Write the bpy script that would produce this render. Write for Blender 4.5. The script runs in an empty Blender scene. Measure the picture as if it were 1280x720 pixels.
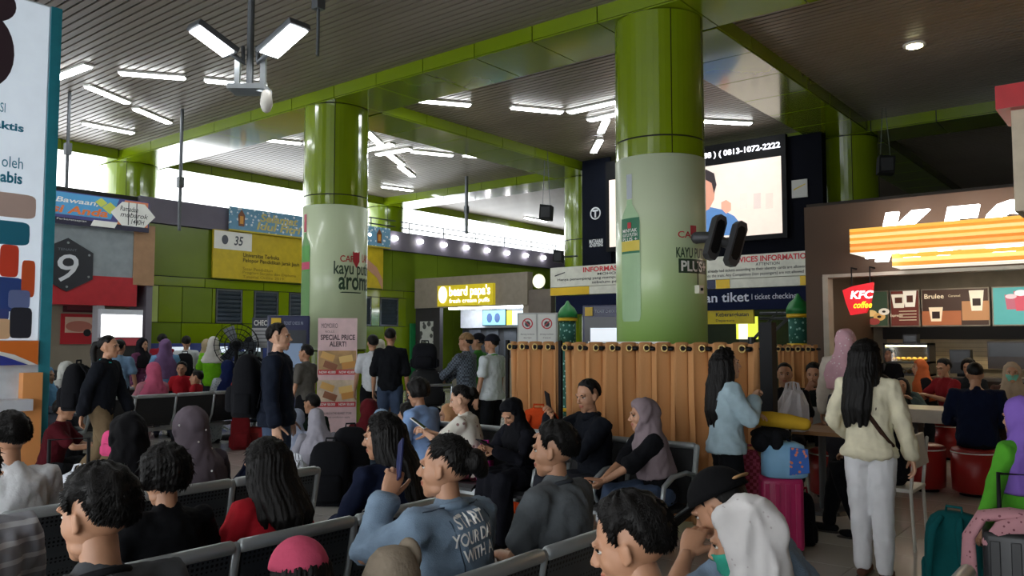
import bpy, bmesh, math, random
import numpy as np
from mathutils import Vector, Matrix, Euler, noise
from mathutils.bvhtree import BVHTree
random.seed(7); np.random.seed(7)
scn = bpy.context.scene
COL = scn.collection
PI = math.pi
R = math.radians

# ------------------------------------------------------------------ camera
CAM_H, FPX, PITCH, YAW = 1.58, 1025.0, R(3.63), R(38.8)
cd = bpy.data.cameras.new('camera'); cam = bpy.data.objects.new('camera', cd); COL.objects.link(cam)
cd.sensor_width = 36.0; cd.lens = 36.0 * FPX / 1280.0
cd.clip_start = 0.05; cd.clip_end = 300
cam.location = (0, 0, CAM_H); cam.rotation_euler = (PI / 2 + PITCH, 0, YAW)
scn.camera = cam
# ------------------------------------------------------------------ sky, exposure
w = bpy.data.worlds.new('overcast_sky'); scn.world = w; w.use_nodes = True
bg = w.node_tree.nodes['Background']; bg.inputs[0].default_value = (0.93, 0.97, 1.0, 1); bg.inputs[1].default_value = 2.6
vs = scn.view_settings
vs.view_transform = 'Standard'; vs.look = 'None'; vs.gamma = 1.0; vs.use_curve_mapping = False; vs.exposure = 1.2
TUBE_E, FLOOD_E = 13.0, 12.0
cy = scn.cycles
cy.use_denoising = True; cy.max_bounces = 6; cy.diffuse_bounces = 3; cy.glossy_bounces = 3; cy.transmission_bounces = 4
cy.sample_clamp_indirect = 4.0; cy.caustics_reflective = False; cy.caustics_refractive = False

# ------------------------------------------------------------------ pixel -> place
CM = Euler((PI / 2 + PITCH, 0, YAW)).to_matrix()
CO = Vector((0, 0, CAM_H))
def ray(px, py): return CM @ Vector(((px - 640) / FPX, (360 - py) / FPX, -1.0))
def at_depth(px, py, d): return CO + ray(px, py) * d
def at_X(px, py, X): d = ray(px, py); return CO + d * (X / d.x)
def at_Y(px, py, Y): d = ray(px, py); return CO + d * (Y / d.y)
def at_Z(px, py, Z): d = ray(px, py); return CO + d * ((Z - CAM_H) / d.z)

# ------------------------------------------------------------------ materials
def lin(c):
    if isinstance(c, str): c = [int(c[i:i + 2], 16) / 255 for i in (0, 2, 4)]
    return [x / 12.92 if x <= 0.04045 else ((x + 0.055) / 1.055) ** 2.4 for x in c]
MATS = {}
def M(name, col='888888', rough=0.55, metal=0.0, var=0.10, scale=6.0, bump=0.0, bscale=60.0, emit=0.0, coat=0.0, stretch=None, trans=0.0, spec=0.5):
    if name in MATS: return MATS[name]
    m = bpy.data.materials.new(name); m.use_nodes = True; MATS[name] = m
    nt = m.node_tree; N = nt.nodes; Lk = nt.links
    b = N['Principled BSDF']; c = lin(col)
    b.inputs['Roughness'].default_value = rough; b.inputs['Metallic'].default_value = metal
    b.inputs['Specular IOR Level'].default_value = spec
    if coat: b.inputs['Coat Weight'].default_value = coat; b.inputs['Coat Roughness'].default_value = 0.08
    if trans: b.inputs['Transmission Weight'].default_value = trans
    tc = N.new('ShaderNodeTexCoord'); mp = N.new('ShaderNodeMapping')
    Lk.new(tc.outputs['Object'], mp.inputs[0])
    if stretch: mp.inputs['Scale'].default_value = stretch
    nz = N.new('ShaderNodeTexNoise'); nz.inputs['Scale'].default_value = scale; nz.inputs['Detail'].default_value = 4
    Lk.new(mp.outputs[0], nz.inputs['Vector'])
    rp = N.new('ShaderNodeValToRGB'); Lk.new(nz.outputs[0], rp.inputs[0])
    rp.color_ramp.elements[0].position = 0.3; rp.color_ramp.elements[1].position = 0.7
    rp.color_ramp.elements[0].color = [x * (1 - var) for x in c] + [1]
    rp.color_ramp.elements[1].color = [min(1, x * (1 + var)) for x in c] + [1]
    Lk.new(rp.outputs[0], b.inputs['Base Color'])
    if bump:
        n2 = N.new('ShaderNodeTexNoise'); n2.inputs['Scale'].default_value = bscale; n2.inputs['Detail'].default_value = 3
        Lk.new(mp.outputs[0], n2.inputs['Vector'])
        bp = N.new('ShaderNodeBump'); bp.inputs['Strength'].default_value = bump; bp.inputs['Distance'].default_value = 0.01
        Lk.new(n2.outputs[0], bp.inputs['Height']); Lk.new(bp.outputs[0], b.inputs['Normal'])
    if emit:
        Lk.new(rp.outputs[0], b.inputs['Emission Color']); b.inputs['Emission Strength'].default_value = emit
    return m
def fabric(col, var=0.12, bump=0.45, bscale=26, rough=0.9): return M('fabric_' + col, col, rough, 0, var, 9, bump, bscale, spec=0.12)
def paint(col, rough=0.45): return M('paint_%s_%d' % (col, rough * 100), col, rough, 0, 0.05, 3)
def glow(col, e):
    return M('glow_%s_%d' % (col, e * 10), col, 0.5, 0, 0.03, 4, emit=e if e > 3 else e * 2 ** -vs.exposure)

def perforated(name, col, scale=55.0):
    """grey sheet steel punched with rows of small round holes"""
    m = M(name, col, 0.38, 0.75, 0.08, 5); nt = m.node_tree; N = nt.nodes; Lk = nt.links
    b = N['Principled BSDF']
    tc = N.new('ShaderNodeTexCoord'); v = N.new('ShaderNodeVectorMath'); v.operation = 'SCALE'; v.inputs['Scale'].default_value = scale
    Lk.new(tc.outputs['Object'], v.inputs[0])
    sp = N.new('ShaderNodeSeparateXYZ'); Lk.new(v.outputs[0], sp.inputs[0])
    def cell(o):
        f = N.new('ShaderNodeMath'); f.operation = 'PINGPONG'; f.inputs[1].default_value = 0.5; Lk.new(o, f.inputs[0])
        q = N.new('ShaderNodeMath'); q.operation = 'POWER'; q.inputs[1].default_value = 2; Lk.new(f.outputs[0], q.inputs[0]); return q
    y, z, x = cell(sp.outputs[1]), cell(sp.outputs[2]), cell(sp.outputs[0])
    mx = N.new('ShaderNodeMath'); mx.operation = 'MAXIMUM'; Lk.new(z.outputs[0], mx.inputs[0]); Lk.new(x.outputs[0], mx.inputs[1])
    ad = N.new('ShaderNodeMath'); ad.operation = 'ADD'; Lk.new(y.outputs[0], ad.inputs[0]); Lk.new(mx.outputs[0], ad.inputs[1])
    lt = N.new('ShaderNodeMath'); lt.operation = 'LESS_THAN'; lt.inputs[1].default_value = 0.075; Lk.new(ad.outputs[0], lt.inputs[0])
    mixn = N.new('ShaderNodeMix'); mixn.data_type = 'RGBA'
    src = b.inputs['Base Color'].links[0].from_socket
    Lk.new(lt.outputs[0], mixn.inputs['Factor']); Lk.new(src, mixn.inputs['A']); mixn.inputs['B'].default_value = (0.008, 0.008, 0.01, 1)
    Lk.new(mixn.outputs['Result'], b.inputs['Base Color'])
    return m

def pattern(name, c1, c2, scale=30, kind='voronoi', rough=0.8, thr=0.35):
    """printed cloth: blobs of c2 on c1"""
    if name in MATS: return MATS[name]
    m = M(name, c1, rough, 0, 0.08, 8); nt = m.node_tree; N = nt.nodes; Lk = nt.links; b = N['Principled BSDF']
    tc = N.new('ShaderNodeTexCoord')
    src = b.inputs['Base Color'].links[0].from_socket
    if kind == 'stripe':
        t = N.new('ShaderNodeTexWave'); t.bands_direction = 'Z'; t.inputs['Scale'].default_value = scale; t.inputs['Distortion'].default_value = 0.6
        o = t.outputs['Fac']; op = 'GREATER_THAN'
    elif kind == 'check':
        t = N.new('ShaderNodeTexChecker'); t.inputs['Scale'].default_value = scale; o = t.outputs['Fac']; op = 'GREATER_THAN'
    else:
        t = N.new('ShaderNodeTexVoronoi'); t.inputs['Scale'].default_value = scale; o = t.outputs['Distance']; op = 'LESS_THAN'
    Lk.new(tc.outputs['Object'], t.inputs['Vector'])
    g = N.new('ShaderNodeMath'); g.operation = op; g.inputs[1].default_value = thr; Lk.new(o, g.inputs[0])
    mixn = N.new('ShaderNodeMix'); mixn.data_type = 'RGBA'
    Lk.new(g.outputs[0], mixn.inputs['Factor']); Lk.new(src, mixn.inputs['A']); mixn.inputs['B'].default_value = lin(c2) + [1]
    Lk.new(mixn.outputs['Result'], b.inputs['Base Color'])
    return m

# ------------------------------------------------------------------ mesh helpers
class Geo:
    def __init__(s): s.v = []; s.f = []; s.m = []; s.seg = []
    def pieces(s):
        """each line of lettering as a Geo of its own"""
        if len(s.seg) < 2 or len(set(s.m)) > 1: return [s]
        out = []; b = sorted(set([0] + s.seg)) + [len(s.f)]
        for i, j in zip(b, b[1:]):
            if j <= i: continue
            idx = sorted({k for f in s.f[i:j] for k in f}); mp_ = {k: n for n, k in enumerate(idx)}; g = Geo(); g.v = [s.v[k] for k in idx]; g.f = [tuple(mp_[k] for k in f) for f in s.f[i:j]]; g.m = [0] * len(g.f); out.append(g)
        return out
    def add(s, V, F, mi=0):
        o = len(s.v); s.v.extend([tuple(p) for p in V]); s.f.extend([tuple(i + o for i in f) for f in F]); s.m.extend([mi] * len(F)); return s
    def box(s, c, d, rot=None, mi=0):
        x, y, z = d[0] / 2, d[1] / 2, d[2] / 2
        P = [Vector(p) for p in ((-x, -y, -z), (x, -y, -z), (x, y, -z), (-x, y, -z), (-x, -y, z), (x, -y, z), (x, y, z), (-x, y, z))]
        if rot is not None:
            rm = rot if isinstance(rot, Matrix) else Euler(rot).to_matrix(); P = [rm @ p for p in P]
        c = Vector(c); return s.add([p + c for p in P], [(3, 2, 1, 0), (4, 5, 6, 7), (0, 1, 5, 4), (1, 2, 6, 5), (2, 3, 7, 6), (3, 0, 4, 7)], mi)
    def bb(s, a, b, mi=0): return s.box([(a[i] + b[i]) / 2 for i in range(3)], [abs(a[i] - b[i]) for i in range(3)], None, mi)
    def limb(s, pts, rad, n=10, mi=0, cap=True, flat=1.0, side=None):
        """closed tapered tube through pts; flat squashes it across 'side'"""
        pts = [Vector(p) for p in pts]
        if not isinstance(rad, (list, tuple)): rad = [rad] * len(pts)
        T = []
        for i in range(len(pts)):
            a = pts[max(0, i - 1)]; b = pts[min(len(pts) - 1, i + 1)]; T.append((b - a).normalized())
        if cap:
            k0, k1 = rad[0], rad[-1]
            pts = [pts[0] - T[0] * k0 * .75, pts[0] - T[0] * k0 * .45] + pts + [pts[-1] + T[-1] * k1 * .45, pts[-1] + T[-1] * k1 * .75]
            rad = [k0 * .3, k0 * .8] + list(rad) + [k1 * .8, k1 * .3]; T = [T[0], T[0]] + T + [T[-1], T[-1]]
        up = Vector(side) if side else (Vector((0, 0, 1)) if abs(T[0].z) < .9 else Vector((1, 0, 0)))
        V = []; F = []
        for i, p in enumerate(pts):
            t = T[i]; a = (up - t * up.dot(t)).normalized(); b = t.cross(a)
            if not side: up = a
            for k in range(n):
                an = 2 * PI * k / n; V.append(p + a * (math.cos(an) * rad[i] * (flat if side else 1)) + b * (math.sin(an) * rad[i]))
        m = len(pts)
        for i in range(m - 1):
            for k in range(n):
                k2 = (k + 1) % n; F.append((i * n + k, i * n + k2, (i + 1) * n + k2, (i + 1) * n + k))
        F.append(tuple(range(n - 1, -1, -1))); F.append(tuple((m - 1) * n + k for k in range(n)))
        return s.add(V, F, mi)
    def cyl(s, a, b, r, n=12, mi=0, r2=None): return s.limb([a, b], [r, r if r2 is None else r2], n, mi, cap=False)
    def ell(s, c, r, rot=None, nu=14, nv=9, mi=0):
        c = Vector(c); rm = Euler(rot).to_matrix() if rot else Matrix.Identity(3); V = [c + rm @ Vector((0, 0, r[2]))]; F = []
        for i in range(1, nv):
            ph = PI * i / nv
            for k in range(nu):
                t = 2 * PI * k / nu; V.append(c + rm @ Vector((r[0] * math.sin(ph) * math.cos(t), r[1] * math.sin(ph) * math.sin(t), r[2] * math.cos(ph))))
        V.append(c + rm @ Vector((0, 0, -r[2]))); e = len(V) - 1
        for k in range(nu):
            k2 = (k + 1) % nu; F.append((0, 1 + k, 1 + k2)); F.append((e, e - nu + k2, e - nu + k))
            for i in range(nv - 2): F.append((1 + i * nu + k, 1 + (i + 1) * nu + k, 1 + (i + 1) * nu + k2, 1 + i * nu + k2))
        return s.add(V, F, mi)
    def loft(s, rings, mi=0):
        """rings: equal-length point loops, closed with end caps"""
        n = len(rings[0]); V = [p for r in rings for p in r]; F = []
        for i in range(len(rings) - 1):
            for k in range(n):
                k2 = (k + 1) % n; F.append((i * n + k, i * n + k2, (i + 1) * n + k2, (i + 1) * n + k))
        F.append(tuple(range(n - 1, -1, -1))); F.append(tuple((len(rings) - 1) * n + k for k in range(n)))
        return s.add(V, F, mi)
    def lathe(s, c, prof, n=20, mi=0):
        c = Vector(c); return s.loft([[c + Vector((r * math.cos(2 * PI * k / n), r * math.sin(2 * PI * k / n), z)) for k in range(n)] for r, z in prof], mi)
    def prism(s, pts, o, u, v, d, mi=0):
        """polygon pts (u,v) in the plane o + u,v; extruded by vector d"""
        o, u, v, d = Vector(o), Vector(u), Vector(v), Vector(d); n = len(pts)
        A = [o + u * p[0] + v * p[1] for p in pts]; V = A + [p + d for p in A]
        F = [tuple(range(n - 1, -1, -1)), tuple(range(n, 2 * n))] + [(k, (k + 1) % n, n + (k + 1) % n, n + k) for k in range(n)]
        return s.add(V, F, mi)
    def mesh(s, name, mats, smooth=False, bevel=0):
        me = bpy.data.meshes.new(name); me.from_pydata(s.v, [], s.f)
        for m in (mats if isinstance(mats, (list, tuple)) else [mats]): me.materials.append(m)
        if len(me.materials) > 1: me.polygons.foreach_set('material_index', s.m)
        bm = bmesh.new(); bm.from_mesh(me); bmesh.ops.recalc_face_normals(bm, faces=bm.faces)
        if bevel: bmesh.ops.bevel(bm, geom=list(bm.edges), offset=bevel, segments=2, affect='EDGES', clamp_overlap=True, profile=0.6)
        bm.to_mesh(me); bm.free()
        if smooth: me.shade_smooth()
        return me
    def obj(s, name, mats, parent=None, smooth=False, bevel=0): return link(name, s.mesh(name, mats, smooth, bevel), parent)

def link(name, data, parent=None):
    o = bpy.data.objects.new(name, data); COL.objects.link(o)
    if parent is not None:
        o.parent = parent; o.matrix_parent_inverse = parent.matrix_basis.inverted() if not getattr(parent, 'local', False) else Matrix()
    return o
def tag(o, label, cat, group=None, kind=None):
    o['label'] = label; o['category'] = cat
    if group: o['group'] = group
    if kind: o['kind'] = kind
    return o
def thing(name, label, cat, loc=(0, 0, 0), rotz=0, group=None):
    """Empty at the base of a thing; parts given in world coordinates attach with child()"""
    o = bpy.data.objects.new(name, None); COL.objects.link(o); o.empty_display_size = 0.1
    o.location = loc; o.rotation_euler = (0, 0, rotz); return tag(o, label, cat, group)
def basis(o): return Matrix.LocRotScale(o.location, o.rotation_euler, o.scale)
def loc_child(g, name, mats, parent, smooth=False, bevel=0):
    """part given in the thing's own coordinates"""
    parent = host(parent, name)
    ps = g.pieces()
    if len(ps) > 1: return [loc_child(q, name, mats, parent, smooth, bevel) for q in ps][0]
    o = bpy.data.objects.new(name, g.mesh(name, mats, smooth, bevel)); COL.objects.link(o); o.parent = parent; return o
ONBOARD = ('lettering', 'small_lettering', 'heading', 'picture', 'logo', 'emblem', 'calligraphy', 'numeral', 'bolt', 'swoosh', 'white_hexagon', 'diamond_ornament', 'logo_patch', 'lantern_print', 'lantern_flame_print', 'roll_print', 'price_strip', 'egg_logo', 'display', 'lens', 'zip', 'grip', 'rib', 'piping', 'knob', 'red_ring', 'pictogram', 'white_corner', 'yellow_block', 'navy_block', 'badge', 'photo', 'luggage_print', 'figure_print', 'bottle_label_band', 'slot', 'grille', 'eyelet')
BASE = ('board', 'sheet', 'face', 'plate', 'lamp_head', 'poster', 'advert_wrap', 'casing', 'notice', 'shell', 'drum', 'box', 'cabinet', 'strip', 'cloth')
def host(parent, name):
    if name in ONBOARD and parent.parent is None:
        for c in reversed(parent.children):
            if c.name.split('.')[0] in BASE: return c
    return parent
def child(g, name, mats, parent, smooth=False, bevel=0):
    """part given in world coordinates; prints, lenses and the like go one level deeper, onto their board"""
    parent = host(parent, name)
    ps = g.pieces()
    if len(ps) > 1: return [child(q, name, mats, parent, smooth, bevel) for q in ps][0]
    o = bpy.data.objects.new(name, g.mesh(name, mats, smooth, bevel)); COL.objects.link(o); o.parent = parent
    p = parent; mt = Matrix()
    while p is not None: mt = basis(p) @ p.matrix_parent_inverse @ mt if p.parent else basis(p) @ mt; p = p.parent
    o.matrix_parent_inverse = mt.inverted(); return o
def data_child(me, name, parent, mw=None):
    o = bpy.data.objects.new(name, me); COL.objects.link(o); o.parent = parent
    p = parent; mt = Matrix()
    while p is not None: mt = basis(p) @ p.matrix_parent_inverse @ mt if p.parent else basis(p) @ mt; p = p.parent
    o.matrix_parent_inverse = mt.inverted()
    if mw is not None: o.matrix_basis = mw
    return o
def struct(g, name, mats, parent=None, smooth=False, bevel=0):
    o = g.obj(name, mats, None, smooth, bevel)
    if parent: o.parent = parent
    o['kind'] = 'structure'; return o
def copy_tree(o, loc=None, rotz=None, label=None, parent=None):
    c = o.copy(); COL.objects.link(c)
    if parent: c.parent = parent
    if loc is not None: c.location = loc
    if rotz is not None: c.rotation_euler = (0, 0, rotz)
    if label: c['label'] = label
    for ch in o.children: copy_tree(ch, parent=c)
    return c

# ------------------------------------------------------------------ flat work on upright planes
class Plane:
    """upright plane: X=const seen from +X, or Y=const seen from -Y"""
    def __init__(s, axis, val):
        s.axis, s.val = axis, val
        s.o = Vector((val, 0, 0)) if axis == 'X' else Vector((0, val, 0))
        s.u = Vector((0, 1, 0)) if axis == 'X' else Vector((1, 0, 0)); s.v = Vector((0, 0, 1))
        s.n = Vector((1, 0, 0)) if axis == 'X' else Vector((0, -1, 0))
    def uv(s, px, py):
        p = at_X(px, py, s.val) if s.axis == 'X' else at_Y(px, py, s.val); return p.dot(s.u), p.z
    def pt(s, u, v, d=0): return s.o + s.u * u + s.v * v + s.n * d
    def box(s, g, u0, v0, u1, v1, d0=0, d1=.03, mi=0):
        return g.prism([(u0, v0), (u1, v0), (u1, v1), (u0, v1)], s.o + s.n * d0, s.u, s.v, s.n * (d1 - d0), mi)
    def poly(s, g, pts, d0=0, d1=.004, mi=0): return g.prism(pts, s.o + s.n * d0, s.u, s.v, s.n * (d1 - d0), mi)
    def disc(s, g, u, v, ru, rv, d0=0, d1=.004, n=20, mi=0):
        return s.poly(g, [(u + ru * math.cos(2 * PI * k / n), v + rv * math.sin(2 * PI * k / n)) for k in range(n)], d0, d1, mi)
    def pbox(s, g, x0, y0, x1, y1, d0=0, d1=.03, mi=0):
        a = s.uv(x0, y0); b = s.uv(x1, y1); return s.box(g, a[0], min(a[1], b[1]), b[0], max(a[1], b[1]), d0, d1, mi)
_TX = {}
def text_geo(txt, bold=0.0, shear=0.0):
    k = (txt, bold, shear)
    if k not in _TX:
        c = bpy.data.curves.new('t', 'FONT'); c.body = txt; c.resolution_u = 3; c.offset = bold; c.shear = shear; c.size = 1
        o = bpy.data.objects.new('t', c); COL.objects.link(o)
        dg = bpy.context.evaluated_depsgraph_get(); me = bpy.data.meshes.new_from_object(o.evaluated_get(dg))
        V = np.array([v.co[:2] for v in me.vertices]) if len(me.vertices) else np.zeros((1, 2)); F = [tuple(p.vertices) for p in me.polygons]
        bpy.data.objects.remove(o); bpy.data.curves.remove(c); bpy.data.meshes.remove(me)
        lo, hi = V.min(0), V.max(0); _TX[k] = (V - lo, F, hi - lo)
    return _TX[k]
def text_on(pl, g, txt, u0, v0, u1, v1, d=.006, mi=0, bold=0.0, shear=0.0):
    """lettering fitted into the rectangle of the plane"""
    V, F, sz = text_geo(txt, bold, shear)
    if len(F) == 0: return g
    g.seg.append(len(g.f)); sx = (u1 - u0) / sz[0]; sy = (v1 - v0) / sz[1]
    return g.add([pl.pt(u0 + p[0] * sx, v0 + p[1] * sy, d) for p in V], F, mi)
def ptext(pl, g, txt, x0, y0, x1, y1, d=.006, mi=0, bold=0.0, shear=0.0):
    a = pl.uv(x0, y0); b = pl.uv(x1, y1)
    return text_on(pl, g, txt, a[0], min(a[1], b[1]), b[0], max(a[1], b[1]), d, mi, bold, shear)

# ================================================================== SETTING
CEIL, SOF = 5.98, 5.75
XC = (-19.4, -11.75, -5.15); YR = (9.5, 17.7)
green = M('lime_cladding', '6f840c', 0.16, 0, 0.06, 1.5, coat=0.5)
green_dk = M('moss_cladding', '64791f', 0.22, 0, 0.08, 1.5)
green_pl = M('pale_green_cladding', 'a9b96a', 0.25, 0, 0.06, 1.5)
dark = M('dark_joint', '14150f', 0.7)
slatm = M('ceiling_metal', '7f756a', 0.38, 0.15, 0.10, 1.2, stretch=(0.15, 1, 1))
grey_parapet = M('parapet_paint', '6d6878', 0.6, 0, 0.08, 2)
beige_wall = M('beige_plaster', '8b8170', 0.7, 0, 0.08, 2)
white = M('white_paint', 'e6e6e2', 0.5, 0, 0.03, 3)
black = M('black_plastic', '0c0d10', 0.6, 0, 0.1, 8, spec=0.2)
steel = M('brushed_steel', '9aa0a4', 0.3, 0.85, 0.06, 10)
greymetal = M('grey_metal', '5c6064', 0.45, 0.6, 0.08, 6)

# floor: grout bed, tiles one by one where they show largest, the rest joined
tile_m = M('floor_tile', 'c2beb7', 0.14, 0, 0.06, 0.9, coat=0.3)
g = Geo(); g.bb((-19.0, -6, -.05), (9, 28.5, -.004)); floor = struct(g, 'floor', M('grout', '6a665f', 0.8))
TS = 0.6; tiles = []
for i in range(-31, 15):
    for j in range(-10, 47):
        c = Vector((i * TS + .3, j * TS + .3, 0)); q = CM.transposed() @ (c - CO)
        area = 0
        if q.z < -1:
            x = 640 + FPX * q.x / -q.z; y = 360 - FPX * q.y / -q.z
            if -40 < x < 1320 and 400 < y < 760: area = 1 / q.z ** 3 * -1
        tiles.append((area, c))
tiles.sort(key=lambda t: -t[0])
g = Geo(); g.bb((-.297, -.297, -.004), (.297, .297, .0)); tme = g.mesh('tile', tile_m)
for a, c in tiles[:300]:
    o = link('tile', tme); o.parent = floor; o.location = c
g = Geo()
for a, c in tiles[300:]: g.bb((c.x - .297, c.y - .297, -.004), (c.x + .297, c.y + .297, 0))
o = g.obj('tile_field', tile_m); o.parent = floor; o['kind'] = 'stuff'

# ceiling slab and hung metal slats
g = Geo(); g.bb((-20.1, -6, CEIL + .06), (9, 28.5, CEIL + .2)); ceiling = struct(g, 'ceiling', M('ceiling_void', '1d1b1a', 0.9))
def slats(x0, x1, y0, y1):
    g = Geo(); y = y0
    while y < y1:
        g.box(((x0 + x1) / 2, y + .047, CEIL + .012), (x1 - x0, .094, .024)); y += .125
    o = g.obj('slat_field', slatm); o.parent = ceiling; o['kind'] = 'stuff'
slats(-18.85, 9, -6, 8.95)
for x0, x1 in ((-18.85, -12.3), (-11.2, -5.7), (-4.6, 9)):
    slats(x0, x1, 10.05, 17.15); slats(x0, x1, 18.25, 28.4)

# beams: dark core, green cladding panels one by one
PM = {}
def panel_mesh(L, W, T, mat):
    k = (round(L, 3), round(W, 3), round(T, 3), mat.name)
    if k not in PM: g = Geo(); g.box((0, 0, 0), (L, W, T)); PM[k] = g.mesh('panel', mat)
    return PM[k]
nbeam = [0]
def beam(axis, c, a, b):
    nbeam[0] += 1; g = Geo(); W = .53
    if axis == 'X': g.bb((a, c - W, SOF + .025), (b, c + W, CEIL + .06))
    else: g.bb((c - W, a, SOF + .025), (c + W, b, CEIL + .06))
    t = struct(g, 'trim_%d' % nbeam[0], dark)
    n = max(1, round((b - a) / 1.2)); L = (b - a) / n
    for k in range(n):
        m = a + (k + .5) * L
        for kind in (0, 1, -1):
            me = panel_mesh(L - .018, 1.09 if kind == 0 else .215, .02, green)
            o = link('panel', me); o.parent = t
            if kind == 0:
                o.location = (m, c, SOF + .012) if axis == 'X' else (c, m, SOF + .012); o.rotation_euler = (0, 0, 0 if axis == 'X' else PI / 2)
            else:
                off = kind * .545
                o.location = (m, c + off, SOF + .135) if axis == 'X' else (c + off, m, SOF + .135)
                o.rotation_euler = (PI / 2, 0, 0) if axis == 'X' else (PI / 2, 0, PI / 2)
for y in YR:
    xs = [-20.0] + [-11.75, -5.15] + [2.0, 8.6]
    for a, b in zip(xs, xs[1:]): beam('X', y, a + (.6 if a != -20.0 else 0), b - .6)
    for x in (-11.75, -5.15, 2.0): beam('X', y, x - .6, x + .6)
for x in (-11.75, -5.15, 2.0):
    beam('Y', x, 10.1, 17.1); beam('Y', x, 18.3, 27.9)
beam('Y', -19.4, -6, 8.9); beam('Y', -19.4, 10.1, 17.1); beam('Y', -19.4, 18.3, 28.2)

# columns
CR = .575
def sector_mesh(r, t, a0, a1, h, mat, n=10):
    g = Geo(); ring = []
    for k in range(n + 1):
        a = a0 + (a1 - a0) * k / n
        ring.append((a, math.cos(a), math.sin(a)))
    pts = [(r * c, r * s) for _, c, s in ring] + [((r - t) * c, (r - t) * s) for _, c, s in reversed(ring)]
    g.prism(pts, (0, 0, 0), (1, 0, 0), (0, 1, 0), (0, 0, h)); return g.mesh('panel', mat)
TIERS = ((0.0, 1.38), (1.40, 2.78), (2.80, 4.12), (4.14, 5.74))
SEC = {}
for i in range(4):
    for z0, z1 in TIERS: SEC[(i, z0)] = sector_mesh(CR, .02, i * PI / 2 + .012, (i + 1) * PI / 2 - .012, z1 - z0, green, 12)
core = Geo(); core.lathe((0, 0, 0), [(CR - .022, 0), (CR - .022, 5.76)], 32); core = core.mesh('core', dark, True)
def column(x, y, label, seam):
    t = thing('column', label, 'column', (x, y, 0), seam, 'green clad columns')
    o = link('core', core); o.parent = t; o.matrix_parent_inverse = Matrix()
    for i in range(4):
        for z0, z1 in TIERS:
            o = link('panel', SEC[(i, z0)]); o.parent = t; o.matrix_parent_inverse = Matrix(); o.location = (0, 0, z0)
    return t
def toward_cam(x, y): return math.atan2(-y, -x)
COLS = {}
COLS['near'] = column(-5.15, 9.5, 'huge green column wrapped with a tall bottle advert behind the tan curtain', toward_cam(-5.15, 9.5) + .27)
COLS['mid'] = column(-11.75, 9.5, 'green column wrapped with pale advert behind the pink price banner', toward_cam(-11.75, 9.5) - .05)
COLS['left'] = column(-19.4, 9.5, 'sunlit green column rising behind the blue and orange banner', toward_cam(-19.4, 9.5) - .2)
COLS['far'] = column(-11.75, 17.7, 'slim distant green column beside the navy panel', toward_cam(-11.75, 17.7) + .3)
COLS['right'] = column(-5.15, 17.7, 'dim green column rising above the fried chicken shop wall', toward_cam(-5.15, 17.7) + .1)
COLS['far_left'] = column(-19.4, 17.7, 'distant green column at the bright opening behind the lantern banner', toward_cam(-19.4, 17.7) + .1)

def col_geo(c, px, py):
    """pixel on a column's face -> (angle from the line to the camera, height)"""
    x, y = c.location.x, c.location.y; d = math.hypot(x, y)
    dr = ray(px, py); h = Vector((dr.x, dr.y)); hl = h.length; h /= hl
    cc = Vector((x, y)); b = h.dot(cc); disc = max(0, CR * CR - (cc.length_squared - b * b)); s = b - math.sqrt(disc)
    p = h * s; a = math.atan2(p.y - y, p.x - x) - toward_cam(x, y)
    a = (a + PI) % (2 * PI) - PI
    return a, CAM_H + dr.z / hl * s
class ColMap:
    def __init__(s, c, r): s.c, s.r, s.a0 = c, r, toward_cam(c.location.x, c.location.y)
    def pt(s, u, v, d=0):
        a = s.a0 + u / s.r; q = s.r + d; return Vector((s.c.location.x + q * math.cos(a), s.c.location.y + q * math.sin(a), v))
    def uv(s, px, py): a, z = col_geo(s.c, px, py); return a * s.r, z
def grid_strip(mp, g, rows, d=.004, n=6, mi=0, cu=0):
    """rows: (v, left u, right u) -> curved sheet on a column"""
    V = []; F = []
    for v, a, b in rows:
        for k in range(n + 1): V.append(mp.pt(cu + a + (b - a) * k / n, v, d))
    for i in range(len(rows) - 1):
        for k in range(n): q = i * (n + 1) + k; F.append((q, q + 1, q + n + 2, q + n + 1))
    return g.add(V, F, mi)

# printed wraps
def wrap_material(name, top, bot, z0, z1):
    m = M(name, top, 0.35, 0, 0.03, 2, coat=.2); nt = m.node_tree; N = nt.nodes; Lk = nt.links; b = N['Principled BSDF']
    tc = N.new('ShaderNodeTexCoord'); sp = N.new('ShaderNodeSeparateXYZ'); Lk.new(tc.outputs['Object'], sp.inputs[0])
    mr = N.new('ShaderNodeMapRange'); mr.inputs[1].default_value = z0; mr.inputs[2].default_value = z1; Lk.new(sp.outputs[2], mr.inputs[0])
    mx = N.new('ShaderNodeMix'); mx.data_type = 'RGBA'; Lk.new(mr.outputs[0], mx.inputs['Factor'])
    mx.inputs['A'].default_value = lin(bot) + [1]; mx.inputs['B'].default_value = lin(top) + [1]; Lk.new(mx.outputs['Result'], b.inputs['Base Color']); return m
def wrap(c, z0, z1, mat):
    g = Geo(); prof = [(CR + .006, z0), (CR + .006, z1)]; n = 48; V = []; F = []
    for r, z in prof + [(CR + .001, z1), (CR + .001, z0)]:
        for k in range(n): V.append((r * math.cos(2 * PI * k / n), r * math.sin(2 * PI * k / n), z))
    for i in range(4):
        for k in range(n): k2 = (k + 1) % n; j = (i + 1) % 4; F.append((i * n + k, i * n + k2, j * n + k2, j * n + k))
    g.add(V, F); o = loc_child(g, 'advert_wrap', mat, c, True)
    return o
wn = wrap(COLS['near'], .9, 3.9, wrap_material('wrap_print_near', 'd3dfbe', '86b548', 1.4, 3.2)); wn['label'] = 'pale green advert print with a tall bottle'
wm = wrap(COLS['mid'], 1.42, 3.95, wrap_material('wrap_print_mid', 'cbd8b4', 'bccda4', 1.4, 3.0)); wm['label'] = 'pale green advert print with a bottle and lettering'

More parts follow.
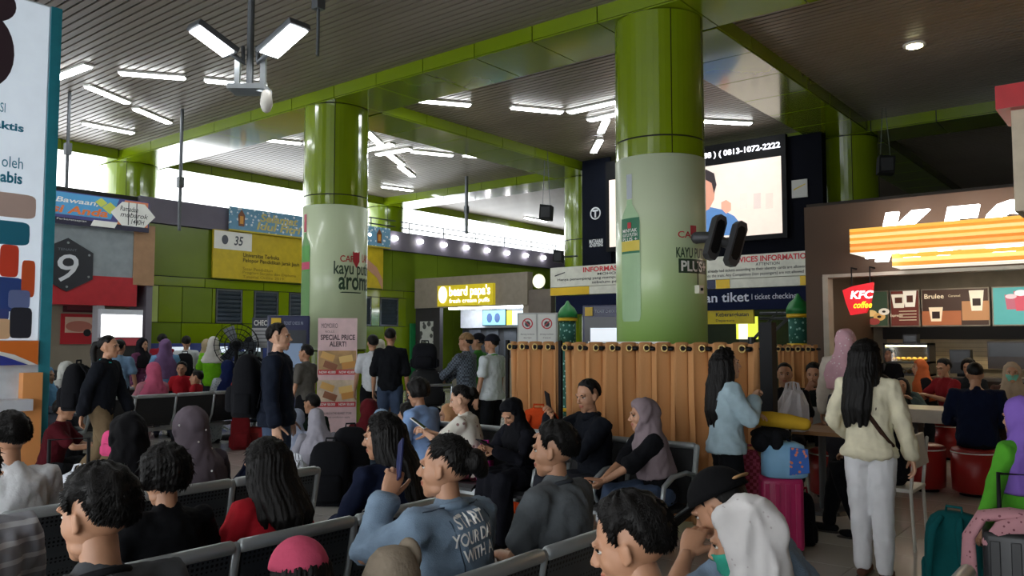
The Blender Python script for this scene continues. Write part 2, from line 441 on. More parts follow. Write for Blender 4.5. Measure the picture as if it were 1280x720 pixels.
# ------------------------------------------------------------------ left wall
XW = -18.75
g = Geo(); g.bb((-18.95, -6, 0), (-18.79, 28.4, 4.93)); wall_left = struct(g, 'wall_left', dark)
def wpanel(y0, y1, z0, z1, mat, name='panel'):
    o = link(name, panel_mesh(y1 - y0, z1 - z0, .04, mat)); o.parent = wall_left
    o.location = (XW - .02, (y0 + y1) / 2, (z0 + z1) / 2); o.rotation_euler = (PI / 2, 0, PI / 2); return o
y = 9.4; k = 0
while y < 17.9:
    m1 = green_pl if k in (0,) else green
    for z0, z1 in ((.02, .97), (.99, 1.99)): wpanel(y + .01, y + 1.09, z0, z1, green if (k + int(z0)) % 3 else green_dk)
    y += 1.1; k += 1
for a, b, mt in ((9.4, 9.9, green_pl), (9.92, 10.5, green), (10.52, 11.3, green_dk)): wpanel(a, b, 2.01, 2.87, mt)
nwin = 0; y = 11.42
louver = M('louver_glass', '3b4650', 0.25, 0.2, 0.1, 5)
while y < 17.2:
    wpanel(y - .1, y - .02 if nwin == 0 else y - .02, 2.01, 2.87, green) if nwin == 0 else None
    wpanel(y + .76, y + 1.08, 2.01, 2.87, green)
    nwin += 1; g = Geo(); P = (-18.79, -18.74)
    for a, b in (((P[0], y, 2.01), (P[1], y + .04, 2.87)), ((P[0], y + .70, 2.01), (P[1], y + .74, 2.87)), ((P[0], y + .04, 2.01), (P[1], y + .7, 2.05)), ((P[0], y + .04, 2.83), (P[1], y + .7, 2.87))): g.bb(a, b)
    wn_ = struct(g, 'window_%d' % nwin, greymetal)
    for q in range(7):
        g = Geo(); g.box((-18.765, y + .37, 2.11 + q * .11), (.012, .655, .115), (0, R(28), 0)); o = g.obj('slat', louver); o.parent = wn_
    y += 1.1
y = 9.4
while y < 18: wpanel(y + .01, y + 1.69, 2.89, 3.10, green); y += 1.7
y = 9.4
while y < 27: wpanel(y + .01, y + 1.99, 3.12, 4.34, green_dk); y += 2.0
y = 18.0
while y < 28: wpanel(y + .01, y + 1.09, .02, 3.1, green_dk); y += 1.1
g = Geo(); g.bb((-18.99, 9.36, 4.36), (-18.68, 28.4, 4.95)); trim = struct(g, 'trim_%d' % (nbeam[0] + 1), grey_parapet)
# thin handrail above the parapet
rail = thing('parapet_railing', 'thin grey railing along the bright opening above the left wall', 'railing', (-18.85, 16.5, 4.95))
for z in (5.12, 5.3): g = Geo(); g.cyl((-18.85, 16.5, z), (-18.85, 28, z), .02, 8); child(g, 'rail', greymetal, rail)
for k in range(8): g = Geo(); g.cyl((-18.85, 16.6 + k * 1.6, 4.95), (-18.85, 16.6 + k * 1.6, 5.3), .02, 8); child(g, 'post', greymetal, rail)
for k in range(9):
    y = 16.3 + k * 1.1; g = Geo(); g.ell((-18.6, y, 4.72), (.07, .09, .07), nu=10, nv=6); o = g.obj('parapet_lamp', glow('fffdf4', 12), smooth=True)
    tag(o, 'small round white lamp in the row along the grey parapet', 'lamp', 'lamps along the parapet')

# remaining shell of the hall
hall_dark = M('hall_wall', '55524e', 0.8, 0, 0.08, 1)
g = Geo(); g.bb((-19, 28.4, 0), (9, 28.6, CEIL + .2)); struct(g, 'wall_far', M('far_wall', '3b3a38', 0.8))
g = Geo(); g.bb((9, -6, 0), (9.2, 28.6, CEIL + .2)); struct(g, 'wall_right', hall_dark)
# unseen side behind the viewer: piers and header round doorways added for fill daylight
g = Geo(); g.bb((-19, -6.2, 4.1), (9, -6, CEIL + .2))
for x in (-19, -13.5, -8): g.bb((x, -6.2, 0), (x + .8, -6, 4.1))
g.bb((-2.5, -6.2, 0), (-1.7, -6, 4.1)); g.bb((2.6, -6.2, 0), (9, -6, 4.1))
struct(g, 'wall_rear', hall_dark)

# ------------------------------------------------------------------ ceiling lights
tube_m = glow('f7fbff', TUBE_E)
TUBES = [(70, 97, 110, 82), (150, 91, 230, 97), (110, 108, 159, 128), (170, 136, 211, 153), (105, 154, 166, 166), (257, 100, 332, 107), (318, 173, 376, 179),
         (459, 165, 475, 180), (459, 187, 490, 180), (472, 193, 512, 186), (485, 192, 503, 206), (515, 189, 565, 194), (580, 194, 628, 198), (500, 208, 516, 220),
         (521, 125, 587, 131), (640, 134, 702, 140), (712, 140, 770, 127), (737, 150, 772, 142), (751, 165, 758, 150), (742, 190, 750, 175), (880, 151, 938, 154), (478, 233, 515, 238), (657, 272, 682, 277)]
tl = []
for x0, y0, x1, y1 in TUBES: tl.append((at_Z(x0, y0, CEIL - .03), at_Z(x1, y1, CEIL - .03)))
for c in ((-4.5, 1.0), (-7.5, -1.0), (-2.2, -1.5), (-10.5, 1.5), (-13.5, -.5), (.5, -2.5), (-8.5, 22.5), (-8.6, 20.2), (2.8, -.8)):
    a = random.choice((0, 90, 35)); d = Vector((math.cos(R(a)), math.sin(R(a)), 0)) * .65; p = Vector((c[0], c[1], CEIL - .03)); tl.append((p - d, p + d))
TUBE_LABELS = ['short strip light right beside the advert tower top', 'long level strip light above the first slanted pair at far left', 'slanted strip light, upper of the two left of the hanging rod', 'slanted strip light, lower of the two left of the hanging rod', 'strip light nearest the sunlit left column', 'strip light partly behind the flood pole', 'strip light just left of the pale wrapped column', 'slanted strip light touching the right edge of the pale wrapped column', 'strip light just right of the pale wrapped column, rising to the right', 'rising strip light in the middle of the crossed cluster', 'falling strip light under the crossed cluster', 'level strip light right of the crossed cluster', 'level strip light farthest right in the back bay', 'lowest falling strip light below the crossed cluster', 'level strip light in the dark bay nearest the beam', 'level strip light in the dark bay nearer the huge column', 'upper rising strip light touching the huge column', 'lower rising strip light touching the huge column', 'short steep strip light left of the huge column', 'lowest short steep strip light left of the huge column', 'strip light right of the huge column above the video screen', 'faint distant strip light above the lantern banner', 'faint distant strip light left of the hanging loudspeaker']
for i, (a, b) in enumerate(tl):
    t = thing('ceiling_tube_light', TUBE_LABELS[i] if i < len(TUBE_LABELS) else 'white strip light on the ceiling out of the picture', 'light', ((a.x + b.x) / 2, (a.y + b.y) / 2, CEIL), 0, 'strip lights on the ceiling')
    d = (b - a); L = min(d.length, 1.9); ang = math.atan2(d.y, d.x); c = (a + b) / 2
    g = Geo(); g.box((c.x, c.y, CEIL - .02), (L + .06, .16, .035), (0, 0, ang)); child(g, 'housing', white, t)
    g = Geo(); g.box((c.x, c.y, CEIL - .048), (L, .13, .02), (0, 0, ang)); child(g, 'diffuser', tube_m, t)
p = at_Z(1143, 55, CEIL)
t = thing('ceiling_downlight', 'single warm round downlight in the dark ceiling', 'light', p)
g = Geo(); g.lathe((p.x, p.y, CEIL - .03), [(.16, 0), (.16, .03)], 20); child(g, 'ring', white, t, True)
g = Geo(); g.lathe((p.x, p.y, CEIL - .045), [(.11, 0), (.11, .02)], 20); child(g, 'lens', glow('fff6c0', 14), t, True)

# ================================================================== SIGNS, SHOPS
def sub(g, name, mats, parent, smooth=False, label=None):
    o = child(g, name, mats, parent, smooth)
    if label: o['label'] = label
    return o
red = paint('b3202c'); navy = paint('1b2247'); yellow = paint('d8b21c'); whitep = paint('e8e8e4'); ink = paint('1a1c22'); beigep = paint('cfc6b4')
redtx = paint('c83038'); cream = paint('d9d6c6')

# ---- advert lettering on the wrapped columns
mp = ColMap(COLS['mid'], CR + .008)
def ctext(mp, txt, x0, y0, x1, y1, mat, parent, bold=.01, shear=0, d=.003):
    u0, v0 = mp.uv(x0, y1); u1, v1 = mp.uv(x1, y0); g = Geo(); text_on(mp, g, txt, u0, v0, u1, v1, d, 0, bold, shear); return sub(g, 'lettering', mat, parent)
dkgreen = paint('23402a')
mpw = wm
ctext(mp, 'CAP', 425, 320, 442, 327, redtx, COLS['mid']); ctext(mp, 'LANG', 452, 320, 458.5, 328, redtx, COLS['mid'])
ctext(mp, 'kayu putih', 417, 330, 458.5, 347.5, dkgreen, COLS['mid'], .012); ctext(mp, 'aroma', 423, 349, 458.2, 362, dkgreen, COLS['mid'], .02)
g = Geo(); u, v = mp.uv(445, 324)
g.add([mp.pt(u + a, v + b, .004) for a, b in ((-.075, .14), (-.04, .11), (0, .12), (.04, .11), (.075, .14), (.075, -.04), (0, -.16), (-.075, -.04))], [(0, 1, 2, 3, 4, 5, 6, 7)]); sub(g, 'emblem', red, COLS['mid'])
u0, v0 = mp.uv(424, 366); g = Geo(); grid_strip(mp, g, [(v0, 0, .42), (v0 + .02, .05, .47)], .003, 6, 0, u0); sub(g, 'underline', dkgreen, COLS['mid'])
def bottle(mp, cx, ytop, ybot, parent, wid, capc, glassc, labc, cap2):
    u, vt = mp.uv(cx, ytop); _, vb = mp.uv(cx, ybot); h = vt - vb
    cap, bod, lab, band = Geo(), Geo(), Geo(), Geo()
    grid_strip(mp, cap, [(vt, -.3 * wid, .3 * wid), (vt - .17 * h, -.28 * wid, .28 * wid)], .003, 4, 0, u)
    prof = [(.175, .27), (.21, .3), (.25, .62), (.29, .9), (.34, 1), (.95, 1), (.985, .93), (1, .8)]
    grid_strip(mp, bod, [(vt - a * h, -b * wid, b * wid) for a, b in prof], .003, 6, 0, u)
    grid_strip(mp, lab, [(vt - .30 * h, -.95 * wid, .95 * wid), (vt - .54 * h, -.95 * wid, .95 * wid)], .005, 6, 0, u)
    grid_strip(mp, band, [(vt - .455 * h, -.95 * wid, .95 * wid), (vt - .525 * h, -.95 * wid, .95 * wid)], .007, 6, 0, u)
    b = sub(bod, 'bottle_print', paint(glassc), parent); b['label'] = 'printed picture of a medicine oil bottle'
    sub(cap, 'bottle_cap_print', paint(capc), parent); sub(lab, 'bottle_label_print', paint(labc), parent); sub(band, 'bottle_label_band', paint(cap2), parent)
    return u, vt, h
mn = ColMap(COLS['near'], CR + .008)
u, vt, h = bottle(mn, 787, 218, 402, COLS['near'], .16, 'aab2b8', '9fc095', '1c6b49', 'd8c34a')
for txt, a, b, c in (('MINYAK', .385, .02, '1'), ('KAYU PUTIH', .415, .022, '2'), ('PLUS +', .445, .022, '3')):
    g = Geo(); text_on(mn, g, txt, u - .12, vt - (a + .012) * h, u + .12, vt - (a - .012) * h, .009, 0, .01); sub(g, 'lettering', whitep, COLS['near'])
g = Geo(); grid_strip(mn, g, [(vt - .33 * h, -.03, .03), (vt - .37 * h, -.03, .03)], .009, 2, 0, u); sub(g, 'emblem', red, COLS['near'])
bottle(mp, 382.5, 268, 400, COLS['mid'], .16, 'b53a50', '6d9a62', '5aa04e', 'c04a6a')
ctext(mn, 'CAP', 847, 290, 868, 297, redtx, COLS['near']); ctext(mn, 'KAYU PUTIH', 845, 312, 880, 322, dkgreen, COLS['near'], .02)
g = Geo(); a = mn.uv(848, 341); b = mn.uv(881, 326); grid_strip(mn, g, [(b[1], 0, b[0] - a[0]), (a[1], 0, b[0] - a[0])], .002, 6, 0, a[0]); sub(g, 'lettering_ground', dkgreen, COLS['near'])
ctext(mn, 'PLUS+', 851, 328, 880, 339, whitep, COLS['near'], .03, 0, .006)
g = Geo(); a = mn.uv(866, 288); grid_strip(mn, g, [(a[1] + .06, -.05, .05), (a[1] - .06, -.05, .05)], .004, 3, 0, a[0]); sub(g, 'emblem', red, COLS['near'])
# socket box with cable on the near column
a = mn.uv(871, 362); c = mn.pt(a[0], a[1], .02)
t = thing('wall_socket', 'small cream socket box with a black knob on the wrapped column', 'socket', c - Vector((0, 0, .05)))
g = Geo(); g.box(c, (.09, .09, .1), (0, 0, mn.a0 + a[0] / mn.r)); sub(g, 'box', cream, t)
g = Geo(); q = mn.pt(a[0], a[1], .07); g.ell(q, (.02, .02, .02), nu=8, nv=6); sub(g, 'knob', black, t)
g = Geo(); g.cyl(mn.pt(a[0], a[1] + .05, .012), mn.pt(a[0], a[1] + .33, .012), .006, 6); sub(g, 'cable', black, t)

# ---- paired dark floodlights on an arm of the near column
a = mn.uv(868, 298); c = mn.pt(a[0], a[1], 0); rt = Vector((math.cos(YAW), math.sin(YAW), 0)); tow = Vector((math.sin(YAW), -math.cos(YAW), 0))
t = thing('column_floodlight', 'pair of dark floodlight heads on a thick arm bolted to the wrapped column', 'floodlight', c)
g = Geo(); g.limb([c + tow * .05, c + rt * .14 + tow * .12, c + rt * .50 + tow * .1 - Vector((0, 0, .12))], [.075, .07, .06], 12); sub(g, 'arm', M('dark_iron', '4a4b4e', .5, .3), t, True)
for k, (dx, dz) in enumerate(((.22, .02), (.47, -.06))):
    q = c + rt * dx + tow * .16 + Vector((0, 0, dz)); g = Geo()
    lean = (rt * .28 + Vector((0, 0, 1))).normalized(); nrm = (rt * .5 + tow).normalized(); sd = lean.cross(nrm).normalized()
    pts = [(-.085, -.26), (-.03, -.31), (.05, -.31), (.085, -.24), (.085, .17), (.05, .24), (-.04, .25), (-.085, .2)]
    g.prism(pts, q - nrm * .05, sd, lean, nrm * .10); sub(g, 'lamp_head', M('dark_iron', '3a3b3d'), t)
    g = Geo(); g.prism([(p[0] * .7, p[1] * .75) for p in pts], q + nrm * .05, sd, lean, nrm * .008); sub(g, 'lens', black, t)

# ---- shop nine (left)
S9 = Plane('X', -17.9)
t = thing('corner_shop', 'grey and red shop unit carrying the black number 9 hexagon', 'shop', (-18.2, 6.0, 0))
yE = S9.uv(193, 300)[0]; yB = S9.uv(167, 300)[0]
zf0, zf1, zr = 2.95, 4.0, 2.32
g = Geo(); S9.box(g, 1.5, zf0, yB, zf1, -.6, 0); sub(g, 'fascia', M('grey_fascia', '858d92', .6), t)
g = Geo(); S9.box(g, yB, zf0 - .15, yE, zf1 + .15, -.8, .03); sub(g, 'brown_panel', M('brown_panel', '9a7758', .6), t)
g = Geo(); S9.box(g, 1.5, zr, yB + .1, zf0, -.6, .02); sub(g, 'red_band', M('red_band', 'a8222c', .4), t)
g = Geo(); g.bb((-18.78, 1.5, 0), (-18.72, yE, 2.4)); sub(g, 'rear_wall', beige_wall, t)
g = Geo(); S9.box(g, S9.uv(124, 380)[0], 0, S9.uv(131, 380)[0], zr, -.3, 0); sub(g, 'post', paint('9a9ca0'), t)
g = Geo(); S9.box(g, S9.uv(183, 390)[0], 0, yE, zf0 - .15, -.8, -.02); sub(g, 'side_pillar', paint('6a6670'), t)
g = Geo(); S9.box(g, 1.5, 0, S9.uv(118, 450)[0], .95, -.5, -.1); sub(g, 'counter', M('dark_counter', '2a2c2e', .5), t)
hx = thing('number_sign', 'black hexagonal plate with a white number 9 on grey shop fascia', 'sign', S9.pt(S9.uv(83, 363)[0], S9.uv(83, 363)[1]))
cu, cv = S9.uv(83, 331); rr = .56; hu = .60
g = Geo(); S9.poly(g, [(cu + hu * math.sin(k * PI / 3), cv + rr * math.cos(k * PI / 3)) for k in range(6)], .0, .05); sub(g, 'plate', M('black_plate', '20222a', .5), hx)
g = Geo(); text_on(S9, g, '9', cu - .20, cv - .36, cu + .22, cv + .22, .056, 0, .0, .15); sub(g, 'numeral', paint('c9ccd2'), hx)
g = Geo(); text_on(S9, g, 'TENANT', cu - .2, cv + .29, cu + .18, cv + .34, .056); sub(g, 'lettering', paint('6a6e78'), hx)
for k in range(6):
    g = Geo(); S9.disc(g, cu + .5 * math.sin(k * PI / 3), cv + .46 * math.cos(k * PI / 3), .025, .025, .05, .06, 8); sub(g, 'bolt', steel, hx)
# hanging banner above it
BN = Plane('X', -17.82)
A = BN.uv(60, 232); B = BN.uv(186, 256); zb, zt = 3.98, 4.66
bn = thing('holiday_banner', 'blue and orange holiday banner with white hexagon above grey shop fascia', 'banner', BN.pt((A[0] + B[0]) / 2, zb))
ua = A[0] - 1.5; ub = B[0]; W = ub - A[0]
g = Geo(); BN.box(g, ua, zb, ub, zt, 0, .03); sub(g, 'sheet', M('banner_violet', '4a4a86', .5), bn)
g = Geo(); BN.poly(g, [(ua, zb + .2), (A[0] + W * .60, zb + .2), (A[0] + W * .68, zt - .02), (ua, zt - .02)], .03, .034); sub(g, 'blue_field', paint('4f9cd0'), bn)
g = Geo(); BN.poly(g, [(A[0] + W * .66, zb + .1), (ub - .03, zb + .1), (ub - .03, zt - .02), (A[0] + W * .74, zt - .02)], .03, .034); sub(g, 'orange_field', paint('d8805a'), bn)
g = Geo(); BN.poly(g, [(ua, zb), (ub, zb), (ub, zb + .1), (ua, zb + .17)], .034, .038); sub(g, 'dark_strip', paint('23213a'), bn)
hc = A[0] + W * .83; g = Geo(); BN.poly(g, [(hc + .5 * math.cos(k * PI / 3), zb + .36 + .30 * math.sin(k * PI / 3)) for k in range(6)], .038, .042); sub(g, 'white_hexagon', whitep, bn)
g = Geo()
for k, (x, z, s, tx) in enumerate(((-.1, .47, .4, 'Ramadan'), (.02, .34, .62, 'mubarok'), (.1, .2, .3, '1440H'))): text_on(BN, g, tx, hc + x - s / 2, zb + z - .05, hc + x + s / 2, zb + z + .06, .045, 0, .005, .25)
for dx in (-.12, .06): BN.box(g, hc + dx, zb + .12, hc + dx + .018, zb + .62, .042, .046)
sub(g, 'calligraphy', ink, bn)
g = Geo(); text_on(BN, g, 'ang Bawaan,', A[0] - .3, zb + .42, A[0] + W * .47, zb + .56, .038, 0, .015, .2); sub(g, 'lettering', whitep, bn)
g = Geo(); text_on(BN, g, 'ensi Anda', A[0] - .3, zb + .23, A[0] + W * .57, zb + .40, .038, 0, .03, .2); sub(g, 'lettering', paint('e07a3c'), bn)
g = Geo(); text_on(BN, g, 'Ditjen Perkeretaapian', A[0] - .1, zb + .07, A[0] + W * .36, zb + .12, .042); sub(g, 'lettering', whitep, bn)
g = Geo(); BN.poly(g, [(A[0] + W * .40, zb + .02), (A[0] + W * .64, zb + .02), (A[0] + W * .67, zb + .15), (A[0] + W * .43, zb + .15)], .038, .044); sub(g, 'logo_patch', whitep, bn)
for dx, dz, s in ((.50, .54, .1), (.59, .44, .13)):
    g = Geo(); q = A[0] + W * dx; BN.poly(g, [(q, zb + dz - s), (q + s * 1.3, zb + dz), (q, zb + dz + s), (q - s * 1.3, zb + dz)], .036, .041); sub(g, 'diamond_ornament', paint('c6cf5c'), bn)
# bread poster, lit screen, small panels
P9 = Plane('X', -18.70)
for nm, lb, x0, y0, x1, y1, c1, c2 in (('bread_poster', 'red poster showing a pink bread loaf on beige shop wall', 76, 392, 123, 430, 'b3262f', 'd8b8a2'), ('dark_poster', 'dark maroon poster above the red bread poster', 79, 375, 124, 391, '4a1620', '6a3038')):
    tt = thing(nm, lb, 'poster', P9.pt(*P9.uv((x0 + x1) / 2, y1)))
    g = Geo(); P9.pbox(g, x0, y0, x1, y1, 0, .02); sub(g, 'sheet', paint(c1), tt)
    g = Geo(); P9.pbox(g, x0 + 5, y0 + 4, x1 - 9, y1 - 14 if y1 > 400 else y1 - 3, .02, .026); sub(g, 'photo', paint(c2), tt)
    if nm == 'bread_poster':
        q = P9.uv(98, 408); g = Geo(); P9.disc(g, q[0], q[1], .28, .12, .026, .034); sub(g, 'loaf_print', paint('c07a6a'), tt)
        q = P9.uv(108, 416); g = Geo(); P9.disc(g, q[0], q[1], .08, .08, .03, .04); sub(g, 'badge', ink, tt)
LB = Plane('X', -17.3)
tt = thing('lit_screen', 'glaring white display panel on the red front beside the shop', 'screen', LB.pt(*LB.uv(152, 421)))
g = Geo(); LB.pbox(g, 126, 386, 178, 422, -.12, 0); sub(g, 'casing', paint('b8bcc4'), tt)
g = Geo(); LB.pbox(g, 127, 393, 177, 421, 0, .01); sub(g, 'panel', glow('ffffff', 3.0), tt)
g = Geo(); LB.pbox(g, 130, 421, 177, 432, -.12, -.02); sub(g, 'lower_band', paint('b0404c'), tt)
g = Geo(); q0 = LB.uv(134, 432); q1 = LB.uv(174, 432); LB.box(g, q0[0], 0, q1[0], q0[1], -.5, -.06); sub(g, 'counter', M('black_counter', '17181a', .5), tt)

# ---- ticket counter under the green wall
tc_ = thing('ticket_counter', 'blue ticket counter with small screens along the green wall', 'counter', (-18.2, 11.5, 0))
g = Geo(); g.bb((-18.6, 9.6, 0), (-17.9, 13.6, 1.0)); sub(g, 'front', M('counter_blue', '22336e', .5), tc_); g = Geo(); g.bb((-18.62, 9.55, 1.0), (-17.85, 13.65, 1.04)); sub(g, 'top', M('counter_top', '7a7e88', .4), tc_)
g = Geo(); g.bb((-18.6, 9.6, 1.04), (-18.5, 13.6, 1.5)); sub(g, 'back_panel', M('counter_blue', '22336e'), tc_)
for k in range(4): g = Geo(); g.bb((-18.2, 9.9 + k * 1.0, 1.12), (-18.16, 10.4 + k * 1.0, 1.42)); sub(g, 'screen', glow('d6e2ee', .7), tc_); g = Geo(); g.bb((-18.2, 10.1 + k, 1.04), (-18.16, 10.2 + k, 1.12)); sub(g, 'screen_foot', black, tc_)
# ---- yellow study sign and lantern banner on the green wall
YS = Plane('X', -18.62)
A = YS.uv(267, 287); B = YS.uv(479, 330); z0, z1 = 3.14, 4.36
tt = thing('yellow_billboard', 'long yellow university billboard with white corner on the green wall', 'sign', YS.pt((A[0] + B[0]) / 2, z0))
g = Geo(); YS.box(g, A[0], z0, B[0], z1, -.06, 0); sub(g, 'board', M('yellow_board', 'c2aa20', .45), tt)
g = Geo(); YS.box(g, A[0] + .02, z1 - .48, A[0] + 1.1, z1 - .02, 0, .006); sub(g, 'white_corner', whitep, tt)
g = Geo(); YS.disc(g, A[0] + .32, z1 - .24, .09, .12, .006, .012); text_on(YS, g, '35', A[0] + .58, z1 - .36, A[0] + .84, z1 - .12, .012, 0, .02, .2); sub(g, 'logo', paint('4a4f5a'), tt)
g = Geo(); text_on(YS, g, 'Universitas Terbuka', A[0] + .85, z1 - .64, A[0] + 1.95, z1 - .53, .006, 0, .015); text_on(YS, g, 'Pelopor Pendidikan Jarak Jauh', A[0] + .85, z1 - .80, A[0] + 2.6, z1 - .67, .006, 0, .015)
text_on(YS, g, 'Kuliah Online', A[0] + 2.95, z1 - .85, A[0] + 3.7, z1 - .6, .006, 0, .015, .3); sub(g, 'lettering', paint('4c4416'), tt)
g = Geo(); text_on(YS, g, 'Sasar Pendidikan', A[0] + .85, z1 - .98, A[0] + 1.75, z1 - .9, .006); text_on(YS, g, 'Program Sarjana dan Diploma', A[0] + .85, z1 - 1.09, A[0] + 2.5, z1 - 1.0, .006); text_on(YS, g, 'Tutorial Online 2019', A[0] + .85, z1 - 1.18, A[0] + 2.1, z1 - 1.11, .006); sub(g, 'small_lettering', paint('7d6d16'), tt)
g = Geo(); q = YS.uv(468, 345); YS.poly(g, [(q[0] - .3, q[1] + .5), (q[0] + .1, q[1] + .25), (q[0] + .33, q[1] - .1), (q[0] + .33, q[1] - .4), (q[0] + .1, q[1] - .05), (q[0] - .3, q[1] + .2)], 0, .005); sub(g, 'arm_print', paint('c09078'), tt)
LN = Plane('X', -18.55)
A = LN.uv(287, 258); B = LN.uv(488, 290); z0, z1 = 4.40, 4.98
tt = thing('lantern_banner', 'blue and white tile patterned banner with lantern above the yellow billboard', 'banner', LN.pt((A[0] + B[0]) / 2, z0))
g = Geo(); LN.box(g, A[0], z0, B[0], z1, -.03, 0); sub(g, 'sheet', pattern('tile_print', '6f9fc0', 'e4ecf2', 9, thr=.30), tt)
g = Geo(); text_on(LN, g, 'Selamat', A[0] + .9, z0 + .28, A[0] + 2.1, z0 + .5, .004, 0, .03, .2); text_on(LN, g, 'Idul Fitri', A[0] + .8, z0 + .06, A[0] + 2.2, z0 + .27, .004, 0, .03, .2); sub(g, 'calligraphy', paint('cdbf72'), tt)
g = Geo(); LN.box(g, A[0], z0 - .04, B[0], z0, -.02, .01); sub(g, 'gold_edge', paint('c2b030'), tt)
for uu in (A[0] + .35, B[0] - .45):
    g = Geo(); LN.poly(g, [(uu, z1 - .05), (uu + .1, z1 - .2), (uu + .08, z0 + .1), (uu - .08, z0 + .1), (uu - .1, z1 - .2)], 0, .01); sub(g, 'lantern_print', paint('7d4a2c'), tt)
    g = Geo(); LN.poly(g, [(uu + .05, z1 - .22), (uu + .05, z0 + .16), (uu - .05, z0 + .16), (uu - .05, z1 - .22)], .01, .014); sub(g, 'lantern_flame_print', paint('e0a040'), tt)

# ---- left advert tower
AD = Plane('X', -10.4)
yE = AD.uv(50, 400)[0]; y0 = yE - 2.6; yM = yE
tt = thing('advert_tower', 'tall white advert tower with luggage picture and teal edge at hall side', 'advert', (-10.8, yE - 1.3, 0))
g = Geo(); AD.box(g, y0, 0, yE, 5.6, -.8, 0); sub(g, 'casing', M('pale_casing', 'c9d4de', .4), tt)
g = Geo(); g.bb((-11.25, yE, 0), (-10.38, yE + .12, 5.6)); sub(g, 'edge_trim', M('teal_trim', '2f8ea0', .3, .2), tt)
def adz(px, py): return AD.uv(px, py)
g = Geo(); AD.box(g, y0, adz(10, 425)[1], yE - .02, 5.58, 0, .01); sub(g, 'poster', glow('d2deea', .45), tt)  # glow put into the sheet to brighten the poster
tealtx = paint('1d7d9c')
for tx, x0, ya, x1, yb, bo in (('aktis', -8, 149, 29, 166, .03), ('SI', 0, 128, 6, 141, .0), ('oleh', 2, 194, 28, 212, 0), ('abis', 0, 213, 27, 231, .03)):
    a = adz(x0, ya); b = adz(x1, yb); g = Geo(); text_on(AD, g, tx, a[0], b[1], b[0], a[1], .014, 0, bo); sub(g, 'lettering', tealtx, tt)
g = Geo(); q = adz(-14, 62); AD.disc(g, q[0], q[1], .26, .42, .01, .014, 24); q = adz(-10, 2); AD.disc(g, q[0], q[1], .25, .22, .01, .014, 24); sub(g, 'figure_print', paint('3a2b33'), tt)
bags = (('c3aaa0', -20, 237, 44, 275), ('1e6f88', -20, 273, 36, 308), ('d8452e', 0, 305, 22, 347), ('2f4a8c', -20, 345, 28, 390), ('d85a2e', 27, 325, 42, 372), ('3c4a86', -20, 385, 10, 400), ('e0b890', -20, 398, 12, 424), ('6a78a8', 10, 362, 36, 386), ('2a2d38', 12, 384, 38, 423))
for i, (c, x0, ya, x1, yb) in enumerate(bags):
    a = adz(x0, ya); b = adz(x1, yb); g = Geo(); n = 20; u = (a[0] + b[0]) / 2; v = (a[1] + b[1]) / 2; ru = (b[0] - a[0]) / 2; rv = (a[1] - b[1]) / 2
    AD.poly(g, [(u + ru * math.copysign(abs(math.cos(2 * PI * k / n)) ** .35, math.cos(2 * PI * k / n)), v + rv * math.copysign(abs(math.sin(2 * PI * k / n)) ** .35, math.sin(2 * PI * k / n))) for k in range(n)], .01, .013 + .0015 * i); sub(g, 'luggage_print', paint(c), tt)
za, zb_ = adz(30, 426)[1], adz(30, 456)[1]
g = Geo(); AD.box(g, y0, zb_, yE - .03, za, 0, .06); sub(g, 'orange_box', paint('e0762c'), tt)
g = Geo(); a = adz(-10, 430)[0]; b = adz(44, 452)[0]; AD.poly(g, [(y0, zb_), (b, zb_), (b - .25, zb_ + .12), (b - .6, za - .07), (y0, za - .02)], .06, .066); sub(g, 'white_curve', whitep, tt)
g = Geo(); AD.poly(g, [(y0, zb_), (b - .1, zb_), (b - .35, zb_ + .10), (b - .7, za - .09), (y0, za - .04)], .066, .072); sub(g, 'blue_curve', paint('33409a'), tt)
g = Geo(); a = adz(24, 466); b = adz(44, 590); AD.box(g, a[0], .02, b[0], a[1], .0, .12); sub(g, 'orange_arch', paint('e8a060'), tt, label='glossy orange arch panel')
g = Geo(); a = adz(-20, 500); b = adz(28, 507); AD.box(g, a[0], b[1] - .04, b[0], a[1], 0, .3); sub(g, 'shelf', paint('c8ccd4'), tt)

# ---- papa's kiosk (back)
KP = Plane('Y', 18.3)
tt = thing('pastry_kiosk', 'pastry kiosk with grey fascia and glowing yellow sign at the back', 'kiosk', (-16.2, 18.8, 0))
xl = KP.uv(521, 400)[0]; xr = KP.uv(662, 400)[0]
zt_ = KP.uv(600, 344)[1]; zb2 = KP.uv(600, 383)[1]
g = Geo(); KP.box(g, xl, zb2, xr, zt_, -.15, .1); sub(g, 'fascia', M('taupe_fascia', '8d8378', .6), tt)
g = Geo(); KP.box(g, xl, 0, KP.uv(551, 400)[0], zb2, -.1, .05); sub(g, 'dark_pier', M('dark_pier', '2c2a2e', .6), tt)
g = Geo(); KP.box(g, KP.uv(655, 400)[0], 0, xr, zb2, -.1, .05); sub(g, 'pier', M('taupe_fascia', '8d8378'), tt)
g = Geo(); KP.box(g, KP.uv(551, 400)[0], KP.uv(600, 409)[1], KP.uv(655, 400)[0], zb2, -1.0, -.9); sub(g, 'bulkhead', M('pale_bulkhead', 'c8cdd6', .4), tt)
g = Geo(); KP.box(g, KP.uv(551, 400)[0], 0, KP.uv(655, 400)[0], KP.uv(600, 409)[1], -1.2, -1.0); sub(g, 'rear_wall', M('kiosk_dark', '33353a', .5), tt)
g = Geo(); KP.box(g, KP.uv(565, 445)[0], 0, KP.uv(655, 445)[0], 1.05, -.5, 0); sub(g, 'counter', M('kiosk_counter', '7a756c', .4), tt)
g = Geo(); g.bb((KP.uv(555, 400)[0], 18.5, zb2 - .05), (KP.uv(650, 400)[0], 18.7, zb2)); sub(g, 'light_strip', glow('f4f8ff', 9), tt)
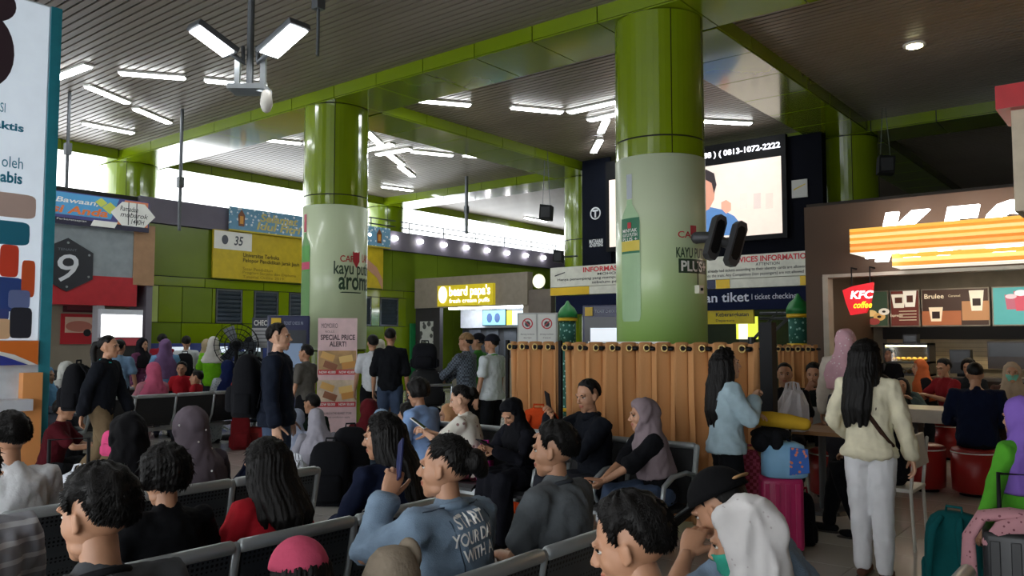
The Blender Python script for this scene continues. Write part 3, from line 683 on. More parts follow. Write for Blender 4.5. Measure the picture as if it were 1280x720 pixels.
for q in range(3):
    g = Geo(); u = KP.uv(560 + q * 22, 430)[0]; KP.box(g, u, 1.1, u + .48, KP.uv(600, 411)[1], -1.0, -.96); sub(g, 'window_panel', M('kiosk_glass', '4c5058', .2), tt)
ks = thing('glowing_kiosk_sign', 'yellow sign with glowing white lettering and egg logo over the pastry kiosk', 'sign', KP.pt(*KP.uv(588, 381)))
g = Geo(); KP.pbox(g, 553, 358, 622, 381, .1, .22); sub(g, 'board', glow('c9b526', .5), ks)
g = Geo(); q = KP.uv(560, 369); KP.disc(g, q[0], q[1], .16, .25, .22, .25); sub(g, 'egg_logo', glow('fffef2', 2.5), ks)
g = Geo(); ptext(KP, g, 'beard papa\'s', 568, 358.5, 619, 372, .23, 0, .02); ptext(KP, g, 'fresh cream puffs', 568, 374, 618, 379, .23, 0, .0); sub(g, 'lettering', glow('fffef2', 2.5), ks)
for nm, lb, x0, x1, cb, c2 in (('menu_screen', 'tilted menu screen showing two figures on blue', 582, 610, '7ac0e4', '38507c'), ('menu_screen', 'tilted menu screen with white and yellow panels', 612, 641, 'b8d8e8', 'c8b832'), ('menu_screen', 'narrow menu screen cut off behind the notice board', 645, 657, '6a7c8c', 'dfe4ea')):
    sc = thing(nm, lb, 'screen', KP.pt(*KP.uv((x0 + x1) / 2, 406)), 0, 'menu screens of the pastry kiosk')
    g = Geo(); KP.pbox(g, x0 - .7, 386.5, x1 + .7, 406.5, -.85, -.80); sub(g, 'casing', black, sc)
    g = Geo(); KP.pbox(g, x0, 387.3, x1, 405.5, -.80, -.79); sub(g, 'display', glow(cb, .7), sc)
    g = Geo(); KP.pbox(g, x0, 387.3, x0 + (x1 - x0) * .25, 405.5, -.79, -.785) if c2 == 'c8b832' else [KP.disc(g, KP.uv(x0 + (x1 - x0) * f, 397)[0], KP.uv(x0, 397)[1], .11, .15, -.79, -.785, 14) for f in (.3, .65)]; sub(g, 'picture', glow(c2, .6), sc)
pp = thing('portrait_poster', 'black and white poster on the dark pier of the pastry kiosk', 'poster', KP.pt(*KP.uv(535, 430)))
g = Geo(); KP.pbox(g, 527, 402, 543, 431, .05, .07); sub(g, 'sheet', pattern('grey_print', 'b8bab8', '4a4c4c', 5, thr=.4), pp)
wl = KP.pt(*KP.uv(679, 352), .2)
ww = thing('bulkhead_lamp', 'round pale wall lamp above the grey column piece near the kiosk', 'lamp', wl)
g = Geo(); g.ell(wl, (.2, .12, .2)); sub(g, 'shade', glow('efeccf', 1.2), ww, True); g = Geo(); g.cyl((wl.x, wl.y, wl.z), (wl.x, 18.5, wl.z - .35), .03, 8); sub(g, 'bracket', greymetal, ww)
g = Geo(); KP.box(g, KP.uv(662, 400)[0], 0, KP.uv(690, 400)[0], KP.uv(670, 362)[1], -.2, .05); o = g.obj('trim_90', M('ribbed_pier', '6b625c', .6)); o['kind'] = 'structure'
GD = Plane('X', -18.68); g = Geo(); a = GD.uv(512, 402); b = GD.uv(548, 402); GD.box(g, a[0], 0, b[0], 2.1, 0, .06); dd = struct(g, 'door_1', M('green_door', '1f7a45', .4))
g = Geo(); g.cyl((-18.6, b[0] - .25, 1.0), (-18.6, b[0] - .25, 1.25), .02, 8); o = g.obj('door_handle', steel); o.parent = dd

# ---- gate wall with screen
GW = Plane('Y', 16.5)
xa, xb = GW.uv(728, 300)[0], GW.uv(1030, 300)[0]
g = Geo(); g.bb((xa, 16.5, 3.3), (xb, 16.75, SOF)); gate = struct(g, 'wall_gate', M('navy_wall', '0b0d15', .9, spec=.1))
TP = thing('logo_panel', 'dark navy panel with round white T logo beside the distant column', 'sign', GW.pt(*GW.uv(746, 330)))
g = Geo(); GW.pbox(g, 729, 202, 765, 333, 0, .04); sub(g, 'board', M('navy_board', '10141f', .8, spec=.1), TP)
g = Geo(); q = GW.uv(745.5, 267); n = 24
for k in range(n):
    a0, a1 = 2 * PI * k / n, 2 * PI * (k + 1) / n; GW.poly(g, [(q[0] + .15 * math.cos(a0), q[1] + .15 * math.sin(a0)), (q[0] + .15 * math.cos(a1), q[1] + .15 * math.sin(a1)), (q[0] + .12 * math.cos(a1), q[1] + .12 * math.sin(a1)), (q[0] + .12 * math.cos(a0), q[1] + .12 * math.sin(a0))], .04, .05)
text_on(GW, g, 'T', q[0] - .08, q[1] - .1, q[0] + .08, q[1] + .09, .05, 0, .05); ptext(GW, g, 'MATAHARI', 738, 300, 755, 303.5, .05, 0, .02); ptext(GW, g, 'ADVERTISING', 738, 305, 755, 308, .05, 0, .02); sub(g, 'logo', paint('d8dce0'), TP)
LS = thing('led_screen', 'large bright video screen showing a man in blue shirt on gate wall', 'screen', GW.pt(*GW.uv(930, 296)))
x0 = GW.uv(765, 250)[0]; x1 = GW.uv(980, 250)[0]; zt_ = GW.uv(930, 203)[1]; zb_ = GW.uv(930, 296)[1]
g = Geo(); GW.box(g, x0 - .1, zb_ - .1, x1 + .1, zt_ + .45, 0, .12); sub(g, 'casing', black, LS)
g = Geo(); GW.box(g, x0, zb_, x1, zt_, .12, .125); sub(g, 'display', glow('e6d6c8', .85), LS)
g = Geo(); a = GW.uv(880, 290); 
def gp(l): return [GW.uv(px, py) for px, py in l]
g = Geo(); GW.poly(g, gp([(850, 297.5), (850, 262), (878, 258), (892, 260), (906, 263), (921, 271), (931, 284), (936, 294)]), .125, .13); sub(g, 'shirt_picture', glow('4f7ab0', .8), LS)
g = Geo(); GW.poly(g, gp([(866, 262), (866, 235), (872, 222), (884, 218), (894, 222), (897, 236), (896, 250), (890, 262), (880, 268)]), .13, .134); sub(g, 'face_picture', glow('c98c74', .9), LS)
g = Geo(); GW.poly(g, gp([(864, 238), (864, 222), (872, 214), (886, 213), (896, 218), (899, 232), (896, 243), (893, 230), (886, 226), (872, 228)]), .134, .138); sub(g, 'hair_picture', glow('2c1c22', .3), LS)
g = Geo(); GW.poly(g, gp([(905, 262), (905, 254), (911, 251), (917, 255), (917, 264), (911, 268)]), .134, .138); sub(g, 'figure_picture', glow('e0a088', .9), LS)
for k, (xx, c) in enumerate(((928, 'd8c8bc'), (945, 'c8b8b0'), (960, 'd0c0b4'))):
    g = Geo(); GW.poly(g, gp([(xx, 262), (xx, 243), (xx + 9, 242), (xx + 9, 261)]), .125, .129); sub(g, 'background_picture', glow(c, 1.1), LS)
g = Geo(); text_on(GW, g, '( 0859-8888 ) ( 0813-1072-2222', GW.uv(845, 190)[0], zt_ + .14, GW.uv(978, 190)[0], zt_ + .30, .125, 0, .02); sub(g, 'lettering', glow('f4f4ff', 3), LS)
wp = thing('wall_notice', 'small white notice with yellow swoosh on the dark gate wall', 'notice', GW.pt(*GW.uv(1000, 247)))
g = Geo(); GW.pbox(g, 990, 226, 1010, 246, 0, .03); sub(g, 'sheet', paint('a8a8a4'), wp)
g = Geo(); q = GW.uv(1000, 234); GW.poly(g, [(q[0] - .12, q[1] - .06), (q[0] + .12, q[1] + .04), (q[0] + .12, q[1] + .06), (q[0] - .12, q[1] - .03)], .03, .034); sub(g, 'swoosh', paint('b09a30'), wp)
GS = Plane('Y', 16.2)
xa = GS.uv(688, 340)[0]; xb = GS.uv(1010, 340)[0]
z3, z2, z1, z0 = 3.34, 2.86, 2.66, 2.2
iS = thing('service_sign', 'long white service information sign with red heading over the ticket gate', 'sign', (xa, 16.3, z1))
g = Geo(); GS.box(g, xa, z2, xb, z3, -.15, 0); sub(g, 'board', M('sign_cream', 'd2d2c6', .5), iS)
g = Geo(); GS.box(g, xa, z1, xb, z2 - .01, -.14, -.01); sub(g, 'lower_strip', M('sign_cream', 'd2d2c6'), iS)
for ya_, yb_ in ((xa, GS.uv(736, 350)[0]), (GS.uv(895, 350)[0], GS.uv(912, 350)[0]), (GS.uv(1000, 350)[0], xb)): g = Geo(); GS.box(g, ya_, z1, yb_, z2 - .01, -.01, .005); sub(g, 'yellow_block', yellow, iS)
g = Geo(); GS.box(g, GS.uv(860, 350)[0], z1, GS.uv(894, 350)[0], z2 - .01, -.01, .004); sub(g, 'navy_block', navy, iS)
def gst(txt, x0, x1, a, b, mat, nm='lettering', bo=.01):
    g = Geo(); text_on(GS, g, txt, GS.uv(x0, 350)[0], z2 + a, GS.uv(x1, 350)[0], z2 + b, .005, 0, bo); sub(g, nm, mat, iS)
gst('INFORMASI LAYANAN', 729, 822, .325, .445, redtx, 'heading', .03); gst('SERVICES INFORMATION', 911, 1016, .325, .445, redtx, 'heading', .03)
gst('MOHON PERHATIAN', 747, 820, .24, .30, ink); gst('Hanya penumpang yang mempunyai tiket dan identitas', 697, 830, .13, .21, ink); gst('sebelum peron dapat masuk', 740, 822, .03, .11, ink); gst('ATTENTION', 945, 975, .24, .30, ink)
gst('Passengers who already had tickets according to their identity cards are allowed', 856, 1008, .13, .21, ink); gst('into the train. Any Companions (non passengers) are not allowed', 882, 1005, .03, .11, ink)
g = Geo(); q = GS.uv(700, 344); GS.poly(g, [(q[0] - .15, q[1] - .03), (q[0] + .15, q[1] + .05), (q[0] + .15, q[1] + .07), (q[0] - .15, q[1])], .004, .008); sub(g, 'swoosh', ink, iS)
tS = thing('ticket_check_sign', 'navy ticket checking sign with pale lettering under the service sign', 'sign', (GS.uv(860, 380)[0], 16.3, z0))
g = Geo(); GS.box(g, xa + .2, z0, xb, z1 - .02, -.2, .05); sub(g, 'board', M('navy_sign', '131a34', .8, spec=.1), tS)
g = Geo(); text_on(GS, g, 'Pemeriksaan tiket', GS.uv(815, 375)[0], z0 + .17, GS.uv(937.5, 375)[0], z0 + .37, .056, 0, .015); text_on(GS, g, 'l ticket checking', GS.uv(941, 375)[0], z0 + .17, GS.uv(997, 375)[0], z0 + .32, .056, 0, .0); sub(g, 'lettering', paint('c4c8d8'), tS)
g = Geo(); g.bb((xa, 16.4, 0), (xa + .2, 16.7, z3)); g2 = struct(g, 'trim_91', M('gate_post', '3a4a30', .5))
g = Geo(); g.bb((xb - .15, 16.4, 0), (xb + .1, 16.7, z3)); struct(g, 'trim_92', M('gate_post', '3a4a30'))
dS = thing('departure_sign', 'yellow departure sign with dark lettering hanging under the navy sign', 'sign', GS.pt(*GS.uv(908, 405)))
g = Geo(); a_, b_ = GS.uv(872, 395), GS.uv(942, 395); zd = GS.uv(905, 405)[1]; GS.box(g, a_[0], zd, b_[0], z0, -.06, 0); sub(g, 'board', M('departure_yellow', 'c8b400', .45), dS)
g = Geo(); text_on(GS, g, 'Keberangkatan', GS.uv(895, 395)[0], zd + .13, GS.uv(936, 395)[0], zd + .24, .005, 0, .02); sub(g, 'lettering', ink, dS)
g = Geo(); text_on(GS, g, 'Departure', GS.uv(895, 395)[0], zd + .03, GS.uv(918, 395)[0], zd + .1, .005); sub(g, 'lettering', ink, dS)
# what shows through the gate
GB = Plane('Y', 20.0)
gl = thing('lit_hall_poster', 'bright yellow green lit panel seen through the gate under departure sign', 'panel', GB.pt(*GB.uv(935, 430)))
g = Geo(); GB.pbox(g, 921, 396, 948, 424, 0, .05); sub(g, 'face', glow('d3dc4a', 1.3), gl); g = Geo(); q = GB.uv(934, 424); GB.box(g, q[0] - .2, 0, q[0] + .2, q[1], -.02, .03); sub(g, 'stand', greymetal, gl)
g = Geo(); GB.pbox(g, 924, 405, 936, 424, .05, .055); sub(g, 'white_print', glow('f4f2da', 1.3), gl)
lf = thing('barrier_truss', 'grey lifted barrier truss beside the lit panel behind the gate', 'barrier', GS.pt(GS.uv(960, 430)[0], 0, -1))
GL = Plane('Y', 17.6)
for a, b in (((935, 432), (972, 390)), ((942, 438), (985, 398)), ((950, 398), (990, 398)), ((950, 392), (985, 392))):
    g = Geo(); g.cyl(GL.pt(*GL.uv(*a)), GL.pt(*GL.uv(*b)), .035, 8); sub(g, 'bar', greymetal, lf)
q = GL.pt(*GL.uv(940, 438)); g = Geo(); g.cyl((q.x, q.y, 0), (q.x, q.y, q.z + .3), .09, 10); sub(g, 'post', greymetal, lf)
g = Geo(); GB.box(g, GB.uv(700, 400)[0], 0, GB.uv(1005, 400)[0], 2.9, -.8, -.7); o = struct(g, 'wall_inner', M('inner_wall', '2e3c2a', .7))

# ---- green minaret posts
def minaret(x, y, label):
    t = thing('ornament_post', label, 'ornament', (x, y, 0), 0, 'green minaret ornaments')
    g = Geo(); g.lathe((0, 0, 0), [(.2, 0), (.2, .08), (.17, .1), (.17, 1.45)], 20); loc_child(g, 'shaft', pattern('minaret_print', '1f5c50', '8fc0b8', 12, thr=.25), t, True)
    for z in (.1, 1.45, 1.98): g = Geo(); g.lathe((0, 0, z), [(.2, 0), (.2, .07)], 20); loc_child(g, 'gold_ring', yellow, t, True)
    g = Geo(); g.lathe((0, 0, 1.5), [(.17, 0), (.17, .5)], 20); loc_child(g, 'drum', MATS["minaret_print"], t, True)
    g = Geo(); g.lathe((0, 0, 2.05), [(.21, 0), (.2, .1), (.15, .2), (.06, .28), (.02, .36)], 20); loc_child(g, 'dome', M('dome_green', '1d7a3a', .4), t, True)
p = at_depth(710, 500, 17.2); minaret(p.x, p.y, 'green minaret ornament with gold rings left of the navy ticket machine')
p = at_depth(1000, 500, 14.6); minaret(p.x, p.y, 'green minaret ornament with blue pattern under the ticket checking sign')
# ---- navy ticket machine behind the curtain
def machine(name, label, x, y, rz, w=.75, h=2.1, scr='dfe6f0'):
    t = thing(name, label, 'kiosk', (x, y, 0), rz)
    g = Geo(); g.bb((-w / 2, -.3, 0), (w / 2, .3, h)); loc_child(g, 'body', M('machine_navy', '1d2652', .35), t, False, .02)
    g = Geo(); g.bb((-w / 2 + .05, -.33, h * .52), (w / 2 - .05, -.295, h - .22)); loc_child(g, 'bezel', M('bezel_grey', '30343c', .3), t)
    g = Geo(); g.bb((-w / 2 + .16, -.34, h * .60), (w / 2 - .1, -.325, h - .42)); loc_child(g, 'screen', glow(scr, .8), t)
    g = Geo(); g.bb((-w / 2 + .06, -.345, h - .2), (-w / 2 + .2, -.3, h - .04)); loc_child(g, 'yellow_badge', yellow, t)
    g = Geo(); V, F, sz = text_geo('TICKET CHECK IN'); g.add([(-w / 2 + .24 + q[0] / sz[0] * (w - .34), -.305, h - .14 + q[1] / sz[1] * .05) for q in V], F); loc_child(g, 'lettering', paint('9aa2b8'), t)
    g = Geo(); g.bb((-w / 2 + .12, -.42, h * .42), (w / 2 - .12, -.29, h * .46)); loc_child(g, 'ledge', steel, t)
    return t
p = at_depth(759, 500, 15.2); machine('ticket_machine', 'navy ticket machine with bright screen behind the tan curtain', p.x, p.y, R(20), .78, 2.22)
p = at_depth(360, 500, 12.6); machine('ticket_machine', 'tall navy check-in machine with yellow badge behind the man with backpack', p.x, p.y, R(52), .62, 1.95, '5a6a80')
def ltext(g, txt, x0, z0, x1, z1, y, bold=0.0, mi=0, shear=0.0):
    """lettering in a thing's own x-z plane, read from -y"""
    V, F, sz = text_geo(txt, bold, shear); g.seg.append(len(g.f)); return g.add([(x0 + q[0] / sz[0] * (x1 - x0), y, z0 + q[1] / sz[1] * (z1 - z0)) for q in V], F, mi)
p = at_depth(326, 500, 13.6)
ck = thing('check_sign', 'white notice stand headed CHECK beside the tall check-in machine', 'sign', (p.x, p.y, 0), R(52))
g = Geo(); g.bb((-.16, -.02, 1.45), (.16, .02, 1.95)); loc_child(g, 'board', paint('c4c6c8'), ck)
g = Geo(); g.bb((-.16, -.03, 1.78), (.16, -.02, 1.95)); loc_child(g, 'header', paint('343a48'), ck)
g = Geo(); ltext(g, 'CHECK', -.13, 1.82, .14, 1.91, -.035, .02); loc_child(g, 'lettering', whitep, ck)
g = Geo()
for k in range(4): g.bb((-.12, -.025, 1.72 - k * .06), (.11, -.021, 1.735 - k * .06))
loc_child(g, 'small_lettering', paint('5a5c60'), ck)
g = Geo(); g.cyl((0, 0, .03), (0, 0, 1.46), .02, 10); loc_child(g, 'pole', greymetal, ck); g = Geo(); g.lathe((0, 0, 0), [(.2, 0), (.18, .03)], 20); loc_child(g, 'base', greymetal, ck, True)

# ---- pink price banner
p = at_depth(421, 500, 12.3)
bn = thing('price_banner', 'pink roll-up banner announcing a special price for cream rolls', 'banner', (p.x, p.y, 0), R(45))
g = Geo(); g.bb((-.29, -.01, .1), (.29, .01, 1.91)); loc_child(g, 'sheet', M('pink_sheet', 'd9b9bb', .5), bn)
g = Geo(); g.bb((-.31, -.12, 0), (.31, .12, .1)); loc_child(g, 'base', steel, bn, False, .01)
g = Geo(); ltext(g, 'MOMOIRO', -.24, 1.76, 0, 1.83, -.013, .0); ltext(g, 'ROLLS', -.18, 1.69, -.05, 1.72, -.013); ltext(g, 'SPECIAL PRICE', -.25, 1.58, .26, 1.66, -.013, .03); ltext(g, 'ALERT!', -.12, 1.48, .13, 1.56, -.013, .03); loc_child(g, 'lettering', paint('4a3038'), bn)
for nm, z0, z1, cc in (('upper_photo', 1.13, 1.42, 'b08a58'), ('lower_photo', .66, .98, 'c8b49a')):
    g = Geo(); g.bb((-.28, -.014, z0), (.28, -.011, z1)); loc_child(g, nm, M(nm + '_print', cc, .5, 0, .3, 6), bn)
    for k, (a, b, c) in enumerate(((-.14, .06, 'd9a95c'), (.13, .02, 'e0bb6c'), (-.1, -.08, '8d5432'), (.17, -.07, 'c68a3a'))):
        zc = (z0 + z1) / 2 + b; g = Geo(); g.box((a, -.018, zc), (.2, .006, .1), (0, R(20 - 30 * (k % 2)), 0)); loc_child(g, 'roll_print', paint(c), bn)
for z0, tx in ((1.06, ('NOW 40.000', 'NOW 42.000')), (.58, ('NOW 50.000', 'NOW 50.000'))):
    g = Geo(); g.bb((-.28, -.02, z0), (.28, -.013, z0 + .075)); loc_child(g, 'price_strip', paint('c02a34'), bn)
    g = Geo(); ltext(g, tx[0], -.26, z0 + .018, -.02, z0 + .058, -.023, .02); ltext(g, tx[1], .03, z0 + .018, .26, z0 + .058, -.023, .02); loc_child(g, 'lettering', whitep, bn)
g = Geo(); ltext(g, 'AVAILABLE IN THE NEAREST STORE', -.24, .47, .22, .5, -.013, .01); ltext(g, 'terms and conditions apply', -.24, .41, .2, .44, -.013); loc_child(g, 'small_lettering', paint('5a4046'), bn)

# ---- pedestal fan
p = at_depth(294, 500, 13.2)
fan = thing('pedestal_fan', 'big dark pedestal fan standing before the lime green wall', 'fan', (p.x, p.y, 0), R(60))
g = Geo(); g.lathe((0, 0, 0), [(.25, 0), (.23, .05), (.05, .07)], 20); loc_child(g, 'base', black, fan, True)
g = Geo(); g.cyl((0, 0, .05), (0, 0, 1.45), .03, 10); loc_child(g, 'pole', black, fan)
g = Geo(); g.limb([(0, .02, 1.5), (0, .2, 1.5)], [.09, .08], 12); loc_child(g, 'motor', black, fan, True)
g = Geo()
for r in (.1, .18, .26, .34): 
    for k in range(24):
        a, b = 2 * PI * k / 24, 2 * PI * (k + 1) / 24
        for yy in (-.1, .06): g.cyl((r * math.cos(a), yy + (.34 - r) * .15 * (-1 if yy < 0 else 1), 1.5 + r * math.sin(a)), (r * math.cos(b), yy + (.34 - r) * .15 * (-1 if yy < 0 else 1), 1.5 + r * math.sin(b)), .005, 4)
for k in range(24):
    a = 2 * PI * k / 24; g.cyl((.03 * math.cos(a), -.15, 1.5 + .03 * math.sin(a)), (.35 * math.cos(a), -.1, 1.5 + .35 * math.sin(a)), .004, 4); g.cyl((.35 * math.cos(a), -.1, 1.5 + .35 * math.sin(a)), (.35 * math.cos(a), .06, 1.5 + .35 * math.sin(a)), .004, 4)
loc_child(g, 'cage', black, fan)
for k in range(3):
    g = Geo(); a = 2 * PI * k / 3; g.prism([(.03, -.05), (.3, -.12), (.32, .06), (.03, .05)], (0, -.02, 1.5), (math.cos(a), .05, math.sin(a)), (-math.sin(a), .25, math.cos(a)), (0, .006, 0)); loc_child(g, 'blade', M('smoke_blade', '3a4148', .3), fan)

# ---- hung pole with floods and camera
c = at_depth(312, 112, 8.0)
t = thing('flood_pole', 'ceiling pole carrying two glaring flood lamps and a white dome camera', 'lamp', (c.x, c.y, c.z))
g = Geo(); g.cyl((c.x, c.y, c.z), (c.x, c.y, CEIL), .035, 10); child(g, 'pole', greymetal, t)
g = Geo(); g.box((c.x, c.y, c.z), (.36, .26, .05), (0, 0, YAW)); child(g, 'tray', steel, t)
for k, dx in enumerate((-.12, .13)):
    g = Geo(); g.box((c.x + dx * math.cos(YAW), c.y + dx * math.sin(YAW), c.z + .17), (.05, .05, .30), (0, 0, YAW)); child(g, 'bracket', steel, t)
for k, (e0, e1) in enumerate((((286, 68), (243, 36)), ((336, 69), (374, 35)))):
    a = at_depth(*e0, 7.9); b = at_depth(*e1, 7.65); d = (b - a).normalized(); sd = d.cross(Vector((0, 0, 1))).normalized(); nn = d.cross(sd).normalized()
    rm = Matrix((d, sd, nn)).transposed(); m = (a + b) / 2; L = (b - a).length
    if nn.z > 0: nn = -nn
    g = Geo(); g.box(m - nn * .035, (L + .06, .24, .06), rm); lh = child(g, 'lamp_head', greymetal, t, False, .01)
    g = Geo(); g.box(m + nn * .0, (L * .98, .205, .012), rm); child(g, 'lens', glow('ffffff', FLOOD_E), t)
    g = Geo(); g.limb([a - d * .02 - nn * .03, a - d * .16 - nn * .02, Vector((c.x, c.y, c.z + .3)) + (a - c) * .35], [.03, .028, .02], 8); child(g, 'arm', greymetal, t, True)
q = at_depth(333, 130, 7.9); g = Geo(); g.limb([q + Vector((0, 0, .1)), q, q - Vector((0, 0, .05))], [.05, .06, .045], 12); child(g, 'dome_camera', M('camera_white', 'b8b6ae', .35), t, True)
g = Geo(); g.limb([Vector((c.x, c.y, c.z + .02)), q + Vector((0, 0, .12))], .02, 8); child(g, 'camera_arm', steel, t)
# slim rods and hung speakers
for px, y1, d, lb in ((397, 70, 8.6, 'thin empty ceiling rod right of the flood pole'), (224, 288, 15.5, 'thin grey hanging rod with junction box left of the green column'), (583, 292, 22, 'thin hanging rod before the bright opening'), (83, 235, 14.5, 'thin hanging rod above the holiday banner')):
    b = at_depth(px, y1, d); t = thing('ceiling_rod', lb, 'rod', b)
    g = Geo(); g.cyl(b, (b.x, b.y, CEIL + .02), .025 * d / 12, 8); child(g, 'rod', greymetal, t)
    g = Geo(); k = b + Vector((0, 0, (CEIL - b.z) * .35)); g.bb((k.x - .05, k.y - .05, k.z), (k.x + .05, k.y + .05, k.z + .2)); child(g, 'junction_box', greymetal, t)
for px, py, d, sz, lb in ((683, 266, 19, .3, 'black loudspeaker hanging on thin wires before the distant ceiling'), (1107, 207, 15.5, .3, 'black loudspeaker hanging beside the dim green column'), (698, 321, 19.3, .24, 'small black loudspeaker under the slim distant column')):
    b = at_depth(px, py, d); t = thing('loudspeaker', lb, 'speaker', b, R(25)); 
    g = Geo(); g.prism([(-.5, -.5), (.42, -.62), (.5, .5), (-.42, .62)], (0, -sz * .5, 0), (sz, 0, 0), (0, 0, sz), (0, sz, 0)); loc_child(g, 'cabinet', black, t, False, .01)
    g = Geo(); g.bb((-sz * .35, -sz * .53, -sz * .4), (sz * .35, -sz * .5, sz * .4)); loc_child(g, 'grille', M('grille_grey', '26282b', .7), t)
    if px != 698:
        for s in (-.3, .3): g = Geo(); g.cyl((sz * s, 0, sz * .4), (sz * s * .3, 0, CEIL - b.z), .006, 5); loc_child(g, 'wire', greymetal, t)
    else:
        g = Geo(); g.cyl((0, sz * .4, 0), (.3, .9, .1), .02, 6); loc_child(g, 'bracket', greymetal, t)

# ---- fried chicken shop
YF = 12.5; FP = Plane('Y', YF)
xl = FP.uv(1006, 300)[0]; xo = FP.uv(1029, 360)[0]; zt = 3.6; zh = FP.uv(1029, 346)[1]
brown = M('brown_wall', '533f31', .6, 0, .05, 1.2)
sh = thing('chicken_shop', 'brown fronted fried chicken shop with a wide lit opening', 'shop', (xl, YF, 0))
g = Geo(); g.bb((xl, YF, zh), (8.9, YF + .18, zt)); sub(g, 'fascia', brown, sh)
g = Geo(); g.bb((xl, YF, 0), (xo, YF + .18, zh)); sub(g, 'pier', brown, sh)
g = Geo(); g.bb((xl, YF + .18, 0), (xl + .12, 16.2, zt)); sub(g, 'side_wall', brown, sh)
g = Geo(); g.bb((xo, YF - .03, 0), (xo + .08, YF + .2, zh)); sub(g, 'jamb', M('pale_jamb', 'b4aca0', .5), sh)
g = Geo(); g.bb((xo, YF - .02, zh - .02), (8.9, YF + .2, zh + .03)); sub(g, 'head_track', M('pale_jamb', 'b4aca0'), sh)
g = Geo(); g.bb((xl + .12, 15.6, 0), (8.9, 15.7, 3.2)); sub(g, 'rear_wall', M('shop_rear', '7d7668', .7), sh)
g = Geo(); g.bb((xl + .12, YF + .18, 2.75), (8.9, 15.6, 2.8)); sub(g, 'shop_ceiling', M('shop_ceiling', '8a867e', .7), sh)
g = Geo(); g.bb((xl, YF + .1, zt), (8.9, 16.2, zt + .06)); sub(g, 'roof', M('shop_roof', '3a332c', .8), sh)
MB_ = Plane('Y', 15.5)
g = Geo(); MB_.pbox(g, 1108, 410, 1400, 424, 0, .25); sub(g, 'black_shelf', black, sh)
for k in range(9):
    g = Geo(); z = 1.1 + k * .072; g.bb((MB_.uv(1108, 430)[0], 15.54, z), (8.8, 15.58, z + .066)); sub(g, 'wall_board', M('cream_board', 'b9a98c', .6), sh)
for k, x in enumerate((-2.6, -.6, 1.4)):
    o = thing('shop_ceiling_light', 'recessed warm panel light in the fried chicken shop ceiling', 'light', (x, 14.2, 2.75), 0, 'panel lights of the fried chicken shop')
    g = Geo(); g.bb((x - .4, 14.0, 2.71), (x + .4, 14.4, 2.75)); sub(g, 'panel', glow('ffe9c8', 7), o)
# menu boards
def menu(x0, x1, lb, base, items):
    t = thing('menu_board', lb, 'menu board', MB_.pt(*MB_.uv((x0 + x1) / 2, 408)), 0, 'menu boards of the chicken shop')
    za, zb = MB_.uv(1180, 361)[1], MB_.uv(1180, 408)[1]; u0 = MB_.uv(x0, 380)[0]; u1 = MB_.uv(x1, 380)[0]
    g = Geo(); MB_.box(g, u0, zb, u1, za, .02, .08); sub(g, 'casing', M('pale_jamb', 'b4aca0'), t)
    g = Geo(); MB_.box(g, u0 + .02, zb + .02, u1 - .02, za - .02, .08, .085); sub(g, 'face', glow(base, .9), t)
    for k, (kind, fu, fv, ru, rv, c) in enumerate(items):
        u = u0 + (u1 - u0) * fu; v = zb + (za - zb) * fv; g = Geo(); d = .086 + .002 * k
        if kind == 'o': MB_.disc(g, u, v, ru, rv, d - .001, d + .002)
        elif kind == 'b': MB_.box(g, u - ru, v - rv, u + ru, v + rv, d - .001, d + .002)
        elif kind == 'cup': MB_.poly(g, [(u - ru * .7, v - rv), (u + ru * .7, v - rv), (u + ru, v + rv), (u - ru, v + rv)], d - .001, d + .002)
        else: text_on(MB_, g, kind, u - ru, v - rv, u + ru, v + rv, d + .003, 0, .01)
        sub(g, 'picture' if kind in ('o', 'b', 'cup') else 'lettering', glow(c, .85), t)
menu(1067, 1112, 'dark green menu board showing ringed donuts', '33402f', [('o', .25, .25, .1, .07, '7a4a22'), ('o', .52, .38, .1, .06, 'd8b070'), ('o', .75, .28, .1, .07, 'c89858'), ('o', .88, .42, .09, .06, 'd8ccb8'), ('o', .6, .15, .1, .06, '8a3a34'), ('o', .25, .25, .035, .025, '1a1a14'), ('o', .75, .28, .035, .025, '2a2018'), ('o', .88, .42, .03, .02, '2a2018')])
menu(1114, 1151, 'maroon espresso menu board with coffee cups', '5c2a22', [('cup', .3, .7, .12, .12, 'd9cdb8'), ('cup', .68, .75, .11, .14, 'e2d8c6'), ('b', .3, .72, .06, .05, '4a2a20'), ('b', .68, .75, .05, .06, '4a2a20'), ('Espresso', .22, .3, .1, .03, 'd8c8a8'), ('b', .6, .42, .14, .006, 'c8b898'), ('b', .6, .34, .14, .006, 'c8b898'), ('b', .6, .26, .14, .006, 'c8b898'), ('b', .6, .18, .14, .006, 'c8b898')])
menu(1153, 1238, 'wide brown brulee menu board with two cups', '3c2a22', [('b', .3, .22, .3, .12, '9a5a38'), ('b', .8, .4, .2, .16, 'a87850'), ('cup', .22, .32, .11, .12, 'e0c8a8'), ('b', .22, .3, .06, .06, '2a1c18'), ('cup', .82, .66, .11, .17, 'e0d4bc'), ('b', .82, .62, .06, .06, '2a1c18'), ('Brulee', .2, .8, .15, .04, 'e0d0b0'), ('Caramel', .5, .8, .09, .02, 'c0b090')])
menu(1241, 1330, 'teal menu board showing pink iced drinks', '4f9a98', [('cup', .28, .6, .09, .12, 'b06070'), ('cup', .42, .62, .1, .16, 'c05060'), ('cup', .56, .6, .09, .12, 'b06070'), ('o', .42, .82, .09, .05, 'e8e0e0'), ('o', .28, .74, .08, .04, 'd8c0c4'), ('o', .56, .74, .08, .04, 'd8c0c4')])
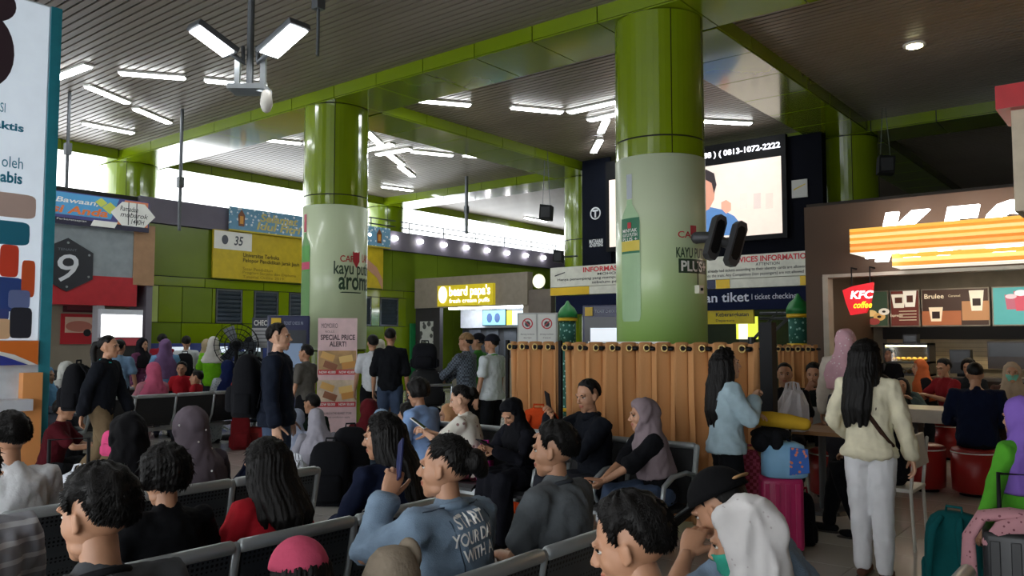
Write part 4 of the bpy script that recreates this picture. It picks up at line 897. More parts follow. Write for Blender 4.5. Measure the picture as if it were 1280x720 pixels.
# counter, display case, machine, till
ct = thing('shop_counter', 'dark service counter along the fried chicken shop', 'counter', (0, 13.9, 0))
g = Geo(); g.bb((-2.9, 13.7, 0), (8, 14.25, .98)); sub(g, 'front', M('dark_wood', '3a2a20', .5), ct); g = Geo(); g.bb((-2.95, 13.65, .98), (8, 14.3, 1.03)); sub(g, 'top', M('counter_stone', '6a6258', .3), ct)
CP = Plane('Y', 13.95)
dc = thing('display_case', 'glass display case with yellow pastries on the shop counter', 'display case', CP.pt(CP.uv(1138, 450)[0], 1.03))
u0, u1 = CP.uv(1109, 450)[0], CP.uv(1166, 450)[0]
for z in (1.03, 1.22, 1.5): g = Geo(); CP.box(g, u0, z, u1, z + .03, -.22, .22); sub(g, 'shelf', M('case_dark', '2c2824', .4), dc)
for u in (u0, u1 - .03): g = Geo(); CP.box(g, u, 1.03, u + .03, 1.53, -.22, .22); sub(g, 'side', M('case_dark', '2c2824'), dc)
g = Geo(); CP.box(g, u0 + .03, 1.48, u1 - .03, 1.5, -.18, .18); sub(g, 'lamp', glow('ffe9a8', 6), dc)
for z in (1.06, 1.25):
    for k in range(7): g = Geo(); q = CP.pt(u0 + .09 + k * (u1 - u0 - .18) / 6, z + .03, .03); g.ell(q, (.04, .06, .035), nu=8, nv=6); tag(g.obj('pastry', M('pastry_gold', 'd8a63a', .5), smooth=True), 'small golden pastry on a shelf of the glass case', 'pastry', 'pastries in the glass case')
g = Geo(); CP.box(g, u0 + .03, 1.06, u1 - .03, 1.5, .205, .215); sub(g, 'glass', M('case_glass', 'dfe6e6', .05, 0, 0, 3, trans=.95), dc)
for nm, lb, x0, y0, x1, y1, c in (('till_screen', 'black till screen standing right of the glass display case', 1188, 437, 1215, 467, '0c0d10'), ('menu_stand', 'small dark box on a stand above the glass display case', 1130, 418, 1148, 434, '1b1a1a'), ('coffee_machine', 'wide brown drinks machine on the shop counter at right', 1235, 427, 1300, 462, '4a3c34')):
    t = thing(nm, lb, nm.replace('_', ' '), CP.pt(CP.uv((x0 + x1) / 2, 450)[0], 1.03))
    g = Geo(); CP.pbox(g, x0, y0, x1, y1, -.12, .08); sub(g, 'body', M(nm + '_c', c, .4), t)
    q = CP.uv((x0 + x1) / 2, y1); g = Geo(); CP.box(g, q[0] - .05, 1.03 if nm != 'menu_stand' else 1.53, q[0] + .05, q[1] + .02, -.05, .03); sub(g, 'stand', black, t)
    g = Geo(); CP.pbox(g, x0 + 2, y0 + 2, x1 - 2, y0 + (y1 - y0) * .55, .08, .085); sub(g, 'panel', M('panel_grey', '2f3236', .25), t)
# striped light canopy, letters
cb = thing('light_canopy', 'glowing orange striped light box across the chicken shop front', 'light box', (-2.0, YF - .4, 2.9))
yb = YF - .75; Q = Plane('Y', yb); u0 = Q.uv(1062, 300)[0]; zt1 = Q.uv(1062, 286)[1]; zb1 = Q.uv(1062, 316)[1]; nb = 8
cols = ('d88a2a', 'e8b060', 'd8822a', 'f0c878', 'e09a34', 'f2d08c', 'd8902c', 'eab24a')
for k in range(nb):
    a = zb1 + (zt1 - zb1) * k / nb; b = zb1 + (zt1 - zb1) * (k + 1) / nb - .006
    g = Geo(); g.bb((u0, yb, a), (8.5, YF, b)); sub(g, 'stripe', glow(cols[k], .95), cb)
g = Geo(); g.bb((u0, yb, zb1 - .01), (8.5, YF, zb1)); sub(g, 'underside', glow('e8e4d4', 1.1), cb)
cb2 = thing('light_canopy', 'lower glowing striped light box set back under the long canopy', 'light box', (-1.5, YF - .3, 2.7))
yb2 = YF - .45; Q2 = Plane('Y', yb2); u2 = Q2.uv(1115, 325)[0]; zt2 = zb1 - .02; zb2 = Q2.uv(1115, 333)[1]
for k in range(3):
    a = zb2 + (zt2 - zb2) * k / 3; b = zb2 + (zt2 - zb2) * (k + 1) / 3 - .006; g = Geo(); g.bb((u2, yb2, a), (8.5, YF, b)); sub(g, 'stripe', glow(cols[k + 2], .95), cb2)
g = Geo(); g.bb((u2, yb2, zb2 - .01), (8.5, YF, zb2)); sub(g, 'underside', glow('e8e4d4', 1.1), cb2)
g = Geo(); Q3 = Plane('Y', YF - .6); Q3.pbox(g, 1083, 319.5, 1113, 322, 0, .06); o = g.obj('strip_lamp', glow('ffffff', 6)); tag(o, 'short white strip lamp under the left end of the long canopy', 'lamp')
LT = Plane('Y', YF - .35)
for ch, x0, x1, y0, y1 in (('K', 1094, 1166, 268, 330), ('F', 1170, 1228, 261, 325), ('C', 1226, 1290, 254, 322)):
    a = LT.uv(x0, y0); b = LT.uv(x1, y1); V, F, sz = text_geo(ch, .05, .25); t = thing('glowing_letter', 'glowing white letter %s above the orange striped canopy' % ch, 'letter', LT.pt((a[0] + b[0]) / 2, b[1]), 0, 'shop letters')
    g = Geo()
    for d in (0, .08): g.add([LT.pt(a[0] + p[0] / sz[0] * (b[0] - a[0]), zt1 - .45 + p[1] / sz[1] * (a[1] - zt1 + .45), d) for p in V], F)
    sub(g, 'letter', glow('ffffff', 4), t)
    g = Geo(); LT.box(g, (a[0] + b[0]) / 2 - .02, zt1 - .4, (a[0] + b[0]) / 2 + .02, zt1 + .1, -.36, 0); sub(g, 'bracket', greymetal, t)
# small hung coffee sign
KS = Plane('Y', YF - .25)
ks = thing('coffee_sign', 'red hanging coffee sign with white and yellow lettering at shop corner', 'sign', KS.pt(*KS.uv(1072, 395)))
def kp(l): return [KS.uv(x, y) for x, y in l]
g = Geo(); KS.poly(g, kp([(1054, 363), (1066, 358), (1092, 353), (1091, 366), (1088, 380), (1083, 391), (1064, 394), (1058, 378)]), -.04, .04); sub(g, 'board', glow('d01422', .9), ks)
g = Geo(); ptext(KS, g, 'KFC', 1064, 374, 1093, 363, .045, 0, .03, .2); sub(g, 'lettering', glow('ffffff', 2), ks)
g = Geo(); ptext(KS, g, 'coffee', 1068, 385.5, 1091, 376.5, .045, 0, .02, .3); sub(g, 'lettering', glow('f0c020', 2), ks)
for xx in (1064, 1087): g = Geo(); a = KS.uv(xx, 358); KS.box(g, a[0], a[1] - .05, a[0] + .015, zh + .1, -.01, .005); KS.box(g, a[0], zh + .08, a[0] + .015, zh + .1, -.25, .005); sub(g, 'hanger', black, ks)
# hanging red and cream box top right
HP = Plane('Y', 8.0)
hs = thing('hanging_box_sign', 'cream hanging sign box with red top at the upper right', 'sign', HP.pt(*HP.uv(1300, 265)))
a = HP.uv(1266, 200); z0 = HP.uv(1270, 264)[1]; z1 = HP.uv(1266, 138)[1]; z2 = HP.uv(1248, 112)[1]; ul = HP.uv(1247, 130)[0]
g = Geo(); HP.box(g, a[0], z0, a[0] + 1.2, z1, -.5, 0); sub(g, 'panel', M('cream_panel', 'c2b39a', .5), hs)
g = Geo(); HP.box(g, ul, z1, a[0] + 1.35, z2, -.6, .12); sub(g, 'red_cap', M('red_cap', 'b81a22', .4), hs)
for dx in (.3, 1.0): g = Geo(); HP.box(g, a[0] + dx, z2, a[0] + dx + .05, CEIL + .02, -.3, -.25); sub(g, 'hanger', greymetal, hs)

# ---- notice board with prohibition signs
p = at_depth(672, 500, 10.5)
nb_ = thing('notice_board', 'grey board with two red prohibition notices behind the tan curtain', 'sign', (p.x, p.y, 0), R(30))
g = Geo(); g.bb((-.26, -.02, 1.35), (.26, .02, 1.93)); loc_child(g, 'board', M('notice_grey', 'a3a5a2', .5), nb_)
for s in (-1, 1):
    g = Geo(); g.bb((s * .125 - .115, -.03, 1.5), (s * .125 + .115, -.02, 1.91)); sh_ = loc_child(g, 'notice', paint('c9cbc6'), nb_)
    g = Geo(); n = 20
    for k in range(n):
        a0, a1 = 2 * PI * k / n, 2 * PI * (k + 1) / n; g.prism([(math.cos(a0) * .07, math.sin(a0) * .07), (math.cos(a1) * .07, math.sin(a1) * .07), (math.cos(a1) * .055, math.sin(a1) * .055), (math.cos(a0) * .055, math.sin(a0) * .055)], (s * .125, -.034, 1.79), (1, 0, 0), (0, 0, 1), (0, .004, 0))
    g.box((s * .125, -.033, 1.79), (.125, .004, .013), (0, R(-45 * s), 0)); loc_child(g, 'red_ring', red, nb_)
    g = Geo(); g.ell((s * .125, -.031, 1.785), (.035, .003, .038), nu=10, nv=6); loc_child(g, 'pictogram', ink, nb_)
    g = Geo(); ltext(g, 'dilarang membawa', s * .125 - .09, 1.64, s * .125 + .09, 1.665, -.033); ltext(g, 'durian' if s < 0 else 'di area ini', s * .125 - .05, 1.6, s * .125 + .05, 1.62, -.033); loc_child(g, 'lettering', ink, nb_)
for s in (-.22, .22): g = Geo(); g.cyl((s, 0, 0), (s, 0, 1.36), .02, 8); loc_child(g, 'leg', greymetal, nb_)

# ---- tan eyelet curtains
cur_m = M('tan_curtain', 'b98654', .75, 0, .10, 3, .15, 200, stretch=(1, 1, .2))
def curtain(x0, x1, y, top, label, post_x, n, posts=True):
    t = thing('curtain_screen', label, 'curtain', ((x0 + x1) / 2, y, 0))
    L = x1 - x0; m = n * 12; V = []; F = []; rows = 14
    for r in range(rows):
        f = r / (rows - 1); z = top - (top - .06) * f
        for k in range(m + 1):
            s = k / m; ph = s * n * 2 * PI; amp = .042 + .022 * f
            V.append((x0 + L * s + .025 * math.sin(2 * ph) * (.5 + f), y + amp * math.sin(ph) + .02 * f * math.sin(s * 17 + 4 * f) + .012 * math.sin(ph * .5 + 3 * f), z + .008 * math.cos(ph) * (1 - f)))
    for r in range(rows - 1):
        for k in range(m): a = r * (m + 1) + k; F.append((a, a + 1, a + m + 2, a + m + 1))
    g = Geo(); g.add(V, F); o = child(g, 'cloth', cur_m, t, True); sm = o.modifiers.new('thickness', 'SOLIDIFY'); sm.thickness = .004
    for k in range(n):
        s = (k + .25) / n; q = Vector((x0 + L * s, y - .05, top - .045)); g = Geo()
        ring = [(q.x + .028 * math.cos(a), q.y - .012, q.z + .028 * math.sin(a)) for a in [2 * PI * j / 12 for j in range(13)]]
        g.limb(ring, .007, 6, cap=False); child(g, 'eyelet', M('brass_eyelet', 'b8a066', .3, .9), t, True)
        g = Geo(); g.limb([(q.x - .028, q.y + .005, q.z), (q.x + .06, q.y + .005, q.z - .006)], .018, 8); child(g, 'rail_segment', black, t, True)
    g = Geo(); g.cyl((x0 - .03, y, top - .045), (x1 + .03, y, top - .045), .016, 8); child(g, 'rail', black, t)
    for px_ in post_x:
        g = Geo(); g.cyl((px_, y, 0), (px_, y, top + .02), .022, 8); child(g, 'post', black, t)
        g = Geo(); g.bb((px_ - .15, y - .15, 0), (px_ + .15, y + .15, .02)); child(g, 'foot', black, t)
    return t
YC = 6.35
xs = [at_Y(px, 430, YC).x for px in (636, 700, 706, 951)]
curtain(xs[0], xs[1], YC + .03, 1.56, 'narrow tan eyelet curtain left of the black post', (xs[0] - .04,), 4)
curtain(xs[2], xs[3], YC, 1.555, 'wide tan eyelet curtain hanging behind the seated couple', (xs[2] - .05,), 11)
yb_ = 9.6; xs2 = [at_Y(px, 430, yb_).x for px in (972, 1022)]
curtain(xs2[0], xs2[1], yb_, 1.52, 'short tan curtain behind the two men in black shirts', (xs2[0] - .05,), 4)
p = at_Y(960, 430, YC); t = thing('black_post', 'tall black post at the right end of the tan curtain', 'post', (p.x, YC, 0))
g = Geo(); g.bb((p.x - .05, YC - .05, 0), (p.x + .05, YC + .05, 1.72)); sub(g, 'post', black, t); g = Geo(); g.bb((p.x - .18, YC - .18, 0), (p.x + .18, YC + .18, .03)); sub(g, 'foot', black, t)
t = thing('perforated_strip', 'white toothed plastic strip running behind the curtain top', 'strip', (-4.0, 6.9, 1.53))
g = Geo(); a = at_Y(735, 429, 6.9).x; b = at_Y(835, 429, 6.9).x; g.bb((a, 6.9, 1.50), (b, 6.93, 1.565)); sub(g, 'strip', whitep, t)
for k in range(12): g = Geo(); x = a + (b - a) * (k + .5) / 12; g.bb((x - .018, 6.893, 1.515), (x + .018, 6.9, 1.55)); sub(g, 'slot', ink, t)
for x in (a + .05, b - .05): g = Geo(); g.cyl((x, 6.915, 0), (x, 6.915, 1.5), .02, 8); sub(g, 'post', greymetal, t)

# ================================================================== SEATING
perf = perforated('perforated_steel', '464b50', 52)
pad = M('black_pad', '17181b', .55, 0, .1, 10, .2, 120)
railm = M('rail_aluminium', '9aa0a2', .35, .45, .06, 6)
def gang(label, x, y, rz, n, pitch=.56, group=None, padded=False, arms=True, light=False):
    """row of joined seats; own x runs along the row, sitters face +y"""
    t = thing('bench_row', label, 'bench', (x, y, 0), rz, group or 'joined steel seat rows')
    W = n * pitch; fm = M('pale_frame', 'a9adb0', .4, .6) if light else railm
    g = Geo(); g.box((0, .22, .34), (W, .07, .05)); loc_child(g, 'beam', fm, t)
    key = ('seat', padded)
    for k in range(n):
        cx = -W / 2 + (k + .5) * pitch; sw = pitch - .05; sm = pad if padded else perf
        g = Geo(); g.loft([[(cx - sw / 2, yy, zz - .012), (cx + sw / 2, yy, zz - .012), (cx + sw / 2, yy, zz + .012), (cx - sw / 2, yy, zz + .012)] for yy, zz in ((.02, .415), (.15, .40), (.36, .42), (.44, .43), (.475, .405))]); loc_child(g, 'seat', sm, t)
        g = Geo(); g.loft([[(cx - sw / 2, yy - .012, zz), (cx + sw / 2, yy - .012, zz), (cx + sw / 2, yy + .012, zz), (cx - sw / 2, yy + .012, zz)] for yy, zz in ((.02, .43), (-.02, .5), (-.055, .62), (-.09, .80))]); loc_child(g, 'backrest', sm, t)
        g = Geo(); g.limb([(cx - sw / 2, -.095, .82), (cx + sw / 2, -.095, .82)], .026, 12); loc_child(g, 'top_rail', fm, t, True)
    for k in range(n + 1):
        cx = -W / 2 + k * pitch; g = Geo()
        g.limb([(cx, .30, .36), (cx, .05, .40), (cx, -.03, .52), (cx, -.092, .82)], [.02, .022, .02, .022], 8); loc_child(g, 'seat_bracket', fm, t, True)
        if arms:
            g = Geo(); g.limb([(cx, -.06, .62), (cx, .08, .655), (cx, .28, .65), (cx, .40, .60), (cx, .43, .50), (cx, .36, .42)], [.016, .018, .02, .018, .016, .016], 8); loc_child(g, 'armrest', fm, t, True)
    for s in ((-W / 2 + pitch * .5, W / 2 - pitch * .5) if n > 1 else (0,)):
        g = Geo(); g.cyl((s, .22, .05), (s, .22, .34), .03, 10); g.limb([(s, -.12, .03), (s, .08, .10), (s, .22, .13), (s, .36, .10), (s, .56, .03)], [.022, .026, .03, .026, .022], 8); loc_child(g, 'leg', fm, t, True)
    return t
gang('perforated steel seat row with the women in black and red', -2.815, 1.76, PI / 2, 4)
gang('perforated steel seat row with the denim jacket woman and grey shirt man', -1.865, 1.54, PI / 2, 5)
gang('perforated steel seat row with the two hijab women seen from behind', -4.035, 1.96, PI / 2, 4)
gang('nearest perforated steel seat row holding the man with the phone', -.65, 1.98, PI / 2, 4)
gang('seat row with black pads standing against the tan curtain', -4.03, 5.35, PI, 5, .54, None, True)
gang('pale seat row in the left crowd holding the pink hijab woman', -10.9, 6.3, PI / 2, 5, .58, None, True, False, True)
gang('pale seat row in the left crowd near the tall fan', -12.9, 6.9, PI / 2, 5, .58, None, True, False, True)

# tables, stools, chairs of the shop terrace
def stool(px, py, d, label):
    p = at_depth(px, py, d); t = thing('round_stool', label, 'stool', (p.x, p.y, 0), 0, 'red round stools')
    g = Geo(); g.lathe((0, 0, .03), [(.18, 0), (.215, .02), (.22, .2), (.22, .40)], 28); loc_child(g, 'drum', M('red_leather', 'a3211f', .35, 0, .06, 4), t, True)
    g = Geo(); g.lathe((0, 0, .43), [(.222, 0), (.224, .012)], 28); loc_child(g, 'piping', whitep, t, True)
    g = Geo(); g.lathe((0, 0, .44), [(.22, 0), (.21, .03), (.16, .045), (.02, .05)], 28); loc_child(g, 'cushion', M('red_leather_top', '8e2420', .35, 0, .06, 4), t, True)
    g = Geo(); g.lathe((0, 0, 0), [(.15, 0), (.15, .03)], 20); loc_child(g, 'foot', black, t, True); return t
stool(1153, 560, 8.7, 'red leather round stool just right of the woman in cream'); stool(1218, 560, 8.4, 'red leather round stool under the navy shirt man'); stool(1040, 560, 8.3, 'red leather round stool behind the wooden table corner')
a = at_depth(1092, 512, 9.6); 
tb = thing('white_table', 'long thick white table in front of the fried chicken shop', 'table', (-1.2, 10.55, 0))
g = Geo(); g.bb((-2.75, 10.25, .64), (.9, 10.95, .79)); sub(g, 'tabletop', M('white_top', 'cfc8b8', .35), tb, False)
for x in (-2.5, .6): g = Geo(); g.bb((x - .15, 10.45, 0), (x + .15, 10.75, .64)); sub(g, 'leg', M('table_leg_dark', '2a2624', .5), tb)
p = at_depth(1002, 540, 7.5); wt = thing('wooden_table', 'light wooden table corner between luggage pile and woman in cream', 'table', (p.x + .1, p.y + .25, 0))
g = Geo(); g.box((p.x + .1, p.y + .25, .74), (.6, .6, .035)); sub(g, 'tabletop', M('light_wood', 'a9825a', .5, 0, .15, 4, stretch=(1, 8, 1)), wt, False)
g = Geo(); g.cyl((p.x + .1, p.y + .25, .03), (p.x + .1, p.y + .25, .73), .035, 10); sub(g, 'leg', greymetal, wt); g = Geo(); g.lathe((p.x + .1, p.y + .25, 0), [(.24, 0), (.22, .03)], 20); sub(g, 'base', greymetal, wt)
def cafe_chair(x, y, rz, label):
    t = thing('white_chair', label, 'chair', (x, y, 0), rz, 'white cafe chairs'); cm = M('chair_white', 'c4c2ba', .4)
    g = Geo(); g.box((0, 0, .45), (.40, .40, .03)); loc_child(g, 'seat', cm, t, False, .01)
    g = Geo(); g.box((0, -.20, .74), (.40, .025, .24), (R(-8), 0, 0)); loc_child(g, 'backrest', cm, t, False, .01)
    for sx in (-1, 1):
        g = Geo(); g.limb([(sx * .19, -.22, .82), (sx * .19, -.18, .45), (sx * .2, -.2, .01)], .013, 8); loc_child(g, 'leg', cm, t, True)
        g = Geo(); g.limb([(sx * .19, .17, .45), (sx * .2, .19, .01)], .013, 8); loc_child(g, 'leg', cm, t, True)
    return t
p = at_depth(1008, 540, 8.6); cafe_chair(p.x, p.y + .1, R(160), 'white cafe chair behind the luggage pile')
cafe_chair(-1.75, 6.9, PI / 2, 'white cafe chair under the sitter in black canvas shoes')

# ================================================================== PEOPLE: library
def V3(*a): return Vector(a)
def arrays(me):
    V = np.empty(len(me.vertices) * 3); me.vertices.foreach_get('co', V); V = V.reshape(-1, 3); F = [tuple(p.vertices) for p in me.polygons]; return V, F
def remesh_obj(o, vox, it):
    m = o.modifiers.new('r', 'REMESH'); m.mode = 'VOXEL'; m.voxel_size = vox; m.use_smooth_shade = True
    if it: s = o.modifiers.new('s', 'SMOOTH'); s.factor = .5; s.iterations = it
def bake_now(g, vox, it=3):
    me = bpy.data.meshes.new('t'); me.from_pydata(g.v, [], g.f)
    bm = bmesh.new(); bm.from_mesh(me); bmesh.ops.recalc_face_normals(bm, faces=bm.faces); bm.to_mesh(me); bm.free()
    o = bpy.data.objects.new('t', me); COL.objects.link(o); remesh_obj(o, vox, it)
    r = bpy.data.meshes.new_from_object(o.evaluated_get(bpy.context.evaluated_depsgraph_get())); out = arrays(r)
    bpy.data.objects.remove(o); bpy.data.meshes.remove(me); bpy.data.meshes.remove(r); return out
def wob(V, seed, freq, n=5):
    """smooth pseudo-noise in -1..1 at points V"""
    rs = np.random.RandomState(seed); s = np.zeros(len(V))
    for k in range(n):
        w = rs.normal(size=3) * np.array(freq); w2 = rs.normal(size=3) * np.array(freq) * .6
        s += np.sin(V @ w + rs.rand() * 6.3 + 1.6 * np.sin(V @ w2 + rs.rand() * 6.3))
    return s / n * 1.3

# ---- head (origin mid-head, faces +y, 0.235 m tall)
def head_geo():
    g = Geo()
    g.ell((0, -.014, .030), (.074, .094, .087), nu=24, nv=16); g.ell((0, .018, -.012), (.066, .073, .085), nu=24, nv=16)
    g.ell((0, .022, -.062), (.052, .062, .050), nu=20, nv=12); g.ell((0, .062, -.094), (.027, .024, .021))
    g.ell((0, .045, -.070), (.042, .043, .038), nu=16)
    for s in (-1, 1):
        g.ell((s * .036, .047, -.026), (.024, .028, .030)); g.ell((s * .040, .018, -.072), (.016, .034, .022))
        g.ell((s * .030, .080, .026), (.026, .012, .010), (0, 0, s * -.35))
        g.ell((s * .074, -.004, -.006), (.008, .016, .026), (R(-10), 0, s * .35)); g.ell((s * .079, -.009, .006), (.005, .013, .015), (0, 0, s * .5)); g.ell((s * .073, .003, -.028), (.006, .008, .009))
        g.ell((s * .0115, .096, -.029), (.0085, .010, .0075))
    g.limb([(0, .083, .022), (0, .095, -.003), (0, .108, -.024)], [.009, .0095, .0115], 10)
    g.ell((0, .086, -.053), (.023, .0115, .0065)); g.ell((0, .085, -.064), (.020, .011, .0075))
    return g
EYE = V3(.0315, .0700, .006)
def make_head(vox, it):
    V, F = bake_now(head_geo(), vox, it)
    for s in (-1, 1):
        e = np.array([s * EYE.x, .088, .006]); d = V - e; q = np.exp(-((d[:, 0] / .017) ** 2 + (d[:, 2] / .010) ** 2 + (d[:, 1] / .03) ** 2)); V[:, 1] -= q * .009
    d = V - np.array([0, .09, -.0585]); q = np.exp(-((d[:, 0] / .02) ** 2 + (d[:, 2] / .0025) ** 2 + (d[:, 1] / .02) ** 2)); V[:, 1] -= q * .004
    fc = np.array([V[list(f)].mean(0) for f in F])
    mi = np.zeros(len(F), int)
    lip = (np.abs(fc[:, 0]) < .022) & (fc[:, 1] > .075) & (np.abs(fc[:, 2] + .0585) < .0115 - .18 * np.abs(fc[:, 0])); mi[lip] = 1
    return V, F, mi
HEADS = {'hi': make_head(.0052, 3), 'lo': make_head(.009, 1)}
def eyes_geo(hi):
    g = Geo(); n = (12, 8) if hi else (8, 6)
    for s in (-1, 1):
        c = V3(s * EYE.x, EYE.y - .001, EYE.z); g.ell(c, (.0120, .0115, .0062), nu=n[0], nv=n[1], mi=3); g.ell(c + V3(0, .0082, 0), (.0055, .0040, .0055), nu=8, nv=6, mi=4)
        g.limb([(s * .014, .0885, .0245), (s * .032, .0895, .029), (s * .050, .076, .0245)], [.0028, .0042, .0022], 6, mi=2)
        g.limb([(s * .0195, .0790, .0085), (s * .0315, .0825, .0130), (s * .0445, .0735, .0085)], [.0016, .0026, .0016], 5, mi=2)
    return g
EYES = {'hi': eyes_geo(True), 'lo': eyes_geo(False)}
HC = V3(0, -.012, .012)
_hb = BVHTree.FromPolygons([tuple(v) for v in HEADS['hi'][0]], HEADS['hi'][1])
def head_r(d):
    d = Vector(d).normalized(); h = _hb.ray_cast(HC + d * .4, -d); return (h[0] - HC).length if h[0] else .09
def interp(tab, x):
    for (a, b), (c, d) in zip(tab, tab[1:]):
        if x <= c: return b + (d - b) * (x - a) / (c - a)
    return tab[-1][1]
LINES = {'short': [(0, 40), (30, 39), (48, 33), (58, 20), (66, -2), (74, -6), (78, 22), (98, 24), (112, 0), (125, -26), (180, -40)],
         'long': [(0, 50), (25, 44), (45, 30), (60, 2), (72, -30), (95, -48), (180, -60)],
         'bun': [(0, 48), (30, 42), (50, 32), (64, 10), (76, 12), (84, 24), (100, 22), (118, -8), (135, -26), (180, -36)],
         'bob': [(0, 40), (30, 36), (48, 24), (60, -8), (75, -38), (110, -48), (180, -54)]}
def sst(x, a, b): t = max(0, min(1, (x - a) / (b - a))); return t * t * (3 - 2 * t)
def hair_shell(g, line, thick, seed=1, nu=48, nv=30, top=1.0):
    tab = LINES[line]; V = []; F = []
    for i in range(nv + 1):
        el = 90 - 180 * i / nv
        for k in range(nu):
            az = 360 * k / nu; a = az if az <= 180 else 360 - az
            d = V3(math.sin(R(az)) * math.cos(R(el)), math.cos(R(az)) * math.cos(R(el)), math.sin(R(el)))
            m = sst(el - interp(tab, a), -5, 10 if line in ('long', 'bob') else 22); rr = min(head_r(d), .112)
            if 70 < a < 115 and -25 < el < 22: rr = min(rr, .085)
            t = thick * (1 + .5 * top * max(0, d.z) + .22 * math.sin(az * .16 + seed) + .16 * math.sin(el * .3 + az * .05 + seed * 2))
            V.append(HC + d * (rr + (-.016 + (t + .016) * m)))
    for i in range(nv):
        for k in range(nu): k2 = (k + 1) % nu; F.append((i * nu + k, (i + 1) * nu + k, (i + 1) * nu + k2, i * nu + k2))
    return g.add(V, F)
def tufts(g, line, thick, n, L, seed=3, lift=.45):
    rs = random.Random(seed); tab = LINES[line]; wh = V3(.02, -.07, .10); done = 0
    while done < n:
        d = V3(rs.gauss(0, 1), rs.gauss(0, 1), rs.gauss(.35, 1)).normalized(); el = math.degrees(math.asin(d.z)); a = abs(math.degrees(math.atan2(d.x, d.y)))
        if el - interp(tab, a) < 3: continue
        done += 1; mk = sst(el - interp(tab, a), -5, 10 if line in ('long', 'bob') else 22); p = HC + d * (min(head_r(d), .112) - .016 + (thick + .016) * mk - .003)
        near = sst(el - interp(tab, a), 3, 26); fl = (p - wh); fl = (fl - d * fl.dot(d)); fl = fl.normalized() if fl.length > 1e-4 else V3(0, 1, 0)
        q = (fl + d * (lift + rs.uniform(-.2, .25)) + V3(rs.uniform(-.3, .3), rs.uniform(-.3, .3), rs.uniform(-.2, .2))).normalized(); ln = L * rs.uniform(.5, 1.15) * (.35 + .65 * near); s = q.cross(d).normalized() * .0042; o = len(g.v)
        g.add([p - s, p + s, p + d * .005, p + q * ln], [(0, 1, 3), (1, 2, 3), (2, 0, 3)])
    return g
_HT = {}
def hair_template(kind, hi):
    k = (kind, hi)
    if k in _HT: return _HT[k]
    nu, nv = (56, 34) if hi else (28, 18)
    flat = kind.endswith('_flat'); kind = kind.replace('_flat', '')
    if kind == 'capped':
        g = Geo(); hair_shell(g, 'short', .006, 1, nu, nv, 0); _HT[k] = (np.array([tuple(v) for v in g.v]), g.f)
    elif kind in ('short', 'crop'):
        g = Geo(); th = .015 if kind == 'short' else .008; hair_shell(g, 'short', th, 1, nu, nv); tufts(g, 'short', th, 3000 if hi else 250, .020 if kind == 'short' else .011, 5, .32)
        _HT[k] = (np.array([tuple(v) for v in g.v]), g.f)
    else:
        g = Geo(); line = 'bun' if kind in ('bun', 'pony') else ('bob' if kind == 'bob' else 'long'); th = .006 if flat else {'bob': .026, 'bun': .012, 'pony': .012}.get(kind, .015)
        hair_shell(g, line, th, 2, 40, 26, .5)
        if kind == 'bun': g.ell((0, -.125, .03), (.05, .042, .05)); g.ell((.02, -.14, .0), (.03, .03, .04))
        if kind == 'pony': g.limb([(0, -.10, .05), (0, -.15, .04), (0, -.165, -.05), (0, -.15, -.17), (.01, -.135, -.25)], [.022, .032, .036, .028, .012], 12)
        if kind in ('long', 'verylong', 'mid'):
            Lh = {'long': .40, 'mid': .22}.get(kind, .52)
            for s in (-1, 1):
                for j, (az, w_) in enumerate(((74, .020), (96, .028), (118, .034), (142, .038), (168, .040))):
                    x = s * math.sin(R(az)) * .078; y = math.cos(R(az)) * .095 - .012
                    out = 1.12 + .05 * j; back = -.015 - .02 * (j > 1)
                    l = Lh * (.72 if j == 0 else 1 - .04 * abs(j - 3)) + .02 * math.sin(j * 7 + s)
                    g.limb([(x, y, .04), (x * 1.08, y * 1.02, -.06), (x * out, y + back, -.14), (x * out * 1.05, y + back * 1.8 - .01, -.14 - l * .4), (x * out * .95, y + back * 2 - .012, -.14 - l * .62)], [w_ * .8, w_, w_, w_ * .95, w_ * .35], 10)
        V, F = bake_now(g, .0065 if hi else .012, 2)
        rs = np.random.RandomState(4); az = np.arctan2(V[:, 0], V[:, 1]); c = V - np.array(HC); nrm = c / np.linalg.norm(c, axis=1)[:, None]; nrm[:, 2] *= (V[:, 2] > 0)
        amp = (.0028 if hi else .002); V = V + nrm * (amp * (np.sin(az * 46 + 3 * np.sin(V[:, 2] * 25)) + .7 * np.sin(az * 83 + 2 + 2 * np.sin(V[:, 2] * 40))))[:, None]
        if hi and not flat:
            g2 = Geo(); rs = random.Random(9)
            tufts(g2, line, th, 500, .035, 6, .08)
            V = np.vstack([V, np.array([tuple(v) for v in g2.v])]); o = len(V) - len(g2.v); F = F + [tuple(i + o for i in f) for f in g2.f]
        _HT[k] = (V, F)
    return _HT[k]

